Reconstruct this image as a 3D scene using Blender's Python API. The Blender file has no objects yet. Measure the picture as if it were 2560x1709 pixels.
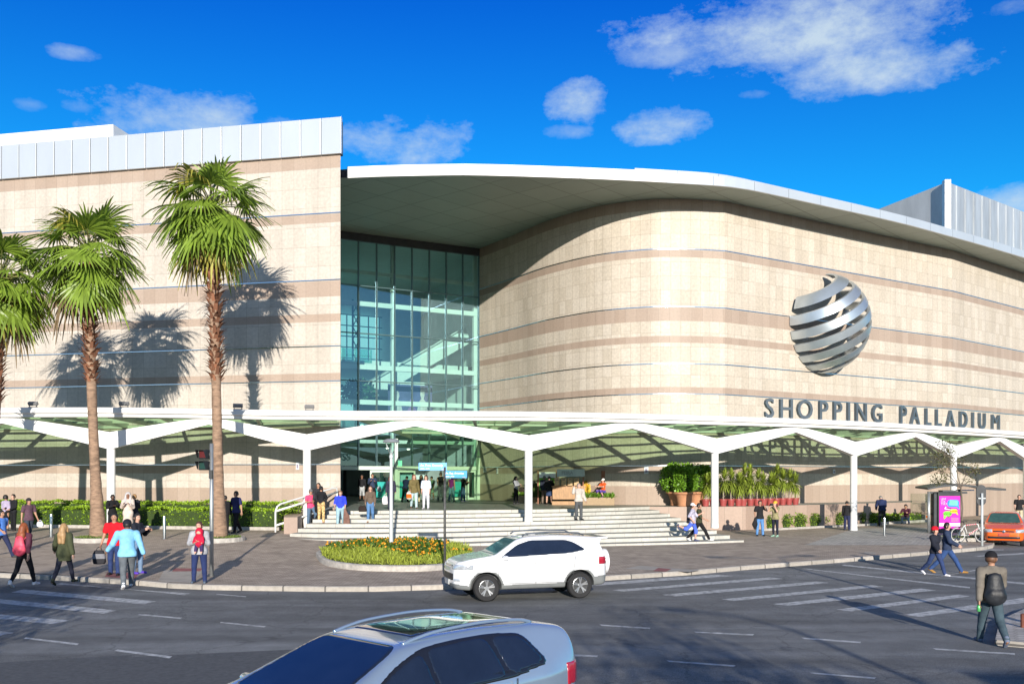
import bpy, bmesh, math, random
import numpy as np
from mathutils import Vector, Matrix
from math import sin, cos, tan, atan2, sqrt, pi, radians as R

random.seed(11); np.random.seed(11)
scene = bpy.context.scene
COL = scene.collection

# ------------------------------------------------------------------ camera
F, CX, YH, EYE = 2400.0, 1280.0, 1185.0, 3.1      # focal length in photo pixels, image centre, eye-level row, eye height
cam_data = bpy.data.cameras.new("camera")
cam_data.sensor_width = 36.0
cam_data.lens = 36.0 * F / 2560.0
cam_data.shift_y = (YH - 854.5) / 2560.0
cam_data.clip_end = 3000
cam = bpy.data.objects.new("camera", cam_data)
cam.location = (0, 0, EYE); cam.rotation_euler = (R(90), 0, 0)
COL.objects.link(cam); scene.camera = cam

# ------------------------------------------------------------------ light
SUN_EL, SUN_AZ = 13.5, -0.10      # elevation in degrees; sideways drift of the shadows per metre of depth
world = bpy.data.worlds.new("World"); scene.world = world; world.use_nodes = True
nt = world.node_tree; nt.nodes.clear()
def N(t, kind, **kw):
    n = t.nodes.new(kind)
    for k, v in kw.items(): setattr(n, k, v)
    return n
out = N(nt, 'ShaderNodeOutputWorld'); bg = N(nt, 'ShaderNodeBackground')
bg.inputs['Strength'].default_value = 0.105
sky = N(nt, 'ShaderNodeTexSky', sky_type='NISHITA', sun_disc=False)
sky.sun_elevation = R(SUN_EL); sky.air_density = 1.0; sky.dust_density = 0.25; sky.ozone_density = 3.0; sky.altitude = 900
to_sun = Vector((-SUN_AZ, -1.0, tan(R(SUN_EL)) * sqrt(1 + SUN_AZ ** 2))).normalized()
sky.sun_rotation = atan2(to_sun.x, to_sun.y)
def math_n(t, op, a, b=None, c=None, clamp=False):
    n = N(t, 'ShaderNodeMath', operation=op); n.use_clamp = clamp
    for i, v in enumerate((a, b, c)):
        if v is None: continue
        if isinstance(v, (int, float)): n.inputs[i].default_value = v
        else: t.links.new(v, n.inputs[i])
    return n.outputs[0]
tc = N(nt, 'ShaderNodeTexCoord'); sep = N(nt, 'ShaderNodeSeparateXYZ'); nt.links.new(tc.outputs['Generated'], sep.inputs[0])
az = math_n(nt, 'ARCTAN2', sep.outputs[0], sep.outputs[1]); el = math_n(nt, 'ARCSINE', sep.outputs[2])
comb = N(nt, 'ShaderNodeCombineXYZ'); nt.links.new(az, comb.inputs[0]); nt.links.new(el, comb.inputs[1])
def noise_w(scale, detail, rough, sx=1, sy=1):
    mp = N(nt, 'ShaderNodeMapping'); mp.inputs['Scale'].default_value = (sx, sy, 1)
    nt.links.new(comb.outputs[0], mp.inputs[0])
    n = N(nt, 'ShaderNodeTexNoise'); n.inputs['Scale'].default_value = scale; n.inputs['Detail'].default_value = detail
    n.inputs['Roughness'].default_value = rough; nt.links.new(mp.outputs[0], n.inputs['Vector']); return n.outputs['Fac']
n1 = noise_w(7.0, 10, 0.60, 1, 1.9); n2 = noise_w(30.0, 8, 0.68, 1, 1.7)
n3 = noise_w(95.0, 6, 0.65, 1, 1.5)
warp = math_n(nt, 'ADD', math_n(nt, 'MULTIPLY', math_n(nt, 'SUBTRACT', n3, 0.5), 0.55), math_n(nt, 'ADD', math_n(nt, 'MULTIPLY', math_n(nt, 'SUBTRACT', n1, 0.5), 3.6), math_n(nt, 'MULTIPLY', math_n(nt, 'SUBTRACT', n2, 0.5), 1.35)))
# clouds as patches of the sky: (azimuth, elevation, half width, half height) in radians, measured off the photograph
def sky_dir(px, py):
    v = Vector(((px - CX) / F, 1.0, (YH - py) / F)).normalized()
    return atan2(v.x, v.y), math.asin(v.z)
CLOUDS = [(2060, 55, 520, 150, 1.0), (2180, 165, 290, 75, .95), (1680, 138, 140, 34, .6), (1440, 258, 82, 66, .95), (1420, 330, 70, 24, .5), (1650, 312, 125, 52, .95),
          (490, 318, 330, 100, .9), (985, 355, 210, 72, .95), (185, 133, 75, 22, .55), (75, 262, 50, 22, .3), (2500, 505, 170, 46, .8),
          (2520, 20, 90, 26, .45), (1880, 236, 60, 16, .4), (200, 268, 60, 20, .4), (3200, 300, 300, 90, .8), (-500, 250, 300, 80, .8)]
dens = None
for (px, py, hw, hh, amt) in CLOUDS:
    a0, e0 = sky_dir(px, py)
    a1, _ = sky_dir(px + hw, py); _, e1 = sky_dir(px, py - hh)
    dx = math_n(nt, 'MULTIPLY', math_n(nt, 'SUBTRACT', az, a0), 1.0 / (a1 - a0))
    dy = math_n(nt, 'MULTIPLY', math_n(nt, 'SUBTRACT', el, e0), 1.0 / (e1 - e0))
    r2 = math_n(nt, 'ADD', math_n(nt, 'MULTIPLY', dx, dx), math_n(nt, 'MULTIPLY', dy, dy))
    d = math_n(nt, 'ADD', math_n(nt, 'SUBTRACT', 0.80, math_n(nt, 'MULTIPLY', r2, 0.85)), warp)
    d = math_n(nt, 'SMOOTH_MIN', math_n(nt, 'MULTIPLY', d, 0.80, clamp=True), 1.0, 0.3)
    d = math_n(nt, 'MULTIPLY', d, amt)
    dens = d if dens is None else math_n(nt, 'MAXIMUM', dens, d)
tint = N(nt, 'ShaderNodeMix', data_type='RGBA', blend_type='MULTIPLY'); tint.inputs[0].default_value = 1.0
nt.links.new(sky.outputs[0], tint.inputs[6]); # deep polarised blue away from the sun, plain sky towards it
sdot = N(nt, 'ShaderNodeVectorMath', operation='DOT_PRODUCT'); nt.links.new(tc.outputs['Generated'], sdot.inputs[0]); sdot.inputs[1].default_value = to_sun
smr = N(nt, 'ShaderNodeMapRange'); smr.inputs[1].default_value = -0.55; smr.inputs[2].default_value = 0.55; nt.links.new(sdot.outputs['Value'], smr.inputs[0])
tsel = N(nt, 'ShaderNodeMix', data_type='RGBA'); 
eg = N(nt, 'ShaderNodeMapRange'); eg.inputs[1].default_value = 0.24; eg.inputs[2].default_value = 0.46; nt.links.new(el, eg.inputs[0])
tfr = N(nt, 'ShaderNodeMix', data_type='RGBA'); tfr.inputs[6].default_value = (0.06, 0.92, 1.30, 1); tfr.inputs[7].default_value = (0.015, 0.46, 1.28, 1)
nt.links.new(eg.outputs[0], tfr.inputs[0]); nt.links.new(tfr.outputs[2], tsel.inputs[6]); tsel.inputs[7].default_value = (0.92, 1.0, 1.12, 1)
nt.links.new(smr.outputs[0], tsel.inputs[0]); nt.links.new(tsel.outputs[2], tint.inputs[7])
cmix = N(nt, 'ShaderNodeMix', data_type='RGBA'); ccol = N(nt, 'ShaderNodeMix', data_type='RGBA')
ccol.inputs[6].default_value = (2.9, 4.1, 5.0, 1); ccol.inputs[7].default_value = (5.2, 5.9, 6.3, 1)
nt.links.new(n1, ccol.inputs[0]); nt.links.new(math_n(nt, 'MULTIPLY', dens, 0.92), cmix.inputs[0])
nt.links.new(tint.outputs[2], cmix.inputs[6]); nt.links.new(ccol.outputs[2], cmix.inputs[7])
nt.links.new(cmix.outputs[2], bg.inputs['Color']); nt.links.new(bg.outputs[0], out.inputs[0])

sun_d = bpy.data.lights.new("sun", 'SUN'); sun_d.energy = 4.6; sun_d.angle = R(0.5); sun_d.color = (1.0, 0.93, 0.83)
sun = bpy.data.objects.new("sun", sun_d); COL.objects.link(sun)
sun.rotation_euler = to_sun.to_track_quat('Z', 'Y').to_euler(); sun.location = (20, -60, 40)
vs = scene.view_settings; vs.view_transform = 'Standard'; vs.look = 'None'; vs.exposure = 0.50; vs.gamma = 1; vs.use_curve_mapping = False
cy = scene.cycles
cy.max_bounces = 8; cy.transparent_max_bounces = 16; cy.caustics_reflective = False; cy.caustics_refractive = False
cy.use_denoising = True; cy.sample_clamp_indirect = 6

# ------------------------------------------------------------------ ground heights and survey helpers
def sm(t):
    t = min(1.0, max(0.0, t)); return t * t * (3 - 2 * t)
def road_z(x, y):
    return -0.02 + 0.002 * (min(max(y, -20), 80) - 25)
def walk_z(x, y):
    return road_z(x, y) + 0.13 + 0.45 * sm((y - 27) / 14) * sm((5 - x) / 16)
PLAT = 1.40
def at(px, py, Y):
    return Vector(((px - CX) / F * Y, Y, EYE - (py - YH) / F * Y))
def site(px, py, h=walk_z):
    z = 0.1
    for _ in range(40):
        Y = (EYE - z) * F / (py - YH); X = (px - CX) / F * Y
        z = 0.5 * (z + (h(X, Y) if callable(h) else h))
    return Vector((X, Y, z))
def px_scale(Y): return F / Y

# ------------------------------------------------------------------ materials
_mats = {}
def mat(name, col, rough=.6, metal=0.0, var=.10, scale=3.0, bump=0.0, bscale=40.0, spec=.5, coat=0.0, island=0.0, stretch=(1, 1, 1), trans=0.0):
    if name in _mats: return _mats[name]
    m = bpy.data.materials.new(name); m.use_nodes = True; t = m.node_tree
    p = t.nodes['Principled BSDF']
    p.inputs['Roughness'].default_value = rough; p.inputs['Metallic'].default_value = metal
    p.inputs['Specular IOR Level'].default_value = spec
    if coat: p.inputs['Coat Weight'].default_value = coat; p.inputs['Coat Roughness'].default_value = .05
    tcn = N(t, 'ShaderNodeTexCoord'); mp = N(t, 'ShaderNodeMapping'); mp.inputs['Scale'].default_value = stretch
    t.links.new(tcn.outputs['Object'], mp.inputs[0])
    no = N(t, 'ShaderNodeTexNoise'); no.inputs['Scale'].default_value = scale; no.inputs['Detail'].default_value = 6; no.inputs['Roughness'].default_value = .6
    t.links.new(mp.outputs[0], no.inputs['Vector'])
    fac = no.outputs['Fac']
    if island:
        g = N(t, 'ShaderNodeNewGeometry')
        fac = math_n(t, 'ADD', math_n(t, 'MULTIPLY', g.outputs['Random Per Island'], island), math_n(t, 'MULTIPLY', fac, 1 - island))
    rmp = N(t, 'ShaderNodeMapRange'); rmp.inputs[1].default_value = .3 if not island else .1; rmp.inputs[2].default_value = .7 if not island else .9
    t.links.new(fac, rmp.inputs[0])
    mx = N(t, 'ShaderNodeMix', data_type='RGBA'); t.links.new(rmp.outputs[0], mx.inputs[0])
    mx.inputs[6].default_value = [c * (1 - var) for c in col] + [1]; mx.inputs[7].default_value = [min(1, c * (1 + var)) for c in col] + [1]
    t.links.new(mx.outputs[2], p.inputs['Base Color'])
    if trans:
        # thin leaf: some light passes through
        tr = N(t, 'ShaderNodeBsdfTranslucent'); t.links.new(mx.outputs[2], tr.inputs[0])
        ms = N(t, 'ShaderNodeMixShader'); ms.inputs[0].default_value = trans
        o = t.nodes['Material Output']; t.links.new(p.outputs[0], ms.inputs[1]); t.links.new(tr.outputs[0], ms.inputs[2]); t.links.new(ms.outputs[0], o.inputs[0])
    if bump:
        b = N(t, 'ShaderNodeBump'); b.inputs['Strength'].default_value = bump; b.inputs['Distance'].default_value = .02
        n2_ = N(t, 'ShaderNodeTexNoise'); n2_.inputs['Scale'].default_value = bscale; n2_.inputs['Detail'].default_value = 4
        t.links.new(mp.outputs[0], n2_.inputs['Vector']); t.links.new(n2_.outputs['Fac'], b.inputs['Height']); t.links.new(b.outputs[0], p.inputs['Normal'])
    _mats[name] = m
    return m

def tile_mat(name, c1, c2, mortar, w, h, msize=.008, rough=.55, grain=.18, gscale=9.0, uv=True, offset=0.0, stain=.0, spec=.4, smooth=.1):
    """stone slabs / pavers: one tone per slab, dark joints, mineral grain"""
    if name in _mats: return _mats[name]
    m = bpy.data.materials.new(name); m.use_nodes = True; t = m.node_tree; p = t.nodes['Principled BSDF']
    p.inputs['Roughness'].default_value = rough; p.inputs['Specular IOR Level'].default_value = spec
    tcn = N(t, 'ShaderNodeTexCoord'); vec = tcn.outputs['UV' if uv else 'Object']
    br = N(t, 'ShaderNodeTexBrick'); br.offset = offset; br.squash = 1.0
    br.inputs['Scale'].default_value = 1.0; br.inputs['Brick Width'].default_value = w; br.inputs['Row Height'].default_value = h
    br.inputs['Mortar Size'].default_value = msize; br.inputs['Mortar Smooth'].default_value = smooth; br.inputs['Bias'].default_value = 0.0
    br.inputs['Color1'].default_value = list(c1) + [1]; br.inputs['Color2'].default_value = list(c2) + [1]; br.inputs['Mortar'].default_value = list(mortar) + [1]
    t.links.new(vec, br.inputs['Vector'])
    no = N(t, 'ShaderNodeTexNoise'); no.inputs['Scale'].default_value = gscale; no.inputs['Detail'].default_value = 8; no.inputs['Roughness'].default_value = .7
    t.links.new(vec, no.inputs['Vector'])
    g = N(t, 'ShaderNodeMapRange'); g.inputs[1].default_value = .25; g.inputs[2].default_value = .75; g.inputs[3].default_value = 1 - grain; g.inputs[4].default_value = 1 + grain
    t.links.new(no.outputs['Fac'], g.inputs[0])
    fac = g.outputs[0]
    if stain:
        mp = N(t, 'ShaderNodeMapping'); mp.inputs['Scale'].default_value = (1.2, .12, 1); t.links.new(vec, mp.inputs[0])
        ns = N(t, 'ShaderNodeTexNoise'); ns.inputs['Scale'].default_value = 1.0; ns.inputs['Detail'].default_value = 5; t.links.new(mp.outputs[0], ns.inputs['Vector'])
        g2 = N(t, 'ShaderNodeMapRange'); g2.inputs[1].default_value = .35; g2.inputs[2].default_value = .65; g2.inputs[3].default_value = 1 - stain; g2.inputs[4].default_value = 1.02
        t.links.new(ns.outputs['Fac'], g2.inputs[0]); fac = math_n(t, 'MULTIPLY', fac, g2.outputs[0])
    mx = N(t, 'ShaderNodeMix', data_type='RGBA', blend_type='MULTIPLY'); mx.inputs[0].default_value = 1
    t.links.new(br.outputs['Color'], mx.inputs[6]); cb = N(t, 'ShaderNodeCombineColor')
    for i in range(3): t.links.new(fac, cb.inputs[i])
    t.links.new(cb.outputs[0], mx.inputs[7]); t.links.new(mx.outputs[2], p.inputs['Base Color'])
    _mats[name] = m
    return m

def emis(name, col, s=1.0):
    if name in _mats: return _mats[name]
    m = bpy.data.materials.new(name); m.use_nodes = True; p = m.node_tree.nodes['Principled BSDF']
    p.inputs['Base Color'].default_value = list(col) + [1]; p.inputs['Emission Color'].default_value = list(col) + [1]; p.inputs['Emission Strength'].default_value = s
    _mats[name] = m; return m

def glass_mat(name, tint, gloss=(1, 1, 1), f0=.12, f1=.7, rough=.0):
    if name in _mats: return _mats[name]
    m = bpy.data.materials.new(name); m.use_nodes = True; t = m.node_tree; t.nodes.clear()
    o = N(t, 'ShaderNodeOutputMaterial'); tr = N(t, 'ShaderNodeBsdfTransparent'); tr.inputs[0].default_value = list(tint) + [1]
    gl = N(t, 'ShaderNodeBsdfGlossy'); gl.inputs['Color'].default_value = list(gloss) + [1]; gl.inputs['Roughness'].default_value = rough
    lw = N(t, 'ShaderNodeLayerWeight'); lw.inputs[0].default_value = .35
    mr = N(t, 'ShaderNodeMapRange'); mr.inputs[3].default_value = f0; mr.inputs[4].default_value = f1; t.links.new(lw.outputs['Fresnel'], mr.inputs[0])
    ms = N(t, 'ShaderNodeMixShader'); t.links.new(mr.outputs[0], ms.inputs[0]); t.links.new(tr.outputs[0], ms.inputs[1]); t.links.new(gl.outputs[0], ms.inputs[2])
    t.links.new(ms.outputs[0], o.inputs[0]); _mats[name] = m; return m

# ------------------------------------------------------------------ objects
def tag(o, label=None, cat=None, group=None, kind=None):
    if label: o['label'] = label
    if cat: o['category'] = cat
    if group: o['group'] = group
    if kind: o['kind'] = kind
    return o
def empty(name, loc, label=None, cat=None, group=None, rz=0.0):
    o = bpy.data.objects.new(name, None); o.empty_display_size = .3; o.location = loc; o.rotation_euler = (0, 0, rz); COL.objects.link(o)
    return tag(o, label, cat, group)

class MB:
    """collects polygons (local or world coordinates) and links them as one mesh object"""
    def __init__(s): s.v = []; s.f = []; s.m = []; s.uv = []; s.has_uv = False
    def add(s, vs, fs, mi=0, uvs=None):
        b = len(s.v); s.v += [tuple(v) for v in vs]
        for k, f in enumerate(fs):
            s.f.append([b + i for i in f]); s.m.append(mi)
            if uvs is not None: s.uv.append(uvs[k]); s.has_uv = True
            else: s.uv.append([(0, 0)] * len(f))
        return s
    def box(s, c, d, rz=0.0, mi=0, ax=None):
        c = Vector(c); hx, hy, hz = d[0] / 2, d[1] / 2, d[2] / 2
        if ax is None: ex, ey, ez = Vector((cos(rz), sin(rz), 0)), Vector((-sin(rz), cos(rz), 0)), Vector((0, 0, 1))
        else: ex, ey, ez = ax
        vs = [c + ex * (hx * a) + ey * (hy * b) + ez * (hz * e) for e in (-1, 1) for a, b in ((-1, -1), (1, -1), (1, 1), (-1, 1))]
        return s.add(vs, [(3, 2, 1, 0), (4, 5, 6, 7), (0, 1, 5, 4), (1, 2, 6, 5), (2, 3, 7, 6), (3, 0, 4, 7)], mi)
    def beam(s, a, b, w, h, mi=0, up=(0, 0, 1)):
        a, b = Vector(a), Vector(b); d = b - a; L = d.length
        if L < 1e-6: return s
        ex = d / L; ey = Vector(up).cross(ex)
        if ey.length < 1e-4: ey = Vector((0, 1, 0)).cross(ex)
        ey.normalize(); ez = ex.cross(ey)
        return s.box((a + b) / 2, (L, w, h), ax=(ex, ey, ez), mi=mi)
    def tube(s, pts, rad, n=8, mi=0, cap=True):
        pts = [Vector(p) for p in pts]
        if not hasattr(rad, '__len__'): rad = [rad] * len(pts)
        vs, fs = [], []; prev = None
        for i, p in enumerate(pts):
            d = (pts[min(i + 1, len(pts) - 1)] - pts[max(i - 1, 0)]).normalized()
            if prev is None:
                u = d.orthogonal().normalized()
            else:
                u = (prev - d * prev.dot(d))
                u = u.normalized() if u.length > 1e-5 else d.orthogonal().normalized()
            prev = u; w = d.cross(u)
            for k in range(n):
                a = 2 * pi * k / n; vs.append(p + (u * cos(a) + w * sin(a)) * rad[i])
        for i in range(len(pts) - 1):
            for k in range(n):
                k2 = (k + 1) % n; fs.append((i * n + k, i * n + k2, (i + 1) * n + k2, (i + 1) * n + k))
        if cap: fs.append(tuple(reversed(range(n)))); fs.append(tuple((len(pts) - 1) * n + k for k in range(n)))
        return s.add(vs, fs, mi)
    def lathe(s, prof, n=20, c=(0, 0, 0), mi=0, axis='z'):
        c = Vector(c); vs, fs = [], []
        for r, z in prof:
            for k in range(n):
                a = 2 * pi * k / n
                p = (r * cos(a), r * sin(a), z)
                if axis == 'y': p = (p[0], z, p[1])
                vs.append(c + Vector(p))
        for i in range(len(prof) - 1):
            for k in range(n):
                k2 = (k + 1) % n
                q = (i * n + k, i * n + k2, (i + 1) * n + k2, (i + 1) * n + k)
                fs.append(q if axis == 'z' else tuple(reversed(q)))
        return s.add(vs, fs, mi)
    def prism(s, poly, z0, z1, mi=0, mtop=None, uvs=False):
        """poly: counter-clockwise (x, y); z0/z1 numbers or callables of (x, y)"""
        g = lambda z, p: z(p[0], p[1]) if callable(z) else z
        n = len(poly); vs = [(p[0], p[1], g(z0, p)) for p in poly] + [(p[0], p[1], g(z1, p)) for p in poly]
        L = [0]
        for i in range(n): L.append(L[-1] + (Vector(poly[(i + 1) % n]) - Vector(poly[i])).length)
        fs = [(i, (i + 1) % n, n + (i + 1) % n, n + i) for i in range(n)]
        s.add(vs, fs, mi, [[(L[i], vs[i][2]), (L[i + 1], vs[i][2]), (L[i + 1], vs[n + i][2]), (L[i], vs[n + i][2])] for i in range(n)])
        s.add(vs[n:], [tuple(range(n))], mi if mtop is None else mtop, [[(p[0], p[1]) for p in poly]])
        s.add(vs[:n], [tuple(reversed(range(n)))], mi, [[(p[0], p[1]) for p in reversed(poly)]])
        return s
    def build(s, name, mats, parent=None, smooth=False, auto=None, bevel=0.0):
        me = bpy.data.meshes.new(name); me.from_pydata(s.v, [], s.f); 
        if not isinstance(mats, (list, tuple)): mats = [mats]
        for m in mats: me.materials.append(m)
        me.polygons.foreach_set('material_index', s.m)
        if s.has_uv:
            ul = me.uv_layers.new(name='UVMap'); flat = [c for f in s.uv for p in f for c in p]; ul.data.foreach_set('uv', flat)
        if smooth: me.polygons.foreach_set('use_smooth', [True] * len(me.polygons))
        me.validate(); me.update()
        if auto is not None:
            try: me.set_sharp_from_angle(angle=R(auto))
            except Exception: pass
        o = bpy.data.objects.new(name, me); COL.objects.link(o)
        if bevel:
            b = o.modifiers.new('bevel', 'BEVEL'); b.width = bevel; b.segments = 2; b.limit_method = 'ANGLE'
        if parent is not None: o.parent = parent
        return o

def np_mesh(name, V, Q, mats, parent=None, smooth=True, mi=None):
    """mesh from arrays of vertices and quads"""
    me = bpy.data.meshes.new(name); V = np.asarray(V, dtype=np.float32); Q = np.asarray(Q, dtype=np.int32)
    me.vertices.add(len(V)); me.vertices.foreach_set('co', V.ravel())
    k = Q.shape[1]; me.loops.add(Q.size); me.loops.foreach_set('vertex_index', Q.ravel())
    me.polygons.add(len(Q)); me.polygons.foreach_set('loop_start', np.arange(0, Q.size, k, dtype=np.int32))
    me.polygons.foreach_set('loop_total', np.full(len(Q), k, dtype=np.int32))
    if not isinstance(mats, (list, tuple)): mats = [mats]
    for m in mats: me.materials.append(m)
    if mi is not None: me.polygons.foreach_set('material_index', np.asarray(mi, dtype=np.int32))
    if smooth: me.polygons.foreach_set('use_smooth', np.ones(len(Q), dtype=bool))
    me.update(calc_edges=True); me.validate()
    o = bpy.data.objects.new(name, me); COL.objects.link(o)
    if parent is not None: o.parent = parent
    return o

def copy_tree(o, parent=None):
    c = o.copy(); COL.objects.link(c)
    if parent is not None: c.parent = parent
    for ch in o.children: copy_tree(ch, c)
    return c

def text_mesh(txt, size, depth, bold=0.0, align='CENTER', flat=False):
    """flat letters as arrays (x right, y up, z out)"""
    cu = bpy.data.curves.new('t', 'FONT'); cu.body = txt; cu.size = size; cu.extrude = depth / 2; cu.align_x = align; cu.offset = bold; cu.resolution_u = 3
    ob = bpy.data.objects.new('t', cu); COL.objects.link(ob)
    bpy.context.view_layer.update()
    me = bpy.data.meshes.new_from_object(ob.evaluated_get(bpy.context.evaluated_depsgraph_get()))
    vs = [tuple(v.co) for v in me.vertices]; fs = [tuple(p.vertices) for p in me.polygons]
    bpy.data.objects.remove(ob); bpy.data.curves.remove(cu); bpy.data.meshes.remove(me)
    return vs, fs

def leaf_quads(P, D, size, ratio=.55, jitter=.8):
    """one small bent leaf per point; D is the outward direction"""
    n = len(P); rnd = np.random.normal(size=(n, 3)); D = D + rnd * jitter
    D /= np.linalg.norm(D, axis=1)[:, None] + 1e-9
    S = np.cross(D, np.random.normal(size=(n, 3))); S /= np.linalg.norm(S, axis=1)[:, None] + 1e-9
    sz = size * np.random.uniform(.65, 1.3, (n, 1))
    a = P; b = P + D * sz * .5 + S * sz * ratio * .5; c = P + D * sz; d = P + D * sz * .5 - S * sz * ratio * .5
    V = np.stack([a, b, c, d], 1).reshape(-1, 3); Q = np.arange(4 * n).reshape(-1, 4)
    return V, Q

# ------------------------------------------------------------------ implicit surfaces (people, cars)
def surface_nets(f, lo, h):
    """smooth quad mesh of the zero level of a sampled field"""
    s = f < 0; nx, ny, nz = f.shape
    cnt = np.zeros((nx - 1, ny - 1, nz - 1), np.int16); acc = np.zeros((nx - 1, ny - 1, nz - 1, 3), np.float32)
    sl = lambda o, n: slice(o, n - 1 + o)
    for ax in range(3):
        o1, o2 = [(1, 2), (0, 2), (0, 1)][ax]
        for a in (0, 1):
            for b in (0, 1):
                off0 = [0, 0, 0]; off0[o1] = a; off0[o2] = b; off1 = list(off0); off1[ax] = 1
                A = f[sl(off0[0], nx), sl(off0[1], ny), sl(off0[2], nz)]; B = f[sl(off1[0], nx), sl(off1[1], ny), sl(off1[2], nz)]
                cr = (A < 0) != (B < 0)
                if not cr.any(): continue
                t = np.where(cr, A / np.where(cr, A - B, 1), 0)
                cnt += cr
                for k in range(3):
                    acc[..., k] += np.where(cr, off0[k] + (t if k == ax else 0), 0)
    act = cnt > 0; idx = -np.ones(cnt.shape, np.int64); ii = np.argwhere(act)
    if len(ii) == 0: return np.zeros((0, 3)), np.zeros((0, 4), int)
    idx[act] = np.arange(len(ii)); V = (acc[act] / cnt[act][:, None] + ii) * h + np.asarray(lo)
    Qs = []
    for ax in range(3):
        o1, o2 = [(1, 2), (2, 0), (0, 1)][ax]
        g = [slice(None)] * 3; g2 = [slice(None)] * 3; g[ax] = slice(0, -1); g2[ax] = slice(1, None)
        c = s[tuple(g)] != s[tuple(g2)]
        e = np.argwhere(c); e = e[(e[:, o1] > 0) & (e[:, o2] > 0) & (e[:, o1] < f.shape[o1] - 1) & (e[:, o2] < f.shape[o2] - 1)]
        if len(e) == 0: continue
        u = np.zeros(3, int); u[o1] = 1; w = np.zeros(3, int); w[o2] = 1
        get = lambda q: idx[q[:, 0], q[:, 1], q[:, 2]]
        q = np.stack([get(e - u - w), get(e - w), get(e), get(e - u)], 1)
        flip = ~s[e[:, 0], e[:, 1], e[:, 2]]
        q[flip] = q[flip][:, ::-1]; Qs.append(q)
    Q = np.concatenate(Qs); Q = Q[(Q >= 0).all(1)]
    return V, Q
# ================================================================== SETTING
asphalt = tile_mat('asphalt', (.152, .154, .150), (.172, .173, .168), (.162, .163, .158), 900, 900, 0, .85, .30, 1.2, uv=False)
def _asphalt_detail():
    t = asphalt.node_tree; p = t.nodes['Principled BSDF']; tcn = N(t, 'ShaderNodeTexCoord')
    n = N(t, 'ShaderNodeTexNoise'); n.inputs['Scale'].default_value = 60; n.inputs['Detail'].default_value = 4; t.links.new(tcn.outputs['Object'], n.inputs['Vector'])
    src = p.inputs['Base Color'].links[0].from_socket
    mr = N(t, 'ShaderNodeMapRange'); mr.inputs[1].default_value = .35; mr.inputs[2].default_value = .7; mr.inputs[3].default_value = .62; mr.inputs[4].default_value = 1.5; t.links.new(n.outputs['Fac'], mr.inputs[0])
    # wear running along the lanes
    mp = N(t, 'ShaderNodeMapping'); mp.inputs['Scale'].default_value = (.04, .42, 1); mp.inputs['Rotation'].default_value = (0, 0, R(-6)); t.links.new(tcn.outputs['Object'], mp.inputs[0])
    w = N(t, 'ShaderNodeTexNoise'); w.inputs['Scale'].default_value = 1.6; w.inputs['Detail'].default_value = 5; t.links.new(mp.outputs[0], w.inputs['Vector'])
    mw = N(t, 'ShaderNodeMapRange'); mw.inputs[1].default_value = .35; mw.inputs[2].default_value = .65; mw.inputs[3].default_value = .75; mw.inputs[4].default_value = 1.4; t.links.new(w.outputs['Fac'], mw.inputs[0])
    f = math_n(t, 'MULTIPLY', mr.outputs[0], mw.outputs[0])
    # hairline cracks
    v = N(t, 'ShaderNodeTexVoronoi', feature='DISTANCE_TO_EDGE'); v.inputs['Scale'].default_value = .35
    nd = N(t, 'ShaderNodeTexNoise'); nd.inputs['Scale'].default_value = 1.5; nd.inputs['Detail'].default_value = 4; t.links.new(tcn.outputs['Object'], nd.inputs['Vector'])
    va = N(t, 'ShaderNodeVectorMath', operation='MULTIPLY_ADD'); va.inputs[1].default_value = (.9, .9, .9); t.links.new(nd.outputs['Color'], va.inputs[0]); t.links.new(tcn.outputs['Object'], va.inputs[2]); t.links.new(va.outputs[0], v.inputs['Vector'])
    ck = N(t, 'ShaderNodeMapRange'); ck.inputs[1].default_value = 0; ck.inputs[2].default_value = .012; ck.inputs[3].default_value = .65; ck.inputs[4].default_value = 1; t.links.new(v.outputs['Distance'], ck.inputs[0])
    f = math_n(t, 'MULTIPLY', f, ck.outputs[0])
    mx = N(t, 'ShaderNodeMix', data_type='RGBA', blend_type='MULTIPLY'); mx.inputs[0].default_value = 1; cb = N(t, 'ShaderNodeCombineColor')
    for i in range(3): t.links.new(f, cb.inputs[i])
    t.links.new(src, mx.inputs[6]); t.links.new(cb.outputs[0], mx.inputs[7]); t.links.new(mx.outputs[2], p.inputs['Base Color'])
    b = N(t, 'ShaderNodeBump'); b.inputs['Strength'].default_value = .35; b.inputs['Distance'].default_value = .01; t.links.new(n.outputs['Fac'], b.inputs['Height']); t.links.new(b.outputs[0], p.inputs['Normal'])
_asphalt_detail()
paver = tile_mat('grey_red_pavers', (.385, .305, .240), (.51, .415, .330), (.25, .21, .17), .22, .11, .012, .8, .35, 1.4, uv=False, offset=.5, spec=.25)
paver_grey = tile_mat('grey_pavers', (.40, .37, .33), (.54, .50, .45), (.25, .23, .2), .2, .2, .012, .8, .3, 1.5, uv=False, offset=.5, spec=.25)
paver_pale = mat('pale_concrete_slab', (.40, .36, .31), .85, var=.18, scale=2)
paver_red = mat('red_painted_concrete', (.30, .10, .10), .8, var=.25, scale=4)
kerb_m = tile_mat('granite_kerb', (.34, .31, .27), (.44, .40, .35), (.12, .11, .10), 1.15, 30, .022, .8, .25, 6, uv=True, spec=.3)
paint_w = mat('worn_white_road_paint', (.60, .60, .58), .75, var=.15, scale=7)
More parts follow.
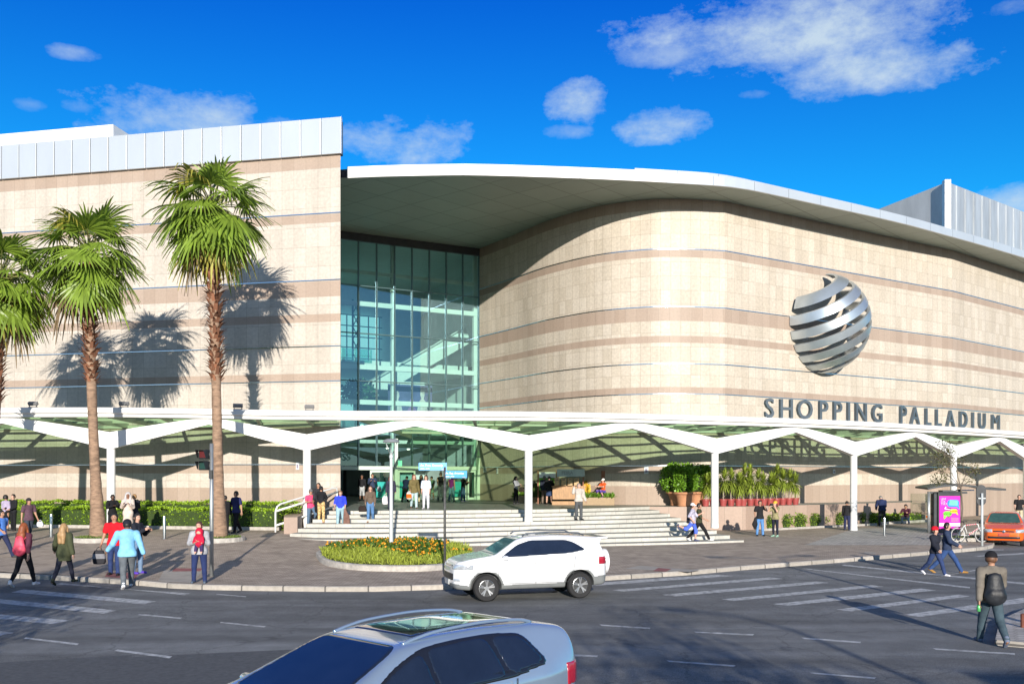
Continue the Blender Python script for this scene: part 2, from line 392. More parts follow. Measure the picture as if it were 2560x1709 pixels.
def _worn():
    t = paint_w.node_tree; p = t.nodes['Principled BSDF']; src = p.inputs['Base Color'].links[0].from_socket; tcn = N(t, 'ShaderNodeTexCoord')
    n = N(t, 'ShaderNodeTexNoise'); n.inputs['Scale'].default_value = 5; n.inputs['Detail'].default_value = 9; n.inputs['Roughness'].default_value = .75; t.links.new(tcn.outputs['Object'], n.inputs['Vector'])
    mr = N(t, 'ShaderNodeMapRange'); mr.inputs[1].default_value = .46; mr.inputs[2].default_value = .60; mr.inputs[3].default_value = .08; mr.inputs[4].default_value = .75; t.links.new(n.outputs['Fac'], mr.inputs[0])
    mx = N(t, 'ShaderNodeMix', data_type='RGBA'); t.links.new(mr.outputs[0], mx.inputs[0]); t.links.new(src, mx.inputs[6]); mx.inputs[7].default_value = (.13, .13, .13, 1); t.links.new(mx.outputs[2], p.inputs['Base Color'])
_worn()

def grid_sheet(name, xs, ys, zf, m):
    b = MB(); nx, ny = len(xs), len(ys)
    vs = [(x, y, zf(x, y)) for y in ys for x in xs]
    fs = [(j * nx + i, j * nx + i + 1, (j + 1) * nx + i + 1, (j + 1) * nx + i) for j in range(ny - 1) for i in range(nx - 1)]
    b.add(vs, fs); return b.build(name, m, smooth=True)
xs = [-900, -300, -120] + list(range(-60, 61, 4)) + [120, 300, 900]; ys = [-600, -200, -60] + list(range(-20, 81, 4)) + [140, 400, 1500]
tag(grid_sheet('road', xs, ys, road_z, asphalt), kind='structure')

kerb_px = [(-320, 1431), (-150, 1437), (0, 1443), (130, 1449), (265, 1457), (350, 1463), (431, 1470), (530, 1474), (640, 1476), (800, 1478), (938, 1478), (1071, 1474),
           (1180, 1470), (1300, 1464), (1410, 1457), (1518, 1450), (1717, 1437), (1860, 1424), (1976, 1415), (2092, 1406), (2210, 1396), (2324, 1386), (2410, 1379), (2460, 1374), (2482, 1369), (2486, 1363)]
def top_of_kerb(x, y): return road_z(x, y) + .13
kp = [site(px, py, road_z) for px, py in kerb_px]
kc = kp[-1].copy(); kp += [Vector((kc.x + dx_, kc.y + dy_, 0)) for dx_, dy_ in ((.15, 1.2), (.5, 5.5), (2.0, 7.2), (16, 12.5), (24, 17))]
n_k = len(kp)
back = []
for i, p in enumerate(kp):
    t = i / (n_k - 1); back.append(Vector((-46 + 86 * t, 74 + 2 * t, 0)))
# the kerb stones
def inward(i):
    d = (kp[min(i + 1, n_k - 1)] - kp[max(i - 1, 0)]); d.z = 0; d.normalize(); return Vector((-d.y, d.x, 0))
kb = MB(); L = 0
for i in range(n_k - 1):
    a, b = kp[i], kp[i + 1]; na, nb = inward(i), inward(i + 1); L2 = L + (b - a).to_2d().length
    za, zb = road_z(a.x, a.y), road_z(b.x, b.y)
    A0, B0 = Vector((a.x, a.y, za - .1)), Vector((b.x, b.y, zb - .1)); A1, B1 = Vector((a.x, a.y, za + .105)), Vector((b.x, b.y, zb + .105))
    A2, B2 = A1 + na * .03 + Vector((0, 0, .03)), B1 + nb * .03 + Vector((0, 0, .03)); A3, B3 = A2 + na * .15, B2 + nb * .15
    kb.add([A0, B0, B1, A1], [(0, 1, 2, 3)], 0, [[(L, 0), (L2, 0), (L2, .2), (L, .2)]])
    kb.add([A1, B1, B2, A2], [(0, 1, 2, 3)], 0, [[(L, .2), (L2, .2), (L2, .25), (L, .25)]])
    kb.add([A2, B2, B3, A3], [(0, 1, 2, 3)], 0, [[(L, .25), (L2, .25), (L2, .4), (L, .4)]]); L = L2
tag(kb.build('kerb', kerb_m), kind='structure')
sw = MB(); rows = [0, .012, .05, .1, .15, .2, .25, .3, .36, .42, .5, .6, .75, 1]
pts = []
for i in range(n_k):
    s0 = kp[i] + inward(i) * .17
    for r in rows:
        q = s0.lerp(back[i], r); d = r * (back[i] - s0).length
        pts.append((q.x, q.y, (walk_z(q.x, q.y))))
nr = len(rows)
sw.add(pts, [(i * nr + j, (i + 1) * nr + j, (i + 1) * nr + j + 1, i * nr + j + 1) for i in range(n_k - 1) for j in range(nr - 1)])
tag(sw.build('sidewalk', paver, smooth=True), kind='structure')

def ground_patch(name, poly_px, m, zf, lift=.004, sub=6):
    """a flat sheet lying on the ground, from the corner points seen in the photograph"""
    c = [site(px, py, zf) for px, py in poly_px]; b = MB(); vs = []
    for j in range(sub + 1):
        for i in range(sub + 1):
            u, v = i / sub, j / sub
            q = c[0].lerp(c[1], u).lerp(c[3].lerp(c[2], u), v); vs.append((q.x, q.y, zf(q.x, q.y) + lift))
    n = sub + 1
    b.add(vs, [(j * n + i, j * n + i + 1, (j + 1) * n + i + 1, (j + 1) * n + i) for j in range(sub) for i in range(sub)])
    return tag(b.build(name, m), kind='structure')
# pale crossing ramps with a red slab, and the light paving by the bus stop
ground_patch('pavement_ramp', [(1561, 1421), (1724, 1429), (1750, 1425), (1600, 1413)], paver_pale, walk_z, .005)
ground_patch('pavement_red_slab', [(1632, 1427), (1664, 1428.5), (1679, 1422), (1646, 1419)], paver_red, walk_z, .010, 3)
ground_patch('pavement_ramp', [(395, 1452), (480, 1457), (505, 1428), (410, 1424)], paver_pale, walk_z, .005)
ground_patch('pavement_red_slab', [(262, 1441), (338, 1446), (348, 1432), (268, 1430)], paver_red, walk_z, .006)
ground_patch('pavement_red_slab', [(430, 1428), (500, 1427), (508, 1420), (436, 1420)], paver_red, walk_z, .007, 3)
ground_patch('pavement_grey', [(2010, 1362), (2420, 1362), (2380, 1318), (2140, 1320)], paver_grey, walk_z, .006, 10)
ground_patch('pavement_plate', [(2160, 1383), (2190, 1384), (2186, 1380), (2162, 1379)], paver_pale, walk_z, .006, 2)

# newer, darker asphalt laid along the near lanes, and a bleached strip
dark_asph = mat('new_asphalt', (.095, .098, .100), .85, var=.25, scale=14, bump=.3, bscale=60)
ground_patch('asphalt_patch', [(-120, 1709), (330, 1640), (330, 1636), (-120, 1662)], dark_asph, road_z, .003, 6)
ground_patch('asphalt_patch', [(-60, 1900), (1150, 1850), (1100, 1605), (-60, 1660)], dark_asph, road_z, .0025, 6)
# road markings
mk = MB()
def mark(c, lift=.004):
    g = [site(px, py, road_z) for px, py in c]; vs = []; sub = 8
    for j in (0, 1):
        for i in range(sub + 1):
            q = g[0].lerp(g[1], i / sub) if j == 0 else g[3].lerp(g[2], i / sub); vs.append((q.x, q.y, road_z(q.x, q.y) + lift))
    mk.add(vs, [(i, i + 1, sub + 2 + i, sub + 1 + i) for i in range(sub)])
z5 = lambda x, y: (1460 + x / 2.1355, 1250 + y / 2.1355)
for c in [((-150, 470), (800, 403), (700, 397), (-150, 455)), ((150, 480), (1060, 418), (990, 412), (210, 472)), ((215, 486), (1060, 418), (990, 411), (150, 479)),
          ((490, 512), (1310, 440), (1240, 433), (415, 504)), ((800, 536), (1600, 460), (1530, 452), (735, 528)), ((1095, 562), (1880, 480), (1800, 470), (1010, 553)),
          ((1430, 592), (2060, 512), (2000, 503), (1345, 583)), ((1790, 622), (2349, 546), (2349, 520), (1705, 611))]:
    if c[0][0] == 150: continue
    mark([z5(*q) for q in c])
for c in [((1165, 362), (2060, 462), (2060, 470), (1190, 368)), ((1390, 343), (2349, 440), (2349, 448), (1375, 348)), ((1790, 428), (1830, 420), (2130, 368), (2110, 366)),
          ((2075, 298), (2349, 280), (2349, 287), (2110, 300)), ((1860, 789), (2300, 816), (2300, 824), (1880, 797)),
          ((80, 662), (355, 680), (350, 687), (95, 669)), ((585, 700), (910, 714), (900, 721), (600, 707)), ((1160, 732), (1480, 754), (1475, 762), (1175, 740)),
          ((440, 854), (810, 880), (800, 888), (455, 862)), ((1200, 917), (1560, 945), (1550, 953), (1215, 925)), ((-60, 822), (75, 828), (70, 836), (-60, 832)),
          ((1950, 262), (2240, 262), (2240, 266), (1950, 268))]:
    mark([z5(*q) for q in c])
z6 = lambda x, y: (x / 3.3557, 1420 + y / 3.3557)
for c in [((455, 132), (1600, 210), (1550, 224), (520, 122)), ((200, 176), (1310, 276), (1210, 300), (90, 200)), ((0, 258), (980, 352), (870, 380), (-60, 288)),
          ((-40, 382), (590, 436), (440, 468), (-60, 420)), ((-60, 520), (120, 540), (0, 566), (-60, 560)),
          ((1170, 382), (1530, 414), (1510, 423), (1155, 391)), ((1855, 448), (2230, 484), (2215, 494), (1845, 457)), ((215, 578), (665, 630), (645, 643), (200, 590)),
          ((985, 680), (1445, 738), (1420, 754), (960, 692)), ((1815, 213), (2070, 235), (2060, 240), (1815, 219))]:
    mark([z6(*q) for q in c])
tag(mk.build('road_markings', paint_w), kind='structure')

# traffic-island corner at the right edge
ic = [site(px, py, road_z) for px, py in [(2488, 1612), (2500, 1560), (2560, 1532), (2700, 1500), (2900, 1560), (2800, 1640), (2600, 1622)]]
ib = MB(); ib.prism([(p.x, p.y) for p in ic][::-1] if False else [(p.x, p.y) for p in sorted(ic, key=lambda q: atan2(q.y - 17.2, q.x - 11.5))], lambda x, y: road_z(x, y) - .05, lambda x, y: road_z(x, y) + .10, 0, 1)
tag(ib.build('traffic_island', [kerb_m, paver_grey]), kind='structure')

# ================================================================== THE MALL
stone_l = tile_mat('pale_granite_slabs', (.495, .443, .380), (.565, .510, .445), (.34, .29, .24), .62, .93, .008, .7, .20, 7, stain=.12)
stone_r = tile_mat('golden_granite_slabs', (.510, .445, .36), (.585, .520, .435), (.33, .27, .21), .56, .78, .008, .6, .22, 7, stain=.12)
band_m = tile_mat('brown_granite_band', (.36, .275, .215), (.41, .32, .255), (.24, .19, .15), .62, 30, .006, .6, .12, 9, stain=.05)
strip_m = mat('polished_steel_strip', (.62, .66, .72), .22, 1.0, var=.05)
white_m = mat('white_coated_metal', (.74, .74, .725), .45, var=.06, scale=.8, stretch=(1, 1, 2.5))
panel_m = mat('white_aluminium_panel', (.58, .62, .65), .30, .35, var=.05, scale=.6, stretch=(1, 1, .3))
zinc_m = mat('weathered_zinc', (.52, .55, .57), .45, .5, var=.22, scale=.6, stretch=(1.6, 1.6, .25))
conc_m = mat('painted_concrete', (.60, .60, .58), .8, var=.14, scale=.7, stretch=(1, 1, .3))
dark_m = mat('dark_metal', (.035, .038, .042), .5, var=.2)
soffit_m = tile_mat('soffit_panels', (.33, .385, .345), (.37, .425, .38), (.17, .19, .17), 2.3, 2.0, .028, .45, .06, .6, uv=True, offset=.0)

mall = empty('shopping_mall', (-8.15, 45.6, .5), 'curved beige stone shopping mall with white roof edge and glass entrance recess', 'building')
inv = Matrix.Translation(-mall.location)
def under(o, parent):
    """keep world-built geometry in place when parented"""
    o.parent = parent; o.matrix_parent_inverse = parent.matrix_world.inverted() if parent.matrix_world != Matrix() else Matrix.Translation(-parent.location)
    return o

ROWS = [(-.4, 2.45, 1), (2.45, 3.15, 0), (3.15, 3.55, 1), (3.55, 7.54, 0), (7.54, 7.92, 1), (7.92, 10.36, 0), (10.36, 10.74, 1), (10.74, 11.56, 0), (11.56, 12.30, 1),
        (12.30, 15.08, 0), (15.08, 15.48, 1), (15.48, 17.68, 0), (17.68, 18.29, 1)]
STRIPS = [3.55, 7.52, 9.18, 12.33, 15.51]
def dense(poly, step):
    o = []
    for a, b in zip(poly, poly[1:]):
        n = max(1, int((Vector(b) - Vector(a)).length / step))
        for k in range(n): o.append(Vector(a).lerp(Vector(b), k / n))
    o.append(Vector(poly[-1])); return o
def catmull(P, n):
    P = [Vector(p) for p in P]; o = []
    for i in range(len(P) - 1):
        p0 = P[max(i - 1, 0)]; p1, p2 = P[i], P[i + 1]; p3 = P[min(i + 2, len(P) - 1)]
        for k in range(n):
            t = k / n
            o.append(.5 * ((2 * p1) + (p2 - p0) * t + (2 * p0 - 5 * p1 + 4 * p2 - p3) * t * t + (3 * p1 - p0 - 3 * p2 + p3) * t ** 3))
    o.append(P[-1]); return o
def wall(name, poly, stone, zmin=-.4):
    b = MB(); L = 0
    for a, c in zip(poly, poly[1:]):
        L2 = L + (c - a).length
        for z0, z1, k in ROWS:
            b.add([(a.x, a.y, z0), (c.x, c.y, z0), (c.x, c.y, z1), (a.x, a.y, z1)], [(0, 1, 2, 3)], k, [[(L, z0), (L2, z0), (L2, z1), (L, z1)]])
        L = L2
    w = b.build(name, [stone, band_m], mall); w.matrix_parent_inverse = inv; return w
def strip(poly, z, nrm, parent, name='metal_strip', h=.045, d=.035, m=None):
    b = MB(); n = len(poly); vs = []
    for i, p in enumerate(poly):
        q = nrm(i)
        for dd, zz in ((0, 0), (d, 0), (d, h), (0, h)): vs.append((p.x + q.x * dd, p.y + q.y * dd, z + zz))
    fs = []
    for i in range(n - 1):
        for k in range(4): fs.append((i * 4 + k, (i + 1) * 4 + k, (i + 1) * 4 + (k + 1) % 4, i * 4 + (k + 1) % 4))
    fs += [(0, 1, 2, 3), tuple((n - 1) * 4 + k for k in (3, 2, 1, 0))]
    b.add(vs, fs); return b.build(name, m or strip_m, parent)
def normals2(poly):
    """unit normals to the right of the direction of travel (towards the street)"""
    o = []
    for i in range(len(poly)):
        d = (poly[min(i + 1, len(poly) - 1)] - poly[max(i - 1, 0)]).normalized(); o.append(Vector((d.y, -d.x)))
    return o
def put(b, name, mats, parent=mall, **kw):
    o = b.build(name, mats, parent, **kw)
    o.matrix_parent_inverse = inv
    return o

# left wing: front wall and its short return into the recess
A0 = Vector((-8.15, 45.6)); LD = Vector((-.977, .214)).normalized()
left_poly = [A0 + LD * 34, A0]
left_poly = dense(left_poly, 6)
lw = wall('wall', left_poly, stone_l); lw['label'] = 'flat stone wall of the left wing'
ret = [A0 + Vector((-.0, .0)), Vector((-12.2, 62.0))]
rb = MB(); rb.add([(ret[0].x, ret[0].y, -.4), (ret[1].x, ret[1].y, -.4), (ret[1].x, ret[1].y, 19.9), (ret[0].x, ret[0].y, 19.9)], [(0, 1, 2, 3)], 0, [[(0, 0), (17, 0), (17, 20), (0, 20)]])
put(rb, 'return_wall', stone_l)
ln = Vector((-LD.y, LD.x)) * 1.0
ln = Vector((LD.y * -1, LD.x)); ln = ln if ln.y < 0 else -ln           # towards the street
for z in STRIPS: strip(left_poly, z, lambda i: ln, lw)
pp = MB(); W = 1.035; nP = 33
ax = (-LD.to_3d(), Vector((-ln.x, -ln.y, 0)), Vector((0, 0, 1)))
for k in range(nP):
    c = A0 + LD * (W * (k + .5) - .62 + .5) + ln * .09
    w = W - .05
    pp.box((c.x, c.y, 19.14), (w, .18, 1.72), ax=ax)
put(pp, 'parapet_panel', panel_m, bevel=.006)
pb = MB(); c = A0 + LD * 17 - ln * .16; pb.box((c.x, c.y, 19.1), (34.0, .30, 1.62), ax=ax); put(pb, 'parapet_core', dark_m)
rf = MB(); rf.prism([tuple(A0 + LD * 34), tuple(A0 - ln * .02), (-12.3, 62), (-44, 66)], 18.0, 18.2); put(rf, 'roof', conc_m)
up = MB(); c0 = at(283, 311, 56.0); d = Vector((-.977, .214, 0))
up.add([(c0.x, c0.y, 17.5), (c0.x - 28 * .977, c0.y + 28 * .214, 17.5), (c0.x - 28 * .977, c0.y + 28 * .214, c0.z), (c0.x, c0.y, c0.z),
        (c0.x + .9, c0.y + 6, 17.5), (c0.x + .9, c0.y + 6, c0.z), (c0.x - 26.5, c0.y + 12, c0.z)], [(3, 2, 1, 0), (0, 4, 5, 3), (3, 5, 6, 2)])
put(up, 'rooftop_block', white_m)

# right wing: the wall sweeping out of the recess, round the bulge and away along the side street
curve_pts = [(-2.24, 64.76), (.1, 61.0), (2.0, 57.76), (4.05, 55.23), (5.58, 53.99), (7.19, 53.27), (8.39, 53.0), (10.1, 53.1), (11.86, 53.5)]
right_poly = catmull(curve_pts, 4)[:-1] + dense([(11.86, 53.5), (29.9, 65.2)], 3)[:-1] + dense([(29.9, 65.2), (54, 85.45)], 6)
rw = wall('wall', right_poly, stone_r); rw['label'] = 'bulging curved stone wall of the right wing'
rn = normals2(right_poly)
for z in STRIPS: strip(right_poly, z, lambda i: rn[i], rw)

# roof over entrance and right wing
edge = [(-14.5, 50.6), (-8.45, 49.2), (-4.3, 48.8), (-1.6, 48.75), (2.98, 49.2), (5.6, 49.55), (8.03, 49.96), (10.8, 50.5), (12.06, 50.95), (13.5, 51.7), (18.8, 55.0), (22.9, 57.6), (27.1, 60.6), (35.8, 67.2), (60, 86.4)]
ev = catmull(edge, 4); en = normals2(ev)
sf = MB(); inner = [(60, 110), (-14.5, 110)]
sf.add([(p.x, p.y, 18.29) for p in ev] + [(60, 110, 18.29), (-14.5, 110, 18.29)], [tuple(reversed(range(len(ev) + 2)))], 0, [[(q_[0] * .66 + q_[1] * .75, -q_[0] * .75 + q_[1] * .66) for q_ in reversed([(p.x, p.y) for p in ev] + inner)]])
put(sf, 'soffit', soffit_m)
def fascia(poly, nrm, z0, z1, name, m, off=0.0, seam=2.4, gap=.018):
    b = MB(); acc = 0; n = len(poly); P = [Vector((p.x + nrm[i].x * off, p.y + nrm[i].y * off)) for i, p in enumerate(poly)]
    # cut the run into sheets with thin open joints
    Ls = [0]
    for a, c in zip(P, P[1:]): Ls.append(Ls[-1] + (c - a).length)
    def pt(s):
        for i in range(n - 1):
            if s <= Ls[i + 1]: return P[i].lerp(P[i + 1], (s - Ls[i]) / (Ls[i + 1] - Ls[i]))
        return P[-1]
    s = 0
    while s < Ls[-1] - .1:
        e = min(s + seam, Ls[-1]); k = 4
        for q in range(k):
            a, c = pt(s + (e - s - gap) * q / k), pt(s + (e - s - gap) * (q + 1) / k); dd = (c - a).normalized(); nn = Vector((dd.y, -dd.x)) * -.12
            b.add([(a.x, a.y, z0), (c.x, c.y, z0), (c.x, c.y, z1), (a.x, a.y, z1), (a.x + nn.x, a.y + nn.y, z1), (c.x + nn.x, c.y + nn.y, z1), (a.x + nn.x, a.y + nn.y, z0), (c.x + nn.x, c.y + nn.y, z0)],
                  [(0, 1, 2, 3), (3, 2, 5, 4), (6, 7, 1, 0)])
        s = e
    return put(b, name, m)
front = [i for i, p in enumerate(ev) if -8.6 <= p.x <= 8.03]
fascia([ev[i] for i in front], [en[i] for i in front], 18.27, 18.84, 'roof_fascia', white_m, .0, 6.0)
side_i = [i for i, p in enumerate(ev) if p.x >= 8.0]
fascia([ev[i] for i in side_i], [en[i] for i in side_i], 18.27, 18.76, 'roof_fascia', panel_m, .0, 2.6)
up_i = [i for i, p in enumerate(ev) if p.x >= 6.5]
fascia([ev[i] for i in up_i], [en[i] for i in up_i], 18.7, 19.42, 'upper_fascia', panel_m, -1.5, 2.4)
bk = MB(); bk.add([(p.x - en[i].x * .06, p.y - en[i].y * .06, z) for i, p in enumerate(ev) for z in (18.30, 18.74)], [(2 * i, 2 * i + 2, 2 * i + 3, 2 * i + 1) for i in range(len(ev) - 1)]); put(bk, 'fascia_core', dark_m)
rt = MB(); rt.add([(p.x - en[i].x * .1, p.y - en[i].y * .1, 18.75) for i, p in enumerate(ev)] + [(60, 110, 18.8), (-14.5, 110, 18.8)], [tuple(range(len(ev) + 2))]); put(rt, 'roof', conc_m)
rt2 = MB(); q = [ev[i] - en[i] * 1.6 for i in up_i]; rt2.add([(p.x, p.y, 19.4) for p in q] + [(60, 110, 19.4), (q[0].x, 110, 19.4)], [tuple(range(len(q) + 2))]); put(rt2, 'roof', zinc_m)

# rooftop tower far right
tw = MB(); c = at(2368, 455, 78); a1 = R(39); dR = Vector((cos(a1), sin(a1), 0)); dL = Vector((-.30, .954, 0))
for (dd, Lh, k) in ((dR, 26, 0), (dL, 26, 1)):
    e = c + dd * Lh; vs = [(c.x, c.y, 17), (e.x, e.y, 17), (e.x, e.y, c.z), (c.x, c.y, c.z)]; tw.add(vs, [(0, 1, 2, 3) if k == 0 else (3, 2, 1, 0)], k)
e1, e2 = c + dR * 26, c + dL * 26; tw.add([c, e1, e1 + dL * 26, e2], [(0, 1, 2, 3)], 1)
tower = put(tw, 'rooftop_tower', [zinc_m, conc_m])
sb = MB()
for k in range(17):
    p = c + dR * (.05 + k * 1.5) + Vector((dR.y, -dR.x, 0)) * .03; sb.box((p.x, p.y, (17 + c.z) / 2), (.05, .06, c.z - 17 - .05), ax=(dR, Vector((-dR.y, dR.x, 0)), Vector((0, 0, 1))))
so = sb.build('standing_seam', zinc_m, tower)
cp = MB(); cp.beam((c.x - .1, c.y - .1, 17), (c.x - .1, c.y - .1, c.z + .1), .5, .5); cp.build('corner_trim', white_m, tower)
vn = MB()
for k in range(7):
    p = c + dL * 2.0; vn.box((p.x - .1, p.y - .05, 19.7 + k * .22), (2.2, .08, .1), ax=(dL, Vector((dL.y, -dL.x, 0)), Vector((0, 0, 1))))
vn.build('louvre_vent', zinc_m, tower)
cm = MB(); p = c + dL * 5.5 + Vector((-.15, 0, 0)); cm.beam((p.x, p.y, c.z - 3.1), (p.x - 1.0, p.y - .8, c.z - 2.3), .12, .12); cm.beam((p.x - 1.3, p.y - .9, c.z - 2.35), (p.x - .4, p.y - .9, c.z - 2.0), .3, .3); cm.build('roof_camera', dark_m, tower)

# ------------------------------------------------------------------ glass entrance
G1 = Vector((-2.24, 64.76)); GD = Vector((-.875, -.485)).normalized(); GW = 11.2
gn = Vector((GD.y, -GD.x)); gn = gn if gn.y < 0 else -gn
g3 = lambda s, z, o=0.0: Vector((G1.x + GD.x * s + gn.x * o, G1.y + GD.y * s + gn.y * o, z))
gax = (GD.to_3d(), Vector((-gn.x, -gn.y, 0)), Vector((0, 0, 1)))
curtain_glass = glass_mat('green_tinted_glass', (.70, .95, .87), (.55, .85, 1.0), .16, .6)
mullion_m = mat('grey_blue_mullion', (.10, .17, .18), .4, .4, var=.1)
frame_w = mat('pale_green_steel', (.66, .78, .70), .4, var=.05)
hd = MB(); hd.box(g3(GW / 2, 18.05, .02), (GW + .3, .2, .5), ax=gax); put(hd, 'header_panel', dark_m)
cols_s = [0.0, 1.22, 2.44, 3.66, 4.88, 6.10, 7.32, 8.54, 9.76, 10.98]
levels = [3.62, 6.0, 9.0, 12.0, 15.0, 17.8]
curt = MB()
for i in range(len(cols_s) - 1):
    for j in range(len(levels) - 1):
        s0, s1 = cols_s[i] + .03, cols_s[i + 1] - .03
        tl = random.uniform(-.004, .004)
        curt.add([g3(s1, levels[j] + .03, tl), g3(s0, levels[j] + .03, 0), g3(s0, levels[j + 1] - .03, -tl), g3(s1, levels[j + 1] - .03, 0)], [(0, 1, 2, 3)])
curtain = put(curt, 'glass_curtain_wall', curtain_glass)
for s in cols_s:
    b = MB(); b.box(g3(s, (3.5 + 17.8) / 2, .03), (.07, .14, 14.3), ax=gax); o = b.build('mullion', mullion_m, curtain)
for z in levels[1:-1]:
    b = MB(); b.box(g3(GW / 2, z, .035), (GW, .12, .06), ax=gax); b.build('transom', mullion_m, curtain)
fr = MB()
for z, hh in ((15.95, .22), (13.95, .30), (9.93, .30), (7.7, .30), (5.2, .22)): fr.box(g3(GW / 2, z, -.45), (GW, .25, hh), ax=gax)
for s in (.05, 6.0): fr.box(g3(s, 9.6, -.5), (.26, .26, 16.6), ax=gax)
put(fr, 'steel_frame', white_m)
# door line
db = MB(); db.box(g3(GW / 2, 3.5, .06), (GW, .22, .24), ax=gax); put(db, 'door_lintel', frame_w)
for s in (.10, 6.02):
    b = MB(); b.box(g3(s, 2.39, .06), (.20, .22, 1.98), ax=gax); put(b, 'door_post', frame_w)
for s in (6.02, .10):
    b = MB(); b.box(g3(s, 4.5, .06), (.21, .2, 1.78), ax=gax); put(b, 'upper_post', frame_w)
door_glass = glass_mat('door_glass', (.30, .62, .52), (.9, 1, .97), .10, .6)
for s0, s1 in ((.25, .85), (.95, 2.15), (4.65, 5.85), (6.20, 7.75), (10.3, 11.0)):
    d = MB(); zc = 2.38
    for (a, w) in ((s0 + .05, .1), (s1 - .05, .1)): d.box(g3(a, zc, .0), (w, .08, 1.96), ax=gax)
    for z in (1.48, 3.30): d.box(g3((s0 + s1) / 2, z, .0), (s1 - s0 - .2, .08, .14), ax=gax)
    d_o = put(d, 'sliding_door', frame_w)
    g = MB(); g.add([g3(s1 - .1, 1.55), g3(s0 + .1, 1.55), g3(s0 + .1, 3.23), g3(s1 - .1, 3.23)], [(0, 1, 2, 3)]); g.build('pane', door_glass, d_o)
    st = MB(); st.add([g3(s1 - .1, 1.62, .012), g3(s0 + .1, 1.62, .012), g3(s0 + .1, 2.62, .012), g3(s1 - .1, 2.62, .012)], [(0, 1, 2, 3)])
    if s1 - s0 > 1: st.build('sticker_panel', mat('turquoise_film', (.04, .42, .38), .4, var=.15), d_o)
# exit sign over the doors and the lettering on the glass
vs, fs = text_mesh('USS', .62, .01, .01)
b = MB(); b.add([g3(9.55 - v[0], 3.98 + v[1], .03 + v[2]) for v in vs], fs); put(b, 'glass_lettering', mat('frosted_green', (.16, .33, .25), .6))
b = MB(); b.box(g3(5.62, 3.82, -.3), (.32, .06, .36), ax=gax); put(b, 'exit_sign', emis('exit_sign_light', (.25, .85, .45), .7))

# interior behind the glass
in_w = mat('interior_plaster', (.62, .66, .66), .8, var=.06); in_f = mat('interior_floor', (.42, .40, .36), .25, var=.1); in_d = mat('shop_dark', (.05, .055, .06), .5, var=.3, scale=1)
it = MB()
it.box(g3(7.0, 1.34, -9.2), (24, 18, .1), ax=gax, mi=1)                 # hall floor
it.box(g3(8.0, 6.15, -10.5), (24, 10, .5), ax=gax, mi=0)                # first gallery
it.box(g3(3.2, 10.75, -9.5), (14, 8.0, .5), ax=gax, mi=0)               # second gallery
it.box(g3(6.0, 9.8, -15.75), (26, .3, 17), ax=gax, mi=0)                 # back wall
it.box(g3(-3.0, 9.8, -8), (.3, 16, 17), ax=gax, mi=0); it.box(g3(16, 9.8, -8), (.3, 16, 17), ax=gax, mi=0)
it.box(g3(6, 18.22, -8), (24, 16, .1), ax=gax, mi=0)
put(it, 'interior', [in_w, in_f])
glow_m = emis('added_teal_glow', (.42, .80, .80), .55)  # glowing panels added on the back wall to brighten the hall behind the glass
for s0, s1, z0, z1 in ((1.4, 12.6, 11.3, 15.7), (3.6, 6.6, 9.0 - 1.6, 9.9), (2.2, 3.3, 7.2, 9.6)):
    b = MB(); b.add([g3(s1, z0, -14.85), g3(s0, z0, -14.85), g3(s0, z1, -14.85), g3(s1, z1, -14.85)], [(0, 1, 2, 3)]); put(b, 'added_glow_panel', glow_m)
sh = MB()
for s, w, z, h in ((2.0, 4.5, 3.0, 3.1), (8.5, 6.5, 3.0, 3.1), (1.5, 3.6, 8.0, 2.6), (8.6, 3.0, 7.9, 2.6), (12.0, 2.4, 7.9, 2.6)): sh.box(g3(s, z, -14.9), (w, .8, h), ax=gax)
put(sh, 'shopfront', in_d)
gr = MB(); gm = mat('teal_lattice', (.10, .24, .25), .5)
for k in range(13): gr.box(g3(1.5 + k * .9, 13.3, -14.6), (.07, .1, 4.6), ax=gax)
for k in range(6): gr.box(g3(7.0, 11.4 + k * .85, -14.6), (11.5, .1, .07), ax=gax)
for s in (8.2, 9.4, 5.2): gr.beam(g3(s, 11.0, -9), g3(s, 15.8, -9), .12, .12); gr.beam(g3(s + .5, 11.0, -9), g3(s + .5, 15.8, -9), .12, .12)
for s in (8.2, 9.4, 5.2):
    for k in range(5): gr.beam(g3(s, 11 + k * .95, -9), g3(s + .5, 11.95 + k * .95, -9), .06, .06); gr.beam(g3(s + .5, 11 + k * .95, -9), g3(s, 11.95 + k * .95, -9), .06, .06)
put(gr, 'window_lattice', gm)
es = MB(); es.beam(g3(5.6, 9.0, -5.5), g3(-1.6, 13.2, -5.5), 1.4, 1.1); es.beam(g3(6.2, 9.3, -4.6), g3(-1.5, 13.9, -4.6), .06, .06); put(es, 'escalator', in_w)
bl = MB(); bl.beam(g3(5.6, 11.3, -5.4), g3(12, 11.3, -5.4), .05, .9); bl.beam(g3(4, 6.8, -5.4), g3(13, 6.8, -5.4), .05, .9); put(bl, 'balustrade', glass_mat('balustrade_glass', (.6, .85, .8)))
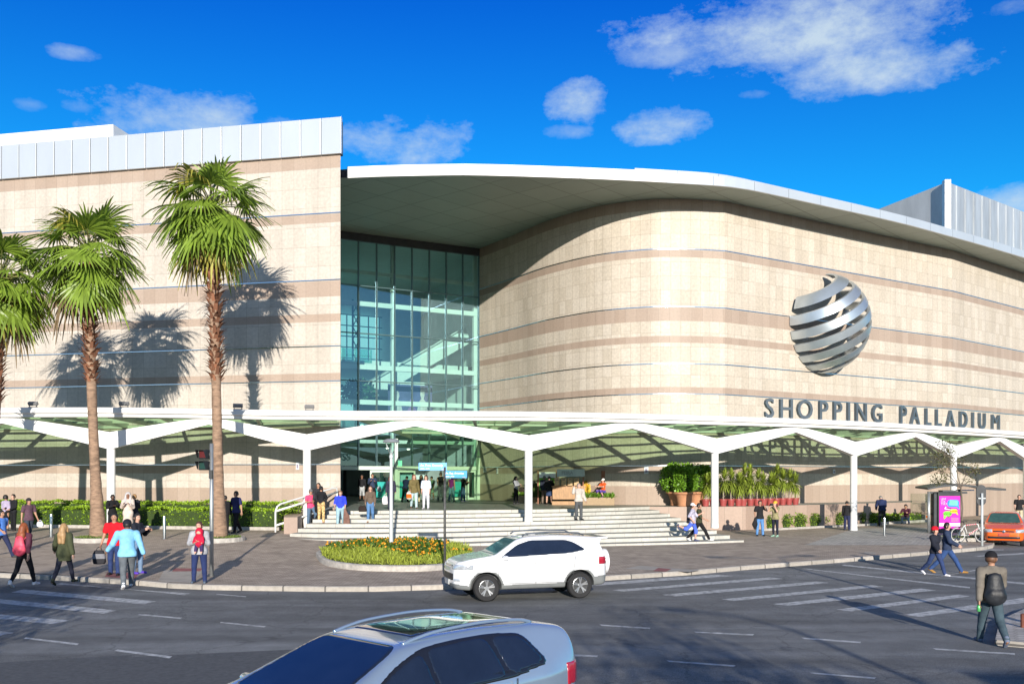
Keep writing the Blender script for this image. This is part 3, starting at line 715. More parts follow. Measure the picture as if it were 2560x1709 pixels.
# hanging fashion posters: plain generic figures
ad = MB(); ad.box(g3(3.3, 7.7, -4.0), (3.3, .06, 3.2), ax=gax); put(ad, 'hanging_banner', mat('violet_banner', (.10, .09, .22), .6, var=.5, scale=.9))
fg = MB()
for s, m_, hgt in ((4.3, 0, 2.7), (3.2, 1, 2.2), (2.4, 0, 2.9)):
    fg.lathe([(0, 0), (.34, .05), (.42, hgt * .45), (.30, hgt * .68), (.08, hgt * .76), (.17, hgt * .86), (.15, hgt * .96), (0, hgt)], 10, g3(s, 6.15, -3.95), m_)
for v in range(len(fg.v)):
    p = Vector(fg.v[v]); dd = (p - g3(0, 0, -3.95)); k = dd.x * gn.x + dd.y * gn.y; fg.v[v] = (p.x - gn.x * k * .9, p.y - gn.y * k * .9, p.z)
put(fg, 'banner_figures', [mat('pale_print', (.55, .50, .52), .7, var=.4, scale=2), mat('violet_print', (.30, .14, .36), .7, var=.4, scale=2)])
ip = MB()
P = np.random.normal(size=(900, 3)); P /= np.linalg.norm(P, axis=1)[:, None]; P2 = P * np.random.uniform(.5, 1, (900, 1)) * np.array([1.1, 1.1, .8])
V, Q = leaf_quads(P2, P, .3)
V = V + np.array(g3(7.3, 8.6, -3.5)); ip.add(V.tolist(), Q.tolist()); ip.tube([g3(7.3, 6.3, -3.5), g3(7.3, 8.5, -3.5)], .07)
put(ip, 'indoor_plant', mat('indoor_leaf', (.05, .13, .05), .5, var=.4, island=.6))
for s, z in ((6.1, 6.55), (4.2, 4.95), (2.6, 4.9), (8.3, 4.9)):
    wl = MB(); wl.lathe([(0, -.04), (.10, -.04), (.10, .03), (0, .03)], 12, g3(s, z, -6.0)); put(wl, 'interior_lamp', emis('warm_lamp', (1, .93, .75), 4))

# plaza, stairs, terrace
plat_m = tile_mat('green_grey_granite_floor', (.21, .215, .18), (.25, .255, .215), (.12, .12, .10), .9, .9, .006, .45, .2, 5, uv=False)
tread_m = tile_mat('stair_tread_stone', (.33, .315, .28), (.37, .355, .315), (.2, .19, .17), 1.3, 40, .008, .7, .22, 5, uv=False)
riser_m = tile_mat('stair_riser_stone', (.50, .485, .43), (.60, .58, .52), (.30, .28, .25), 1.25, 40, .01, .6, .18, 6, stain=.16)
top_c = [(-8.6, 44.4), (-5.0, 45.1), (-2, 45.7), (1.5, 46.6), (4.5, 48.3), (7.25, 50.6)]
bot_c = [site(712, 1343), site(900, 1357), site(1150, 1366), site(1485, 1366), site(1720, 1361), site(1872, 1356)]
bot_c = [(p.x, p.y) for p in bot_c]
NS = 9; top_s, bot_s = catmull(top_c, 5), catmull(bot_c, 5)
stairs = empty('entrance_stairs', (0, 40, .2), 'wide fan of pale granite steps rising to the mall entrance', 'stairs')
sinv = Matrix.Translation(-stairs.location)
step_lines = []
for k in range(NS):
    step_lines.append([a.lerp(b, min(1.0, k * .147 / (PLAT - walk_z(b.x, b.y) - .03))) for a, b in zip(top_s, bot_s)])
RISE = .147
for k in range(NS):
    z = PLAT - k * RISE; b = MB(); ln_ = step_lines[k]; n = len(ln_)
    zb = z - RISE - (.4 if k == NS - 1 else .02); L = 0
    for a, c in zip(ln_, ln_[1:]):
        L2 = L + (c - a).length
        b.add([(a.x, a.y, zb), (c.x, c.y, zb), (c.x, c.y, z), (a.x, a.y, z)], [(0, 1, 2, 3)], 0, [[(L + k * .4, 0), (L2 + k * .4, 0), (L2 + k * .4, .15), (L + k * .4, .15)]]); L = L2
    # ends close back to the flank
    for i_, s_ in ((0, -1), (n - 1, 1)):
        a = ln_[i_]; q = step_lines[0][i_] if k else a; 
        e = Vector((q.x + s_ * 0, q.y + 3))
        if k: b.add([(a.x, a.y, zb - .6), (q.x, q.y, zb - .6), (q.x, q.y, z), (a.x, a.y, z)], [(0, 1, 2, 3)], 0, [[(0, 0), (3, 0), (3, .15), (0, .15)]])
    if k:
        pv = step_lines[k - 1]
        b.add([(p.x, p.y, z) for p in ln_] + [(p.x, p.y, z) for p in pv], [(i, i + 1, n + i + 1, n + i) for i in range(n - 1)], 1)
    o = b.build('step', [riser_m, tread_m], stairs); o.matrix_parent_inverse = sinv
pf = MB(); pf.add([(p.x, p.y, PLAT) for p in top_s] + [(12.5, 54.3, PLAT), (8.4, 53.4, PLAT), (-2.2, 66, PLAT), (-13, 61, PLAT), (-8.6, 45.2, PLAT)], [tuple(range(len(top_s) + 5))])
o = pf.build('landing', plat_m, stairs); o.matrix_parent_inverse = sinv

terr_m = tile_mat('terrace_wall_slabs', (.36, .262, .205), (.42, .315, .25), (.22, .17, .13), 1.0, 3, .008, .5, .12, 8, stain=.06)
AD = Vector((.839, .545)); An = Vector((.545, -.839))
def wall_off(s, o): q = Vector((11.86, 53.5)) + AD * s + An * o; return (q.x, q.y)
def terr_pt(px, off):
    best = None
    for i in range(len(right_poly) - 1):
        a, c = right_poly[i] + rn[i] * off, right_poly[i + 1] + rn[i + 1] * off
        f0, f1 = CX + F * a.x / a.y, CX + F * c.x / c.y
        if f0 <= px < f1 and c.x > 6: best = a.lerp(c, (px - f0) / (f1 - f0))
    return best
tr = MB(); tr.prism([(7.25, 50.62), (9.4, 50.45), wall_off(-1.0, 2.5), wall_off(17.2, 2.5), wall_off(17.2, .02), (9.5, 53.0)], -.2, PLAT - .004, 0, 1)
tr2 = tr.build('terrace', [terr_m, tread_m], stairs); tr2.matrix_parent_inverse = sinv; tr2['label'] = 'low brown stone terrace that carries the row of pots'
# flank block on the left of the stairs
fl = MB(); a = site(718, 1322); fl.prism([(-9.65, 40.6), (-9.12, 40.8), (-9.62, 44.4), (-10.6, 44.8)], .1, 1.28, 0, 0)
o = fl.build('flank_wall', terr_m, stairs); o.matrix_parent_inverse = sinv
# low wall under the hedge side
hr = empty('handrail', (-8, 42, .6), 'white double tube handrail sloping along the left end of the steps', 'handrail'); hinv = Matrix.Translation(-hr.location)
r0, r1 = Vector((-10.25, 41.6, 1.50)), Vector((-8.2, 45.0, 2.26))
def rail(dz, name):
    b = MB(); b.tube([r0 + Vector((0, 0, dz)), r1 + Vector((0, 0, dz))], .045, 8); o = b.build(name, white_m, hr, smooth=True); o.matrix_parent_inverse = hinv
for dz in (0, -.62): rail(dz, 'rail')
b = MB(); h = Vector((0, 0, .25)); b.tube([r0 + Vector((0, 0, .0)), r0 + Vector((.05, .1, .2)), r0.lerp(r1, .08) + h, r0.lerp(r1, .92) + h, r1 + Vector((-.02, 0, .2)), r1], .04, 8); o = b.build('grip_rail', white_m, hr, smooth=True); o.matrix_parent_inverse = hinv
for p in (r0, r0.lerp(r1, .5), r1):
    b = MB(); b.tube([(p.x, p.y, .3 if p is r0 else p.z - 1.15), (p.x, p.y, p.z)], .04, 8); o = b.build('post', white_m, hr, smooth=True); o.matrix_parent_inverse = hinv
# pale kerb under hedges handled with the planting

# ------------------------------------------------------------------ canopy
col_xy = [(-36.5, 45.4), (-27.0, 43.2), (-17.5, 41.9), (-9.27, 43.4), (.75, 43.5), (9.78, 46.3), (17.9, 50.3), (25.75, 56.0), (33.3, 62.2), (41, 68.6)]
CV = catmull([Vector(c) for c in col_xy], 8); cn = normals2(CV)
canopy = empty('entrance_canopy', (0, 43.5, 1.0), 'long white canopy with zigzag beams, round columns and green glass roof', 'canopy'); cinv = Matrix.Translation(-canopy.location)
def cput(b, name, m, parent=canopy, **kw):
    o = b.build(name, m, parent, **kw)
    o.matrix_parent_inverse = cinv
    return o
VALB, VALT, PKB, PKT = 4.12, 4.86, 5.24, 5.56
def vz(x): return -.004 * x                       # the canopy dips slightly towards the side street
fa = MB()
prof = [(.62, 5.50), (.62, 5.62), (.78, 5.66), (.78, 5.84), (.70, 5.90), (.15, 5.90), (.15, 5.50)]
np_ = len(prof); vs = []
for i, p in enumerate(CV):
    for o_, z in prof: vs.append((p.x + cn[i].x * o_, p.y + cn[i].y * o_, z + vz(p.x)))
fa.add(vs, [(i * np_ + k, (i + 1) * np_ + k, (i + 1) * np_ + (k + 1) % np_, i * np_ + (k + 1) % np_) for i in range(len(CV) - 1) for k in range(np_)])
fas_m = mat('weathered_white_fascia', (.74, .73, .70), .6, var=.10, scale=1.2, stretch=(1, 1, 4))
cput(fa, 'fascia', fas_m)
for i, (x, y) in enumerate(col_xy):
    zb = {4: PLAT - 3 * RISE, 5: PLAT - 6 * RISE}.get(i, walk_z(x, y) - .05)
    b = MB(); b.lathe([(.20, zb), (.185, zb + .25), (.18, zb + .6), (.18, VALT - .05 + vz(x)), (0, VALT - .05 + vz(x))], 24, (x, y, 0)); cput(b, 'column', white_m, smooth=True, auto=40)
    if i == len(col_xy) - 1: break
    # zigzag beam: valley - peak - valley, following the curve
    k0, k1 = i * 8, i * 8 + 8; sec = []
    for k in range(k0, k1 + 1):
        t = (k - k0) / 8.0; u = 1 - abs(2 * t - 1)
        top = VALT + (PKT - VALT) * (u ** .92); bot = VALB + (PKB - VALB) * u
        if k in (k0, k1): pass
        p, q = CV[k], cn[k]; zz = vz(p.x); o1, o2 = (.17 + .30 * u, -.15 + .3 * u)
        sec += [(p.x + q.x * o1, p.y + q.y * o1, bot + zz), (p.x + q.x * o1, p.y + q.y * o1, top + zz), (p.x + q.x * o2, p.y + q.y * o2, top + zz), (p.x + q.x * o2, p.y + q.y * o2, bot + zz)]
    b = MB(); b.add(sec, [(4 * j + a_, 4 * j + 4 + a_, 4 * j + 4 + (a_ + 1) % 4, 4 * j + (a_ + 1) % 4) for j in range(8) for a_ in range(4)]); cput(b, 'zigzag_beam', white_m)
# back line that the glass roof runs to
def hit(p, d):
    best = None
    for poly in (left_poly, [Vector((-12.0, 59.4)), G1], right_poly):
        for a, c in zip(poly, poly[1:]):
            e = c - a; den = d.x * e.y - d.y * e.x
            if abs(den) < 1e-6: continue
            t = ((a.x - p.x) * e.y - (a.y - p.y) * e.x) / den; u = ((a.x - p.x) * d.y - (a.y - p.y) * d.x) / den
            if t > .5 and -.001 <= u <= 1.001 and (best is None or t < best): best = t
    return best
roof_glass = glass_mat('canopy_green_glass', (.50, .70, .45), (.9, 1, .95), .08, .55)
raf_m = mat('canopy_rafter_paint', (.50, .56, .46), .5, var=.06)
gl = MB(); prev = None; R_list = []
for i in range(0, len(CV)):
    d = -cn[i]; t = hit(CV[i], d)
    if t is None or t > 26: 
        prev = None; continue
    a = CV[i] + d * -.2; e = CV[i] + d * (t - .02); R_list.append((i, a, e))
    if prev is not None and abs((e - prev[1]).length) < 9:
        pa, pe = prev
        gl.add([(pa.x, pa.y, 5.70 + vz(pa.x)), (a.x, a.y, 5.70 + vz(a.x)), (e.x, e.y, 5.62), (pe.x, pe.y, 5.62)], [(3, 2, 1, 0)])
    prev = (a, e)
cput(gl, 'glass_roof', roof_glass)
cnt = 0
for j, (i, a, e) in enumerate(R_list):
    if i % 2 == 0 and cnt < 60:
        b = MB(); b.beam((a.x, a.y, 5.58 + vz(a.x)), (e.x, e.y, 5.52), .12, .22); cput(b, 'rafter', raf_m); cnt += 1
for f_ in (.25, .5, .75):
    pl = MB()
    for (i, a, e), (i2, a2, e2) in zip(R_list, R_list[1:]):
        if i2 == i + 1 and (e - e2).length < 9:
            p, q = a.lerp(e, f_), a2.lerp(e2, f_); pl.beam((p.x, p.y, 5.60 + vz(p.x) * (1 - f_)), (q.x, q.y, 5.60 + vz(q.x) * (1 - f_)), .07, .10)
        elif pl.v: cput(pl, 'purlin', raf_m); pl = MB()
    if pl.v: cput(pl, 'purlin', raf_m)
for poly in (left_poly, right_poly):
    nn = normals2(poly); ld = MB()
    for i in range(len(poly) - 1):
        a, c = poly[i] + nn[i] * .06, poly[i + 1] + nn[i + 1] * .06; ld.beam((a.x, a.y, 5.46), (c.x, c.y, 5.46), .12, .14)
    cput(ld, 'wall_ledger', raf_m)
edge_m = mat('granite_edging', (.42, .39, .35), .8, var=.28, scale=5, bump=.3, bscale=25)
# ================================================================== SIGN AND EMBLEM ON THE BUILDING
steel_l = mat('brushed_steel_letters', (.17, .20, .22), .42, .6, var=.12, scale=2)
steel_g = mat('brushed_steel_emblem', (.50, .56, .60), .36, .7, var=.15, scale=.7)
def on_curve(px):
    for i in range(len(CV) - 1):
        a, c = CV[i], CV[i + 1]
        if a.y < 5: continue
        fa_, fc = CX + F * a.x / a.y, CX + F * c.x / c.y
        if fa_ <= px <= fc:
            lo_, hi = 0, 1
            for _ in range(30):
                m_ = (lo_ + hi) / 2; q = a.lerp(c, m_)
                if CX + F * q.x / q.y < px: lo_ = m_
                else: hi = m_
            return a.lerp(c, lo_), (c - a).normalized()
sign_pos = [('S', 1926), ('H', 1968), ('O', 2014), ('P', 2059), ('P', 2094), ('I', 2122), ('N', 2153), ('G', 2193), ('P', 2257), ('A', 2287), ('L', 2319), ('L', 2345), ('A', 2376), ('D', 2408), ('I', 2432), ('U', 2455), ('M', 2489)]
p0, _ = on_curve(2193)
sign = empty('name_sign', (p0.x, p0.y, 5.95), 'row of grey steel capital letters standing on the canopy edge', 'sign')
for ch, px in sign_pos:
    q, d = on_curve(px - 15); nrm = Vector((d.y, -d.x)); q = q + nrm * .34
    vs, fs = text_mesh(ch, 1.33, .15, -.012 if ch == 'M' else .012); vs = [(v[0] * (1.22 if ch == 'M' else 1), v[1], v[2]) for v in vs]
    b = MB(); z0 = 5.90 + vz(q.x) + .05
    b.add([(q.x + d.x * v[0] + nrm.x * v[2], q.y + d.y * v[0] + nrm.y * v[2], z0 + v[1]) for v in vs], fs)
    for s in (-.18, .18):
        if ch in 'I' and s > 0: continue
        b.box((q.x + d.x * s, q.y + d.y * s, z0 - .03), (.05, .05, .10))
    o = b.build('letter', steel_l, sign); o.matrix_parent_inverse = Matrix.Translation(-sign.location)

# globe of seven tilted ribbons on the curved wall
gc2 = Vector((11.86, 53.5)) + AD * 7.9; gz = EYE + (YH - 806) * (gc2.y - .6) / F
gX, gN, gZ = AD.to_3d(), An.to_3d(), Vector((0, 0, 1)); GR = 3.0
globe = empty('globe_emblem', (gc2.x, gc2.y, gz), 'steel globe emblem of seven tilted ribbons on the curved stone wall', 'emblem')
tilt = R(30); axis = (gZ * cos(tilt) - gX * sin(tilt) + gN * .05).normalized()
e1 = (gX - axis * gX.dot(axis)).normalized(); e2 = axis.cross(e1); e2 = e2 if e2.dot(gN) > 0 else -e2
gcen = Vector((gc2.x, gc2.y, gz)) + gN * .12
for k in range(7):
    h0 = (-.95 + k * .270) * GR; h1 = h0 + .158 * GR
    b = MB(); vs = []; n = 40; th = .16
    a0, a1 = R(-2), R(182)
    if k in (0, 6): a0, a1 = R(4), R(176)
    for i in range(n + 1):
        a = a0 + (a1 - a0) * i / n; r_ = e1 * cos(a) + e2 * sin(a)
        for h in (h0, (h0 + h1) / 2, h1):
            rr = sqrt(max(.05, GR * GR - h * h)); vs.append(gcen + axis * h + r_ * rr)
        for h in (h1, (h0 + h1) / 2, h0):
            rr = sqrt(max(.05, GR * GR - h * h)); vs.append(gcen + axis * h + r_ * max(.05, rr - th))
    fs = [(i * 6 + j, (i + 1) * 6 + j, (i + 1) * 6 + (j + 1) % 6, i * 6 + (j + 1) % 6) for i in range(n) for j in range(6)] + [tuple(range(6)), tuple(n * 6 + j for j in reversed(range(6)))]
    vs = [v - gX * ((v - globe.location).dot(gX) * .11) for v in vs]
    vs = [v if (v - globe.location).dot(gN) > .06 else v - gN * ((v - globe.location).dot(gN) - .06) for v in vs]
    o = b.add(vs, fs).build('ribbon', steel_g, globe, smooth=True, auto=35); o.matrix_parent_inverse = Matrix.Translation(-globe.location)
# floodlights on the canopy edge
for px, lab in ((100, 'small floodlight on the canopy edge above the far left palm'), (320, 'small floodlight on the canopy edge between the two front palms'), (596, 'small floodlight on the canopy edge right of the tall palm'), (778, 'small floodlight on the canopy edge left of the glass entrance')):
    q, d = on_curve(px); nrm = Vector((d.y, -d.x)); q = q + nrm * .5
    t = empty('floodlight', (q.x, q.y, 5.9 + vz(q.x)), lab, 'floodlight', 'floodlights along the canopy edge', atan2(d.y, d.x))
    b = MB(); b.box((0, 0, .18), (.42, .12, .14), ax=(Vector((1, 0, 0)), Vector((0, .8, .6)), Vector((0, -.6, .8)))); b.build('lamp_housing', mat('flood_grey', (.22, .22, .22), .5), t)
    b = MB(); b.beam((-.16, 0, 0), (-.16, 0, .2), .03, .03); b.beam((.16, 0, 0), (.16, 0, .2), .03, .03); b.box((0, 0, .02), (.4, .12, .03)); b.build('bracket', dark_m, t)

# ================================================================== PALMS
frond_m = mat('palm_leaf', (.21, .31, .04), .40, var=.60, scale=3, island=.35, trans=.30, spec=.5)
frond_old = mat('palm_leaf_yellowing', (.33, .30, .05), .5, var=.45, island=.5, trans=.25)
frond_dead = mat('dead_palm_leaf', (.22, .15, .075), .8, var=.4, island=.6, trans=.1)
trunk_m = mat('palm_trunk_grey', (.27, .175, .115), .9, var=.45, scale=3, bump=.8, bscale=10, stretch=(1.2, 1.2, 3.5))
boot_m = mat('palm_leaf_bases', (.25, .11, .06), .9, var=.55, island=.7)
pet_m = mat('palm_petiole', (.22, .22, .07), .6, var=.35, island=.5)
grass_m = mat('verge_grass', (.13, .19, .03), .7, var=.5, island=.8, trans=.2)

def palm_crown(seed, n_fronds, Lp, Lb, el_top=82, el_bot=-62):
    rng = random.Random(seed); V, Fq, Mi, PV = [], [], [], MB()
    for k in range(n_fronds):
        t = (k + .5) / n_fronds
        el_ = R(el_top + (el_bot - el_top) * (t ** .92) + rng.uniform(-10, 10)); azk = k * 2.39996 + rng.uniform(-.25, .25)
        old = t > .92 or rng.random() < .06; dead = t > .93 and rng.random() < .7
        d = Vector((cos(azk) * cos(el_), sin(azk) * cos(el_), sin(el_)))
        side = Vector((-sin(azk), cos(azk), 0)); nrm = d.cross(side)
        lp = Lp * rng.uniform(.8, 1.12) * (.75 if t < .12 else 1); lb = Lb * rng.uniform(.85, 1.12) * (.8 if t < .1 else 1)
        base = Vector((cos(azk) * .12, sin(azk) * .12, .5 * (1 - t) - .25))
        sag = .10 + .10 * t; tip = base + d * lp + Vector((0, 0, -lp * lp * sag))
        midp = base + d * lp * .5 + Vector((0, 0, -lp * lp * sag * .25))
        PV.tube([base, midp, tip], [.035, .024, .016], 5, cap=False)
        d2 = (tip - midp).normalized(); side = (side + d2 * rng.uniform(-.2, .2)).normalized(); nrm = side.cross(d2).normalized()
        # the leaf plane leans over at the end of its stalk
        lean = rng.uniform(.0, .45) + .2 * t; d3 = (d2 * cos(lean) - Vector((0, 0, 1)) * sin(lean)).normalized(); side = (side - d3 * side.dot(d3)).normalized(); nrm = side.cross(d3).normalized()
        ns = 24; span = R(rng.uniform(195, 250)); grav = rng.uniform(.18, .50) * (1.25 if old else .8)
        fold = rng.uniform(.15, .45)
        for s in range(ns):
            a = -span / 2 + span * (s + .5) / ns; da = span / ns
            L = lb * (1 - .28 * abs(a) / (span / 2)) * rng.uniform(.80, 1.10)
            dr = (d3 * cos(a) + side * sin(a) + nrm * fold * abs(sin(a)) * .9).normalized(); sd = (side * cos(a) - d3 * sin(a))
            w0 = len(V); pl = 1 if s % 2 else -1; dl = rng.uniform(.75, 1.35)
            for tt, wf in ((.03, 1), (.3, 1), (.52, .92), (.76, .5), (1.0, .03)):
                r = L * tt; hw = min(.5 * r * da * 1.05, .5 * L * .5 * da * 1.05) * wf + .002
                c = tip + dr * r + Vector((0, 0, -1)) * (grav * dl * L * max(0, tt - .38) ** 2 * 1.9)
                if tt > .8: c -= dr * L * .10 * grav
                V.append(c - sd * hw + nrm * (.010 * pl)); V.append(c + sd * hw - nrm * (.010 * pl))
            for j in range(4):
                Fq.append((w0 + 2 * j, w0 + 2 * j + 1, w0 + 2 * j + 3, w0 + 2 * j + 2)); Mi.append(2 if dead else 1 if old else 0)
    return np.array([tuple(v) for v in V]), np.array(Fq), Mi, PV

def palm(seed, base, top, r0, r1, boots_from, Lp, Lb, nf, label):
    t = empty('palm_tree', base, label, 'palm tree', 'fan palms in front of the left wing'); inv_ = Matrix.Translation(-Vector(base)); rng = random.Random(seed)
    b = MB(); base = Vector(base); top = Vector(top); n = 34; pts, rad = [], []
    bend = Vector((rng.uniform(-.12, .12), 0, 0))
    for i in range(n + 1):
        u = i / n; p = base.lerp(top, u) + bend * sin(pi * u); pts.append(p - base + Vector((0, 0, -.15 if i == 0 else 0)))
        flare = max(0, 1 - u / .30) ** 2.0
        rad.append((r1 + (r0 - r1) * flare + .015 * (rng.random() - .5) + (.012 if i % 2 else 0)) * (1 - .12 * u))
    b.tube(pts, rad, 18); b.build('trunk', trunk_m, t, smooth=True)
    # old leaf bases: stubs that point up and out around the upper trunk
    q = MB(); H = (top - base).length; z = boots_from * H; kk = 0
    while z < H + .25:
        u = min(1, z / H); c = base.lerp(top, u) + bend * sin(pi * u) - base; c.z = z
        for _ in range(5):
            a = kk * 2.39996 + rng.uniform(-.2, .2); kk += 1; od = Vector((cos(a), sin(a), 0)); tg = Vector((-sin(a), cos(a), 0))
            L = rng.uniform(.26, .52); w = rng.uniform(.06, .10); up_ = rng.uniform(.25, 1.0)
            c0 = c + od * (r1 * .8) + Vector((0, 0, rng.uniform(-.06, .06))); c1 = c0 + od * L * .45 + Vector((0, 0, L * up_ * .75)); c2 = c0 + od * L * .95 + Vector((0, 0, L * up_))
            q.add([c0 - tg * w, c0 + tg * w, c1 + tg * w * .7, c1 - tg * w * .7, c2 + tg * w * .12, c2 - tg * w * .12, c0 - od * .03, c1 - od * .02], [(0, 1, 2, 3), (3, 2, 4, 5), (0, 3, 7, 6), (1, 6, 7, 2), (3, 5, 4, 2)])
        z += .105
    q.build('leaf_bases', boot_m, t)
    V, Q, Mi, PV = palm_crown(seed, nf, Lp, Lb)
    off = np.array(top - base) + np.array((0, 0, .55)); 
    np_mesh('crown', V + off, Q, [frond_m, frond_old, frond_dead], t, smooth=False, mi=Mi)
    PV.v = [tuple(np.array(v) + off) for v in PV.v]; PV.build('leaf_stalks', pet_m, t)
    return t
PY = 37.6
def palm_at(seed, bpx, tpx, tpy, depth, r0, r1, boots, Lp, Lb, nf, label):
    X = (bpx - CX) / F * depth; z = walk_z(X, depth); tp = at(tpx, tpy, depth)
    return palm(seed, (X, depth, z), tp, r0, r1, boots, Lp, Lb, nf, label)
palm_at(5, 548, 529, 556, PY, .34, .19, .50, 1.28, 1.50, 47, 'tall fan palm with shaggy upper trunk behind the traffic signal pole')
palm_at(8, 247, 222, 664, PY + .3, .36, .19, .57, 1.22, 1.50, 44, 'shorter fan palm with grey trunk, second from the left edge')
palm_at(13, -22, 2, 728, PY + .8, .38, .22, .55, 1.25, 1.48, 48, 'fan palm cut off by the left edge of the photo')
# planting rings at the palm feet
for px, lab in ((548, 'grass ring with stone edge at the tall palm foot'), (247, 'grass ring with stone edge at the shorter palm foot')):
    p = site(px, 1343); t = empty('tree_pit', p, lab, 'tree pit', 'tree pits of the palms'); t.location.y = PY; t.location.x = (px - CX) / F * PY; t.location.z = walk_z(t.location.x, PY)
    b = MB(); b.lathe([(1.02, -.1), (1.0, .13), (.86, .13), (.84, -.1)], 28); b.build('stone_edge', edge_m, t)
    n = 1500; a = np.random.uniform(0, 2 * pi, n); r = np.sqrt(np.random.uniform(.05, 1, n)) * .84
    V, Q = leaf_quads(np.stack([r * np.cos(a), r * np.sin(a), np.full(n, .07)], 1), np.tile([0, 0, 1.0], (n, 1)), .12, .25, .6); np_mesh('grass', V, Q, grass_m, t, smooth=False)
    b = MB(); b.lathe([(.85, .08), (0, .10)], 20); b.build('soil', mat('soil', (.10, .08, .04), .9), t)

# ================================================================== HEDGES
hedge_m = mat('clipped_hedge_leaf', (.27, .42, .025), .5, var=.5, island=.85, trans=.25)
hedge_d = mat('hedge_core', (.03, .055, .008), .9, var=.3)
def hedge_block(poly, h, dens, parent, nm, lump=.05, size=.085, m=hedge_m):
    """leaf shell over an upright prism; poly counter-clockwise around the parent"""
    P, D = [], []; A = [Vector(p) for p in poly]; n = len(A)
    for i in range(n):
        a, c = A[i], A[(i + 1) % n]; L = (c - a).length; k = int(L * h * dens); nn = Vector(((c - a).y, -(c - a).x)).normalized()
        u = np.random.rand(k); zz = np.random.rand(k) * h
        P.append(np.stack([a.x + (c.x - a.x) * u, a.y + (c.y - a.y) * u, zz], 1)); D.append(np.tile([nn.x, nn.y, .35], (k, 1)))
    xs_, ys_ = [p.x for p in A], [p.y for p in A]; area = abs(sum(A[i].x * A[(i + 1) % n].y - A[(i + 1) % n].x * A[i].y for i in range(n))) / 2
    k = int(area * dens * 1.6); tri = []
    for _ in range(k):
        i = random.randrange(1, n - 1); r1_, r2_ = random.random(), random.random()
        if r1_ + r2_ > 1: r1_, r2_ = 1 - r1_, 1 - r2_
        q = A[0] + (A[i] - A[0]) * r1_ + (A[i + 1] - A[0]) * r2_; tri.append((q.x, q.y, h))
    P.append(np.array(tri)); D.append(np.tile([0, 0, 1.0], (k, 1))); P = np.concatenate(P); D = np.concatenate(D)
    D /= np.linalg.norm(D, axis=1)[:, None]
    wob = (np.sin(P[:, 0] * 3.1 + P[:, 2] * 2) + np.sin(P[:, 0] * 7.3 + P[:, 1] * 5) + np.sin(P[:, 2] * 9 + P[:, 0] * 1.7))[:, None]
    P = P + D * (wob * lump * .5 + np.random.uniform(-.09, .02, (len(P), 1)))
    V, Q = leaf_quads(P, D, size, .7, .75); np_mesh(nm, V, Q, m, parent, smooth=False)
    c = sum(A, Vector((0, 0))) / n; b = MB(); b.prism([tuple(c + (p - c) * .985 - (p - c).normalized() * .08) for p in A], -.1, h - .1); b.build('hedge_core', hedge_d, parent)
def hedge_run(name, px0, px1, py0, py1, deep, h, label, dens=230, group=None, tiers=((0, 1),), zf=walk_z):
    a, c = site(px0, py0), site(px1, py1); d = (c - a); d.z = 0; L = d.length; d.normalize(); nb = Vector((-d.y, d.x, 0))
    t = empty(name, (a + c) / 2, label, 'hedge', group); z = min(zf(a.x, a.y), zf(c.x, c.y)); t.location.z = (zf(a.x, a.y) + zf(c.x, c.y)) / 2
    o = t.location
    for off, k in tiers:
        A = [a + nb * off, c + nb * off, c + nb * (off + deep), a + nb * (off + deep)]
        hedge_block([(p.x - o.x, p.y - o.y) for p in A], h * k, dens, t, 'foliage')
    b = MB(); b.beam(a - nb * .22 - o + Vector((0, 0, .04)), c - nb * .22 - o + Vector((0, 0, .04)), .2, .2); b.build('stone_edge', edge_m, t)
    return t
hedge_run('hedge', -260, 706, 1313, 1324, 1.0, .92, 'long low clipped hedge under the left wing wall', tiers=((0, 1), (1.1, 1.27)))

# round box bushes along the terrace
bush_m = mat('box_bush_leaf', (.19, .29, .03), .5, var=.5, island=.85, trans=.25)
def blob_bush(name, loc, rx, ry, rz_, n, size, label, cat, group=None, m=bush_m, boxy=1.0):
    t = empty(name, loc, label, cat, group)
    P = np.random.normal(size=(n, 3)); P /= np.linalg.norm(P, axis=1)[:, None]; P = np.sign(P) * np.abs(P) ** boxy
    D = P / np.linalg.norm(P, axis=1)[:, None]
    lum = 1 + .10 * np.sin(P[:, :1] * 6 + 1) * np.sin(P[:, 1:2] * 5) + .07 * np.sin(P[:, 2:] * 9 + P[:, :1] * 4)
    Q0 = P * lum * np.random.uniform(.80, 1.02, (n, 1)) * np.array([rx, ry, rz_]) + np.array([0, 0, rz_ * .95]); Q0[:, 2] = np.maximum(Q0[:, 2], .01)
    V, Q = leaf_quads(Q0, D, size, .7, .8); np_mesh('foliage', V, Q, m, t, smooth=False)
    b = MB(); b.lathe([(0, .0), (rx * .62, .02), (rx * .74, rz_ * .9), (rx * .5, rz_ * 1.55), (0, rz_ * 1.68)], 14); b.build('stem', hedge_d, t)
    return t
bx = [(1917, 1322, .42, 'small round bush by the legs of the photographing couple'), (1958, 1320, .52, 'bright round bush right of the woman in the yellow hat'), (1996, 1319, .46, 'low round bush below the last red pots'), (2031, 1317, .45, 'low round bush on the terrace wall foot, fourth of its row'),
      (2058, 1315, .35, 'narrow round bush in the column shadow, fifth of its row'), (2092, 1314, .42, 'low round bush left of the man behind the column'), (2148, 1311, .40, 'round bush just right of the white column'), (2172, 1310, .40, 'round bush left of the stooping man in navy')]
for px, py, r_, lab in bx:
    blob_bush('round_bush', site(px, py) + Vector((.15, .55, 0)), r_, r_ * .9, .40, 900, .09, lab, 'bush', 'round bushes along the terrace wall')
hedge_run('hedge', 2192, 2312, 1310, 1303, .7, .55, 'dark low hedge behind the squatting man', dens=260)
kb2 = MB(); pts_ = [site(px, py) for px, py in ((1905, 1326), (1990, 1322), (2080, 1317), (2190, 1312))]
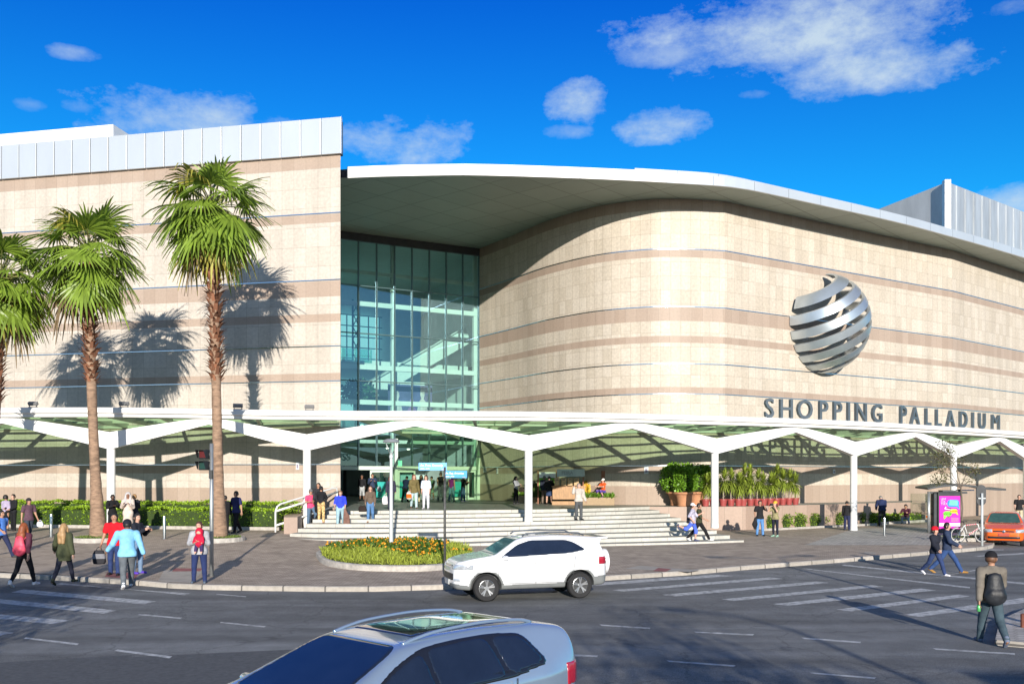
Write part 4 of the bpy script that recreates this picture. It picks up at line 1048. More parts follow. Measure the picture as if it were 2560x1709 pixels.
for a, c in zip(pts_, pts_[1:]): kb2.beam(a + Vector((0, 0, .03)), c + Vector((0, 0, .03)), .16, .16)
tag(kb2.build('bed_kerb', edge_m), kind='structure')

# ================================================================== FLOWER BED
fb = [site(px, py) for px, py in ((790, 1392), (812, 1412), (880, 1424), (970, 1428), (1070, 1427), (1150, 1418), (1190, 1398), (1172, 1378), (1110, 1366), (1000, 1361), (900, 1364), (822, 1376))]
cb_ = sum((Vector((p.x, p.y)) for p in fb), Vector((0, 0))) / len(fb); zb_ = walk_z(cb_.x, cb_.y)
bed = empty('flower_bed', (cb_.x, cb_.y, zb_), 'oval flower bed of orange blooms and yellow-green grass with granite edge', 'flower bed')
ov = catmull([Vector((p.x - cb_.x, p.y - cb_.y)) for p in fb + fb[:1]], 5)[:-1]
b = MB(); n = len(ov); vs = []
for p in ov:
    zl = walk_z(p.x + cb_.x, p.y + cb_.y) - zb_
    for f_, z in ((1, zl - .1), (1, zl + .16), (.985, zl + .19), (.95, zl + .19), (.945, zl + .0)): vs.append((p.x * f_, p.y * f_, z))
b.add(vs, [(i * 5 + k, ((i + 1) % n) * 5 + k, ((i + 1) % n) * 5 + k + 1, i * 5 + k + 1) for i in range(n) for k in range(4)]); b.build('stone_edge', edge_m, bed)
def in_poly(x, y, P):
    c = False; j = len(P) - 1
    for i in range(len(P)):
        if (P[i].y > y) != (P[j].y > y) and x < (P[j].x - P[i].x) * (y - P[i].y) / (P[j].y - P[i].y) + P[i].x: c = not c
        j = i
    return c
bxs, bys = [p.x for p in ov], [p.y for p in ov]; gp, dp, fp = [], [], []
while len(gp) + len(dp) < 13000:
    x, y = random.uniform(min(bxs), max(bxs)), random.uniform(min(bys), max(bys))
    if not in_poly(x / .95, y / .95, ov): continue
    zl = walk_z(x + cb_.x, y + cb_.y) - zb_ + .12; edge_d = not in_poly(x / .80, y / .80, ov)
    v = sin(x * 1.1 + .6) + .9 * (y + .3) + .5 * sin(x * 2.7 + y)
    flower = v > .1 and not (x > 1.6 and y > .2) and not (x < -2.6 and edge_d)
    h_ = .17 + .07 * sin(x * 3) * sin(y * 4)
    if flower:
        dp.append((x, y, zl + random.uniform(0, h_)))
        if random.random() < .055: fp.append((x, y, zl + h_ + random.uniform(-.03, .05)))
    else: gp.append((x, y, zl + random.uniform(0, h_ * .7)))
V, Q = leaf_quads(np.array(gp), np.tile([0, -.15, 1.0], (len(gp), 1)), .165, .14, .6)
o = np_mesh('tuft_grass', V, Q, mat('lime_grass', (.34, .40, .05), .6, var=.4, island=.8, trans=.3), bed, smooth=False); o['kind'] = 'stuff'
V, Q = leaf_quads(np.array(dp), np.tile([0, -.15, 1.0], (len(dp), 1)), .11, .6, .8)
o = np_mesh('flower_leaves', V, Q, mat('flower_leaf', (.07, .14, .012), .6, var=.5, island=.8, trans=.25), bed, smooth=False); o['kind'] = 'stuff'
V, Q = leaf_quads(np.repeat(np.array(fp), 3, 0), np.tile([0, -.5, .8], (len(fp) * 3, 1)), .065, 1.1, .7)
o = np_mesh('orange_blooms', V, Q, mat('orange_petal', (.75, .33, .015), .6, var=.25, island=.8), bed, smooth=False); o['kind'] = 'stuff'
b = MB(); b.add([(p.x * .95, p.y * .95, walk_z(p.x + cb_.x, p.y + cb_.y) - zb_ + .11) for p in ov], [tuple(range(n))]); b.build('soil', mat('soil', (.10, .08, .04), .9), bed)

# ================================================================== STREET FURNITURE
galv = mat('galvanised_steel', (.42, .44, .44), .45, .7, var=.15, scale=4); polem = mat('pale_grey_pole_paint', (.50, .53, .53), .45, .1, var=.12)
# lamp post in the bed
p = site(978, 1378); p.z += .1; t = empty('street_lamp', p, 'grey lamp post with mushroom hood rising from the flower bed', 'street lamp'); sc_ = 1.0
Hh = (1378 - 1096) / (F / p.y) - .1
b = MB(); b.lathe([(.085, -.1), (.075, .5), (.062, 2.2), (.055, Hh - .72), (.075, Hh - .70), (.075, Hh - .62), (.05, Hh - .58), (.07, Hh - .52), (0, Hh - .5)], 14); b.build('pole', polem, t, smooth=True, auto=40)
b = MB()
for k in range(3):
    a = R(100 + 120 * k); b.tube([(.05 * cos(a), .05 * sin(a), Hh - .56), (.13 * cos(a), .13 * sin(a), Hh - .38), (.23 * cos(a), .23 * sin(a), Hh - .14)], .016, 6)
b.build('arm', galv, t, smooth=True)
b = MB(); b.lathe([(.30, Hh - .14), (.31, Hh - .12), (.27, Hh - .06), (.19, Hh - .015), (.09, Hh), (0, Hh + .005)], 24); b.lathe([(.30, Hh - .14), (.1, Hh - .11), (0, Hh - .11)], 24); b.build('hood', mat('hood_grey', (.30, .32, .33), .5, .3), t, smooth=True, auto=40)
# street name signs
p = site(1112, 1436); Hs = (1436 - 1165) / (F / p.y)
t = empty('street_name_sign', p, 'dark pole carrying two blue street name plates', 'street sign')
b = MB(); b.tube([(0, 0, -.2), (0, 0, Hs - .02)], .038, 10); b.build('pole', mat('dark_weathered_pole', (.085, .085, .08), .6, .3, var=.5, scale=12), t, smooth=True)
blue = mat('sign_blue', (.05, .33, .70), .4, var=.03); whitep = mat('sign_white', (.85, .85, .85), .5, var=.02); orangep = mat('sign_orange', (.75, .38, .12), .5)
def street_plate(x0, x1, z0, z1, yaw, l1, l2):
    w = x1 - x0; b = MB(); c, s_ = cos(yaw), sin(yaw)
    X = lambda u, v, d: ((x0 + u) * c + d * s_, (x0 + u) * s_ - d * c, z0 + v)
    hh = z1 - z0
    vs = [X(u, v, d) for d in (-.02, .02) for u, v in ((0, 0), (w, 0), (w, hh), (0, hh))]
    b.add(vs, [(0, 3, 2, 1), (4, 5, 6, 7), (0, 1, 5, 4), (1, 2, 6, 5), (2, 3, 7, 6), (3, 0, 4, 7)]); pl = b.build('name_plate', blue, t)
    for txt, sz, u0, v0, m_, al in ((l1, hh * .42, .06 * w, hh * .52, whitep, 'LEFT'), (l2, hh * .24, .06 * w, hh * .12, whitep, 'LEFT'), ('Cidade', hh * .14, .80 * w, hh * .06, orangep, 'LEFT')):
        vs, fs = text_mesh(txt, sz, .004, sz * .02, al); q = MB(); mx = max(v[0] for v in vs); lim = (.80 if al == 'LEFT' and sz > hh * .2 else .19) * w; k = min(1.0, lim / mx)
        q.add([X(u0 + v[0] * k, v0 + v[1], .0225 + v[2]) for v in vs], fs); q.build('lettering', m_, pl)
S_ = F / p.y
street_plate((1047 - 1112) / S_, (1117 - 1112) / S_, (1436 - 1175) / S_, (1436 - 1156) / S_, R(4), 'Av. Pres. Kennedy', '4070 a 4370')
street_plate((1111 - 1112) / S_, (1168 - 1112) / S_, (1436 - 1194) / S_, (1436 - 1176) / S_, R(-5), 'Av. Rep. Argentina', '4000 a 3900')

# pedestrian signal
p = site(529, 1440); Hs = (1440 - 1108) / (F / p.y); S_ = F / p.y
t = empty('pedestrian_signal', p, 'slim steel signal pole with two black lamp heads at the kerb', 'traffic signal')
b = MB(); b.tube([(0, 0, -.2), (0, 0, Hs)], [.062, .052], 12); b.build('pole', galv, t, smooth=True)
blk = mat('signal_black', (.018, .02, .022), .45, var=.3); redl = mat('signal_red_lens', (.10, .012, .012), .25); grnl = mat('signal_green_lens', (.015, .05, .04), .25)
for k, (zz, lens) in enumerate(((1135, redl), (1163, grnl))):
    z = (1440 - zz) / S_; b = MB(); b.box((-.20, .0, z), (.27, .24, .27), rz=R(-14)); h_ = b.build('signal_head', blk, t, bevel=.02)
    b = MB(); ax_ = Vector((-sin(R(14)), -cos(R(14)), 0)); cx_ = Vector((cos(R(14)), -sin(R(14)), 0)); c = Vector((-.20, 0, z))
    b.add([c + ax_ * .125 + cx_ * u + Vector((0, 0, v)) for u, v in ((-.10, -.10), (.10, -.10), (.10, .10), (-.10, .10))], [(0, 1, 2, 3)]); b.build('lens', lens, h_)
    b = MB(); v0 = [c + ax_ * .12 + cx_ * u + Vector((0, 0, w)) for u, w in ((-.135, -.12), (-.135, .135), (.135, .135), (.135, -.12))]
    v1 = [c + ax_ * (.30 if w > 0 else .18) + cx_ * u * 1.02 + Vector((0, 0, w)) for u, w in ((-.135, -.10), (-.135, .12), (.135, .12), (.135, -.10))]
    b.add(v0 + v1, [(0, 1, 5, 4), (1, 2, 6, 5), (2, 3, 7, 6)]); b.build('visor', blk, h_)
    b = MB(); b.beam((-.08, 0, z), (.0, 0, z), .05, .08); b.build('bracket', blk, t)
b = MB(); b.box((.0, -.05, (1440 - 1185) / S_), (.10, .10, .25)); b.build('cable_box', blk, t)

# bollards
chrome = mat('stainless_steel', (.55, .57, .58), .22, 1.0, var=.08)
def bollard(px, py, top, lab):
    p = site(px, py); h_ = (py - top) / (F / p.y)
    t = empty('bollard', p, lab, 'bollard', 'steel bollards on the pavement')
    b = MB(); b.lathe([(.062, 0), (.062, h_ - .05), (.055, h_ - .012), (.03, h_), (0, h_)], 14); b.build('post', chrome, t, smooth=True, auto=40)
    b = MB(); b.lathe([(.11, -.02), (.11, .02), (.065, .03)], 14); b.build('foot', chrome, t)
bollard(128, 1341, 1284, 'steel bollard between plum shirted man and blonde woman'); bollard(411, 1346, 1289, 'steel bollard in front of the long hedge, right of the shorter palm'); bollard(2211, 1339, 1293, 'steel bollard in front of the stooping man in navy')
p = site(2558, 1567, lambda x, y: road_z(x, y) + .1); t = empty('bollard', p, 'short rusty post on the traffic island at the right edge', 'bollard'); b = MB(); b.lathe([(.05, 0), (.05, .26), (0, .28)], 10); b.build('post', mat('rusty_steel', (.22, .08, .05), .8, .3, var=.4), t)

# pill-shaped sign seen from behind
p = site(2455, 1364); S_ = F / p.y; Hs = (1364 - 1232) / S_
t = empty('road_sign', p, 'dark pill-shaped road sign seen from behind on a grey pole', 'road sign')
b = MB(); b.tube([(0, 0, -.2), (0, 0, Hs)], .05, 10); b.build('pole', polem, t, smooth=True)
b = MB(); z0, z1, w = (1364 - 1263) / S_, (1364 - 1211) / S_, 12.0 / S_; poly = [(w * cos(a), z1 - w + w * sin(a)) for a in np.linspace(0, pi, 14)] + [(w * cos(a), z0 + w + w * sin(a)) for a in np.linspace(pi, 2 * pi, 14)]
k = len(poly); b.add([(x, .06, z) for x, z in poly] + [(x, .10, z) for x, z in poly], [tuple(range(k)), tuple(reversed(range(k, 2 * k)))] + [(i, k + i, k + (i + 1) % k, (i + 1) % k) for i in range(k)])
b.build('plate', mat('sign_back', (.035, .038, .042), .5, var=.4, scale=8), t)
b = MB(); b.box((0, .03, z0 + .3), (.3, .06, .05)); b.build('clamp', galv, t)

# bus shelter
p = site(2322, 1332); S_ = F / p.y
t = empty('bus_shelter', p, 'dark framed bus shelter with curved roof and a magenta poster panel', 'bus shelter')
fr_m = mat('shelter_dark_frame', (.045, .05, .055), .4, .4, var=.2); u = lambda px: (px - 2322) / S_; w_ = lambda py: (1332 - py) / S_
b = MB(); b.tube([(0, 0, 0), (0, 0, w_(1228))], .07, 10); b.tube([(u(2420), .95, .05), (u(2420), .95, w_(1228) + .1)], .07, 10); b.build('post', galv, t, smooth=True)
b = MB(); n = 10; vs = []
for i in range(n + 1):
    s = i / n; x = u(2311) + (u(2505) - u(2311)) * s; z = w_(1228) + .22 * sin(pi * min(1, s * 1.15 + .05)) + .06
    for y, dz in ((-.4, 0), (1.1, .06), (1.1, .15), (-.4, .09)): vs.append((x, y, z + dz))
b.add(vs, [(i * 4 + k_, (i + 1) * 4 + k_, (i + 1) * 4 + (k_ + 1) % 4, i * 4 + (k_ + 1) % 4) for i in range(n) for k_ in range(4)] + [(3, 2, 1, 0), (n * 4, n * 4 + 1, n * 4 + 2, n * 4 + 3)]); b.build('roof', fr_m, t)
b = MB(); b.box((u(2377), .3, w_(1231)), (u(2424) - u(2330), .14, .1)); b.box((u(2380), .5, w_(1228)), (.7, .5, .12)); b.build('roof_beam', fr_m, t)
b = MB(); b.box((u(2450), 1.6, w_(1226)), (.9, .14, .06)); b.build('strip_light', mat('light_tube', (.8, .82, .8), .3), t)
yaw = R(4); pc = Vector((u(2374), .12, w_(1287))); pw, ph = (2404 - 2345) / S_, (1350 - 1233) / S_ * 1.0
axp = (Vector((cos(yaw), sin(yaw), 0)), Vector((-sin(yaw), cos(yaw), 0)), Vector((0, 0, 1)))
b = MB(); b.box(pc + Vector((0, 0, -.02)), (pw, .22, ph), ax=axp); panel = b.build('poster_case', fr_m, t, bevel=.04)
b = MB(); b.box(pc + Vector((-pw / 2 - .05, .15, -.05)), (.26, .4, ph + .05), ax=axp); b.build('case_side', fr_m, t, bevel=.1)
qw, qh = (2401 - 2347) / S_, (1321 - 1239) / S_; qc = Vector((u(2374), 0, (w_(1239) + w_(1321)) / 2)) ; mag = mat('poster_magenta', (.62, .02, .42), .35, var=.03)
def on_poster(name, poly, m_, lift, parent=panel):
    """poly in poster units: x 0..1 left to right, y 0..1 bottom to top"""
    b = MB(); f_ = [qc + axp[0] * ((x - .5) * qw) + Vector((0, 0, (y - .5) * qh)) - axp[1] * (.115 + lift - .12) for x, y in poly]; b.add([Vector((v.x, v.y, v.z)) for v in f_], [tuple(range(len(f_)))]); return b.build(name, m_, parent)
def rrect(x0, y0, x1, y1, r, tail=None):
    o = []
    for cx_, cy_, a0 in ((x1 - r, y1 - r, 0), (x0 + r, y1 - r, 90), (x0 + r, y0 + r, 180), (x1 - r, y0 + r, 270)):
        o += [(cx_ + r * cos(R(a0 + k_ * 15)), cy_ + r * .7 * sin(R(a0 + k_ * 15))) for k_ in range(7)]
    return o
po = on_poster('poster', [(0, 0), (1, 0), (1, 1), (0, 1)], mag, .02)
on_poster('white_band', [(0, .085), (1, .085), (1, .175), (0, .175)], whitep, .024, po); 
pb_ = mat('poster_blue', (.03, .25, .75), .35); pg_ = mat('poster_green', (.18, .62, .06), .35); py_ = mat('poster_yellow', (.80, .55, .04), .35); pt_ = mat('poster_teal', (.15, .5, .42), .35)
on_poster('speech_bubble', rrect(.38, .62, .95, .93, .14), pb_, .024, po); on_poster('speech_bubble', [(.84, .66), (.95, .70), (.97, .58)], pb_, .0245, po)
on_poster('bubble_text', [(.46, .72), (.88, .70), (.88, .86), (.50, .88)], pt_, .026, po)
on_poster('speech_bubble', rrect(.50, .44, .88, .64, .12), py_, .027, po); on_poster('speech_bubble', [(.78, .47), (.87, .50), (.90, .41)], py_, .0275, po)
on_poster('speech_bubble', rrect(.18, .34, .60, .58, .14), pg_, .029, po); on_poster('speech_bubble', [(.20, .40), (.34, .36), (.22, .29)], pg_, .0295, po)
on_poster('lips', [(.32, .44), (.45, .37), (.60, .45), (.45, .34)], mat('poster_dark_green', (.03, .12, .02), .4), .031, po); on_poster('lips', rrect(.36, .56, .58, .65, .05), mat('poster_plum', (.12, .02, .10), .4), .031, po)
def poster_text(txt, x, y, sz, m_, lift=.032):
    vs, fs = text_mesh(txt, sz * qh, .001, sz * qh * .02, 'LEFT'); b = MB(); b.add([qc + axp[0] * ((x - .5) * qw + v[0] * .9) + Vector((0, 0, (y - .5) * qh + v[1])) - axp[1] * (lift - .005) for v in vs], fs); b.build('lettering', m_, po)
for k_, tx in enumerate(('LEVE', 'CUL', 'TURA')): poster_text(tx, .07, .88 - k_ * .075, .085, whitep)
for k_ in range(4): on_poster('small_print', [(.56, .33 - k_ * .035), (.92, .32 - k_ * .035), (.92, .33 - k_ * .035), (.56, .34 - k_ * .035)], mat('poster_salmon', (.8, .35, .25), .4), .026, po)
on_poster('script_stroke', [(.24, .62), (.30, .68), (.33, .66), (.28, .62), (.60, .585), (.60, .575), (.26, .60)], whitep, .034, po)
b = MB(); b.add([(.12, .3, .9), (.12, 2.3, .9), (.12, 2.3, w_(1235)), (.12, .3, w_(1235))], [(0, 1, 2, 3)]); b.add([(.1, 2.45, .3), (u(2416), 2.45, .3), (u(2416), 2.45, w_(1235)), (.1, 2.45, w_(1235))], [(0, 1, 2, 3)]); b.build('glass_panel', glass_mat('shelter_glass', (.70, .78, .70), f0=.06, f1=.5), t)
b = MB(); b.tube([(.18, .3, .95), (.18, 2.3, .95)], .05, 8); b.build('leaning_rail', fr_m, t)
b = MB(); b.lathe([(0, -.07), (.1, -.05), (.1, .05), (0, .07)], 12, (.22, .6, w_(1292))); b.lathe([(0, -.07), (.16, -.04), (.16, .04), (0, .07)], 12, (u(2416), 2.2, w_(1289))); b.build('orange_cap', mat('orange_plastic', (.75, .16, .01), .4), t)

# young street tree in front of the shelter
p = site(2400, 1352); S_ = F / p.y; t = empty('young_tree', p, 'thin young tree with sparse wispy crown in front of the bus shelter', 'tree')
b = MB(); rng = random.Random(4); tips = []
q = lambda px, py, dy=0: Vector(((px - 2400) / S_, dy, (1352 - py) / S_))
tp = [q(2400, 1352), q(2404, 1310), q(2406, 1270), q(2404, 1240), q(2402, 1218)]; b.tube(tp, [.045, .04, .036, .034, .03], 7)
def grow(p0, d, L, r, lev):
    e = p0 + d * L; mid = p0 + d * L * .5 + Vector((rng.uniform(-.06, .06), rng.uniform(-.06, .06), .03)) * L; b.tube([p0, mid, e], [r, r * .8, r * .6], 5, cap=False)
    if lev >= 2: tips.append((mid, .5)); 
    if lev >= 3 or L < .25: tips.append((e, 1)); return
    for _ in range(3 if lev < 2 else 4):
        dd = (d + Vector((rng.uniform(-1, 1), rng.uniform(-.9, .9), rng.uniform(-.35, .55))) * .75).normalized(); grow(e, dd, L * rng.uniform(.55, .8), r * .6, lev + 1)
for pxy, r in (((2352, 1178), .020), ((2440, 1172), .022), ((2375, 1150), .02), ((2404, 1140), .024), ((2425, 1200), .018), ((2368, 1205), .018)):
    e = q(*pxy, rng.uniform(-.8, .8)); d = e - tp[-1]; grow(tp[-1], d.normalized(), d.length * .62, r, 1)
b.build('trunk', mat('young_bark', (.14, .11, .085), .9, var=.3), t, smooth=True)
P = np.array([tuple(c + Vector((rng.gauss(0, .13), rng.gauss(0, .13), rng.gauss(0, .10)))) for c, k in tips for _ in range(7)])
V, Q = leaf_quads(P, np.random.normal(size=P.shape), .105, .45, .3); np_mesh('crown', V, Q, mat('thin_leaf', (.10, .10, .035), .6, var=.5, island=.8, trans=.2), t, smooth=False)
pit = empty('tree_pit', site(2418, 1350), 'square tree pit with grass under the parked bicycle', 'tree pit')
b = MB(); 
for c, dm in (((0, -.75, .06), (2.2, .16, .2)), ((0, .75, .06), (2.2, .16, .2)), ((-1.02, 0, .06), (.16, 1.34, .2)), ((1.02, 0, .06), (.16, 1.34, .2))): b.box(c, dm)
b.build('stone_edge', edge_m, pit); n = 900; V, Q = leaf_quads(np.stack([np.random.uniform(-.95, .95, n), np.random.uniform(-.65, .65, n), np.full(n, .08)], 1), np.tile([0, 0, 1.], (n, 1)), .12, .25, .6); np_mesh('grass', V, Q, grass_m, pit, smooth=False)

# bicycle
p = site(2410, 1354); p.y -= .55; p.z = walk_z(p.x, p.y) + .02; S_ = F / p.y
bike = empty('bicycle', p, 'white mountain bicycle with red dashes leaning at the tree pit', 'bicycle', rz=R(8)); wr = .335; wx = .56
tyre = mat('grey_tyre', (.16, .16, .155), .8); whitef = mat('bicycle_white_paint', (.72, .72, .70), .35); redf = mat('bicycle_red_paint', (.6, .02, .06), .4)
for sx in (-1, 1):
    b = MB(); b.tube([(sx * wx + wr * cos(a), 0, wr + wr * sin(a)) for a in np.linspace(0, 2 * pi, 29)], .024, 6, cap=False); wh = b.build('wheel', tyre, bike, smooth=True)
    b = MB(); b.tube([(sx * wx + (wr - .03) * cos(a), 0, wr + (wr - .03) * sin(a)) for a in np.linspace(0, 2 * pi, 29)], .012, 5, cap=False); b.build('rim', whitef, wh)
    b = MB()
    for k in range(14): a = 2 * pi * k / 14; b.tube([(sx * wx, (.02 if k % 2 else -.02), wr), (sx * wx + .3 * cos(a), 0, wr + .3 * sin(a))], .0035, 4)
    b.lathe([(0, -.04), (.025, -.04), (.025, .04), (0, .04)], 8, (sx * wx, 0, wr), axis='y'); b.build('spokes', chrome, wh)
BB, ST, HT, HB = (-.10, 0, .30), (-.26, 0, .74), (.36, 0, .80), (.41, 0, .64)
b = MB()
for a_, c_ in ((BB, ST), ((-wx, .05, wr), BB), ((-wx, -.05, wr), BB), ((-wx, .05, wr), ST), ((-wx, -.05, wr), ST)): b.tube([a_, c_], .017, 7)
b.build('frame', whitef, bike, smooth=True)
b = MB(); b.tube([ST, HT], .02, 7); b.tube([BB, HB], .022, 7); b.tube([HT, HB], .024, 7); b.build('frame_tubes', whitef, bike, smooth=True)
b = MB()
for a_, c_ in ((ST, HT), (BB, HB)):
    for k in range(6): b.tube([Vector(a_).lerp(Vector(c_), .14 * k + .1), Vector(a_).lerp(Vector(c_), .14 * k + .17)], .0245, 7)
b.build('red_dashes', redf, bike)
b = MB(); b.tube([HB, (.45, .05, .52), (wx, .05, wr)], .016, 6); b.tube([HB, (.45, -.05, .52), (wx, -.05, wr)], .016, 6); b.build('fork', whitef, bike, smooth=True)
b = MB(); b.tube([HT, (.33, 0, .90), (.38, 0, .95)], .016, 6); b.tube([(.34, -.29, .97), (.38, 0, .95), (.34, .29, .97)], .014, 6); b.build('handlebar', blk, bike, smooth=True)
b = MB(); b.tube([ST, (-.30, 0, .87)], .015, 6); b.lathe([(0, -.025), (.06, -.02), (.075, .0), (.05, .03), (0, .035)], 10, (-.34, 0, .89)); b.beam((-.33, 0, .905), (-.14, 0, .90), .05, .035); b.build('saddle', blk, bike, smooth=True)
b = MB(); b.lathe([(0, -.02), (.09, -.01), (.09, .01), (0, .02)], 14, BB, axis='y'); b.tube([BB, (-.06, .08, .15)], .012, 5); b.tube([BB, (-.14, -.08, .46)], .012, 5); b.build('crankset', dark_m, bike)

# ================================================================== TERRACE POTS
red_pot = mat('red_plastic_pot', (.33, .060, .055), .45, var=.12); terra = mat('terracotta', (.52, .25, .13), .75, var=.15, scale=4); drac = mat('yucca_leaf', (.25, .32, .045), .45, var=.55, island=.8, trans=.2); drac_s = mat('yucca_stem', (.38, .32, .25), .85, var=.25, scale=8)
def on_terrace(px, off=1.9):
    q = terr_pt(px, off); return Vector((q.x, q.y, PLAT))
def yucca_mesh(seed, Hs):
    rng = random.Random(seed); V, Q = [], []; S = MB(); heads = []
    def stem(x, y, h, lean): S.tube([(x, y, .30), (x + lean * .3, y, .30 + h * .5), (x + lean, y, .30 + h)], [.04, .035, .03], 6); heads.append(Vector((x + lean, y, .30 + h)))
    stem(0, 0, Hs, rng.uniform(-.1, .1))
    if rng.random() < .55: stem(.06, .05, Hs * .72, rng.uniform(-.2, .2))
    for c in heads:
        for k in range(150):
            t_ = k / 150; el_ = R(82 - 140 * t_ + rng.uniform(-12, 12)); a = k * 2.4; L = rng.uniform(.40, .62)
            d = Vector((cos(a) * cos(el_), sin(a) * cos(el_), sin(el_))); sd = Vector((-sin(a), cos(a), 0)); c0 = c + Vector((0, 0, .1 - .45 * t_)); w = .032; m_ = c0 + d * L * .55; e = c0 + d * L + Vector((0, 0, -.10 * L - .1 * t_))
            i = len(V); V += [tuple(c0 - sd * w * .6), tuple(c0 + sd * w * .6), tuple(m_ + sd * w), tuple(m_ - sd * w), tuple(e + sd * .003), tuple(e - sd * .003)]; Q += [(i, i + 1, i + 2, i + 3), (i + 3, i + 2, i + 4, i + 5)]
    return np.array(V), np.array(Q), S
pot_px = [1764, 1783, 1808, 1827, 1846, 1858, 1876, 1892, 1908, 1924, 1940, 1956, 1972, 1988]
pot_lab = ['red pot of yucca in the shade beside the big terracotta pots', 'red pot of yucca just left of the white column', 'red pot of yucca just right of the white column', 'red pot with short yucca, second right of the column', 'red yucca pot, third right of the column', 'red yucca pot, fourth right of the column',
           'red yucca pot, fifth right of the column', 'red yucca pot left of the photographing man', 'red yucca pot behind the photographing man', 'red yucca pot between the photographing man and woman', 'red yucca pot behind the yellow hat', 'red yucca pot, fourth from the right end of the row', 'red yucca pot, second from the right end of the row', 'red yucca pot at the right end of the row']
protos = []
for v in range(3):
    V, Q, S = yucca_mesh(20 + v, (1.0, 1.22, 1.45)[v]); protos.append((V, Q, S))
first = {}
for k, px in enumerate(pot_px):
    v = (k * 2 + k // 3) % 3; loc = on_terrace(px)
    if v not in first:
        t = empty('potted_yucca', loc, pot_lab[k], 'potted plant', 'red pots of yucca on the terrace', rz=k * 1.3); V, Q, S = protos[v]
        b = MB(); b.lathe([(0, 0), (.155, 0), (.20, .30), (.225, .31), (.225, .38), (.20, .38), (.195, .33), (0, .33)], 18); b.build('pot', red_pot, t, smooth=True, auto=35)
        S.build('stem', drac_s, t, smooth=True); np_mesh('leaves', V, Q, drac, t, smooth=False); first[v] = t
    else:
        t = copy_tree(first[v]); t.location = loc; t.rotation_euler = (0, 0, k * 1.3); t['label'] = pot_lab[k]
ficus = mat('glossy_bush_leaf', (.15, .30, .025), .35, var=.55, island=.8, trans=.2)
def big_pot(px, off, s, rx, rz_, lab, lift=0):
    loc = on_terrace(px, off); t = empty('potted_bush', loc, lab, 'potted plant', 'big terracotta pots on the terrace')
    b = MB(); b.lathe([(0, 0), (.36 * s, 0), (.40 * s, .06), (.37 * s, .10), (.46 * s, .52), (.52 * s, .62), (.62 * s, .66), (.64 * s, .72), (.60 * s, .76), (.54 * s, .74), (.5 * s, .6), (0, .58)], 28); b.build('pot', terra, t, smooth=True, auto=35)
    n = 2600; P = np.random.normal(size=(n, 3)); P /= np.linalg.norm(P, axis=1)[:, None]; P = np.sign(P) * np.abs(P) ** .72; D = P / np.linalg.norm(P, axis=1)[:, None]
    P = P * np.random.uniform(.72, 1.04, (n, 1)) * np.array([rx, rx * .85, rz_]) * (1 + .10 * np.sin(P[:, :1] * 7) * np.sin(P[:, 2:] * 6)) + np.array([0, 0, .80 + rz_])
    V, Q = leaf_quads(P, D, .125, .75, .8); np_mesh('foliage', V, Q, ficus, t, smooth=False)
    b = MB(); b.lathe([(0, .75), (rx * .5, .8), (rx * .62, .8 + rz_), (rx * .4, .8 + rz_ * 1.6), (0, .8 + rz_ * 1.7)], 12); b.build('stem', hedge_d, t)
big_pot(1712, 2.0, 1.0, .62, .62, 'front terracotta pot with rounded bright green bush')
big_pot(1694, .95, 1.0, .86, .74, 'rear left terracotta pot with wide dark bush above the front one')
big_pot(1742, 1.15, .9, .75, .70, 'shaded terracotta pot with dark bush behind the first red pot')

# ================================================================== LANDING FURNITURE
wood = mat('oiled_wood', (.36, .20, .085), .55, var=.3, scale=5, stretch=(6, 6, .6)); wood_l = mat('pale_pine', (.50, .33, .16), .6, var=.2, scale=4, stretch=(.5, 4, 4))
def on_plat(px, py): return site(px, py, lambda x, y: PLAT)
p = on_plat(1245, 1249); t = empty('litter_bin', p, 'round wooden litter bin with steel rim beside the doors', 'litter bin'); k = 36 / (F / p.y) / .92
b = MB(); b.lathe([(.24 * k, .14), (.25 * k, .15), (.25 * k, .82), (.24 * k, .83)], 20); b.build('drum', mat('bin_wood', (.17, .085, .04), .5, var=.25, scale=6), t, smooth=True)
b = MB(); b.lathe([(.245 * k, 0), (.255 * k, .02), (.255 * k, .15), (.24 * k, .16)], 20); b.lathe([(.255 * k, .80), (.26 * k, .82), (.26 * k, .90), (.2 * k, .92), (.16 * k, .88), (0, .7)], 20); b.build('steel_band', chrome, t, smooth=True, auto=40)
cz = on_plat(1430, 1262); S_ = F / cz.y; uu = lambda px: (px - 1430) / S_
t = empty('wooden_counter', cz, 'wooden stall counter with four crates in front and a sign above', 'stall')
b = MB(); b.box((uu(1424), .9, .66), ((1465 - 1383) / S_, .08, .72)); b.box((uu(1424), 1.15, 1.02), ((1466 - 1381) / S_, .6, .06)); b.box((uu(1420), .72, .1), ((1448 - 1370) / S_, .5, .2)); b.build('front_board', wood, t)
for px in (1394, 1411, 1427, 1443):
    b = MB(); w = 12.5 / S_; b.box((uu(px), .80, 1.28), (w, .3, .42)); c_ = b.build('crate', wood_l, t, bevel=.02)
    b = MB(); b.box((uu(px), .645, 1.40), (w * .55, .01, .05)); b.box((uu(px), .8, 1.505), (w * .86, .24, .02)); b.build('handle_slot', dark_m, c_)
b = MB(); b.box((uu(1430), 1.1, 1.78), ((1466 - 1395) / S_, .05, .42)); sb_ = b.build('sign_board', mat('frosted_board', (.42, .50, .46), .4), t)
vs, fs = text_mesh('FEIRA', .26, .006, .006); b = MB(); b.add([(uu(1421) + v[0], 1.068 - v[2], 1.70 + v[1]) for v in vs], fs); b.build('lettering', mat('board_grey', (.24, .28, .27), .5), sb_)
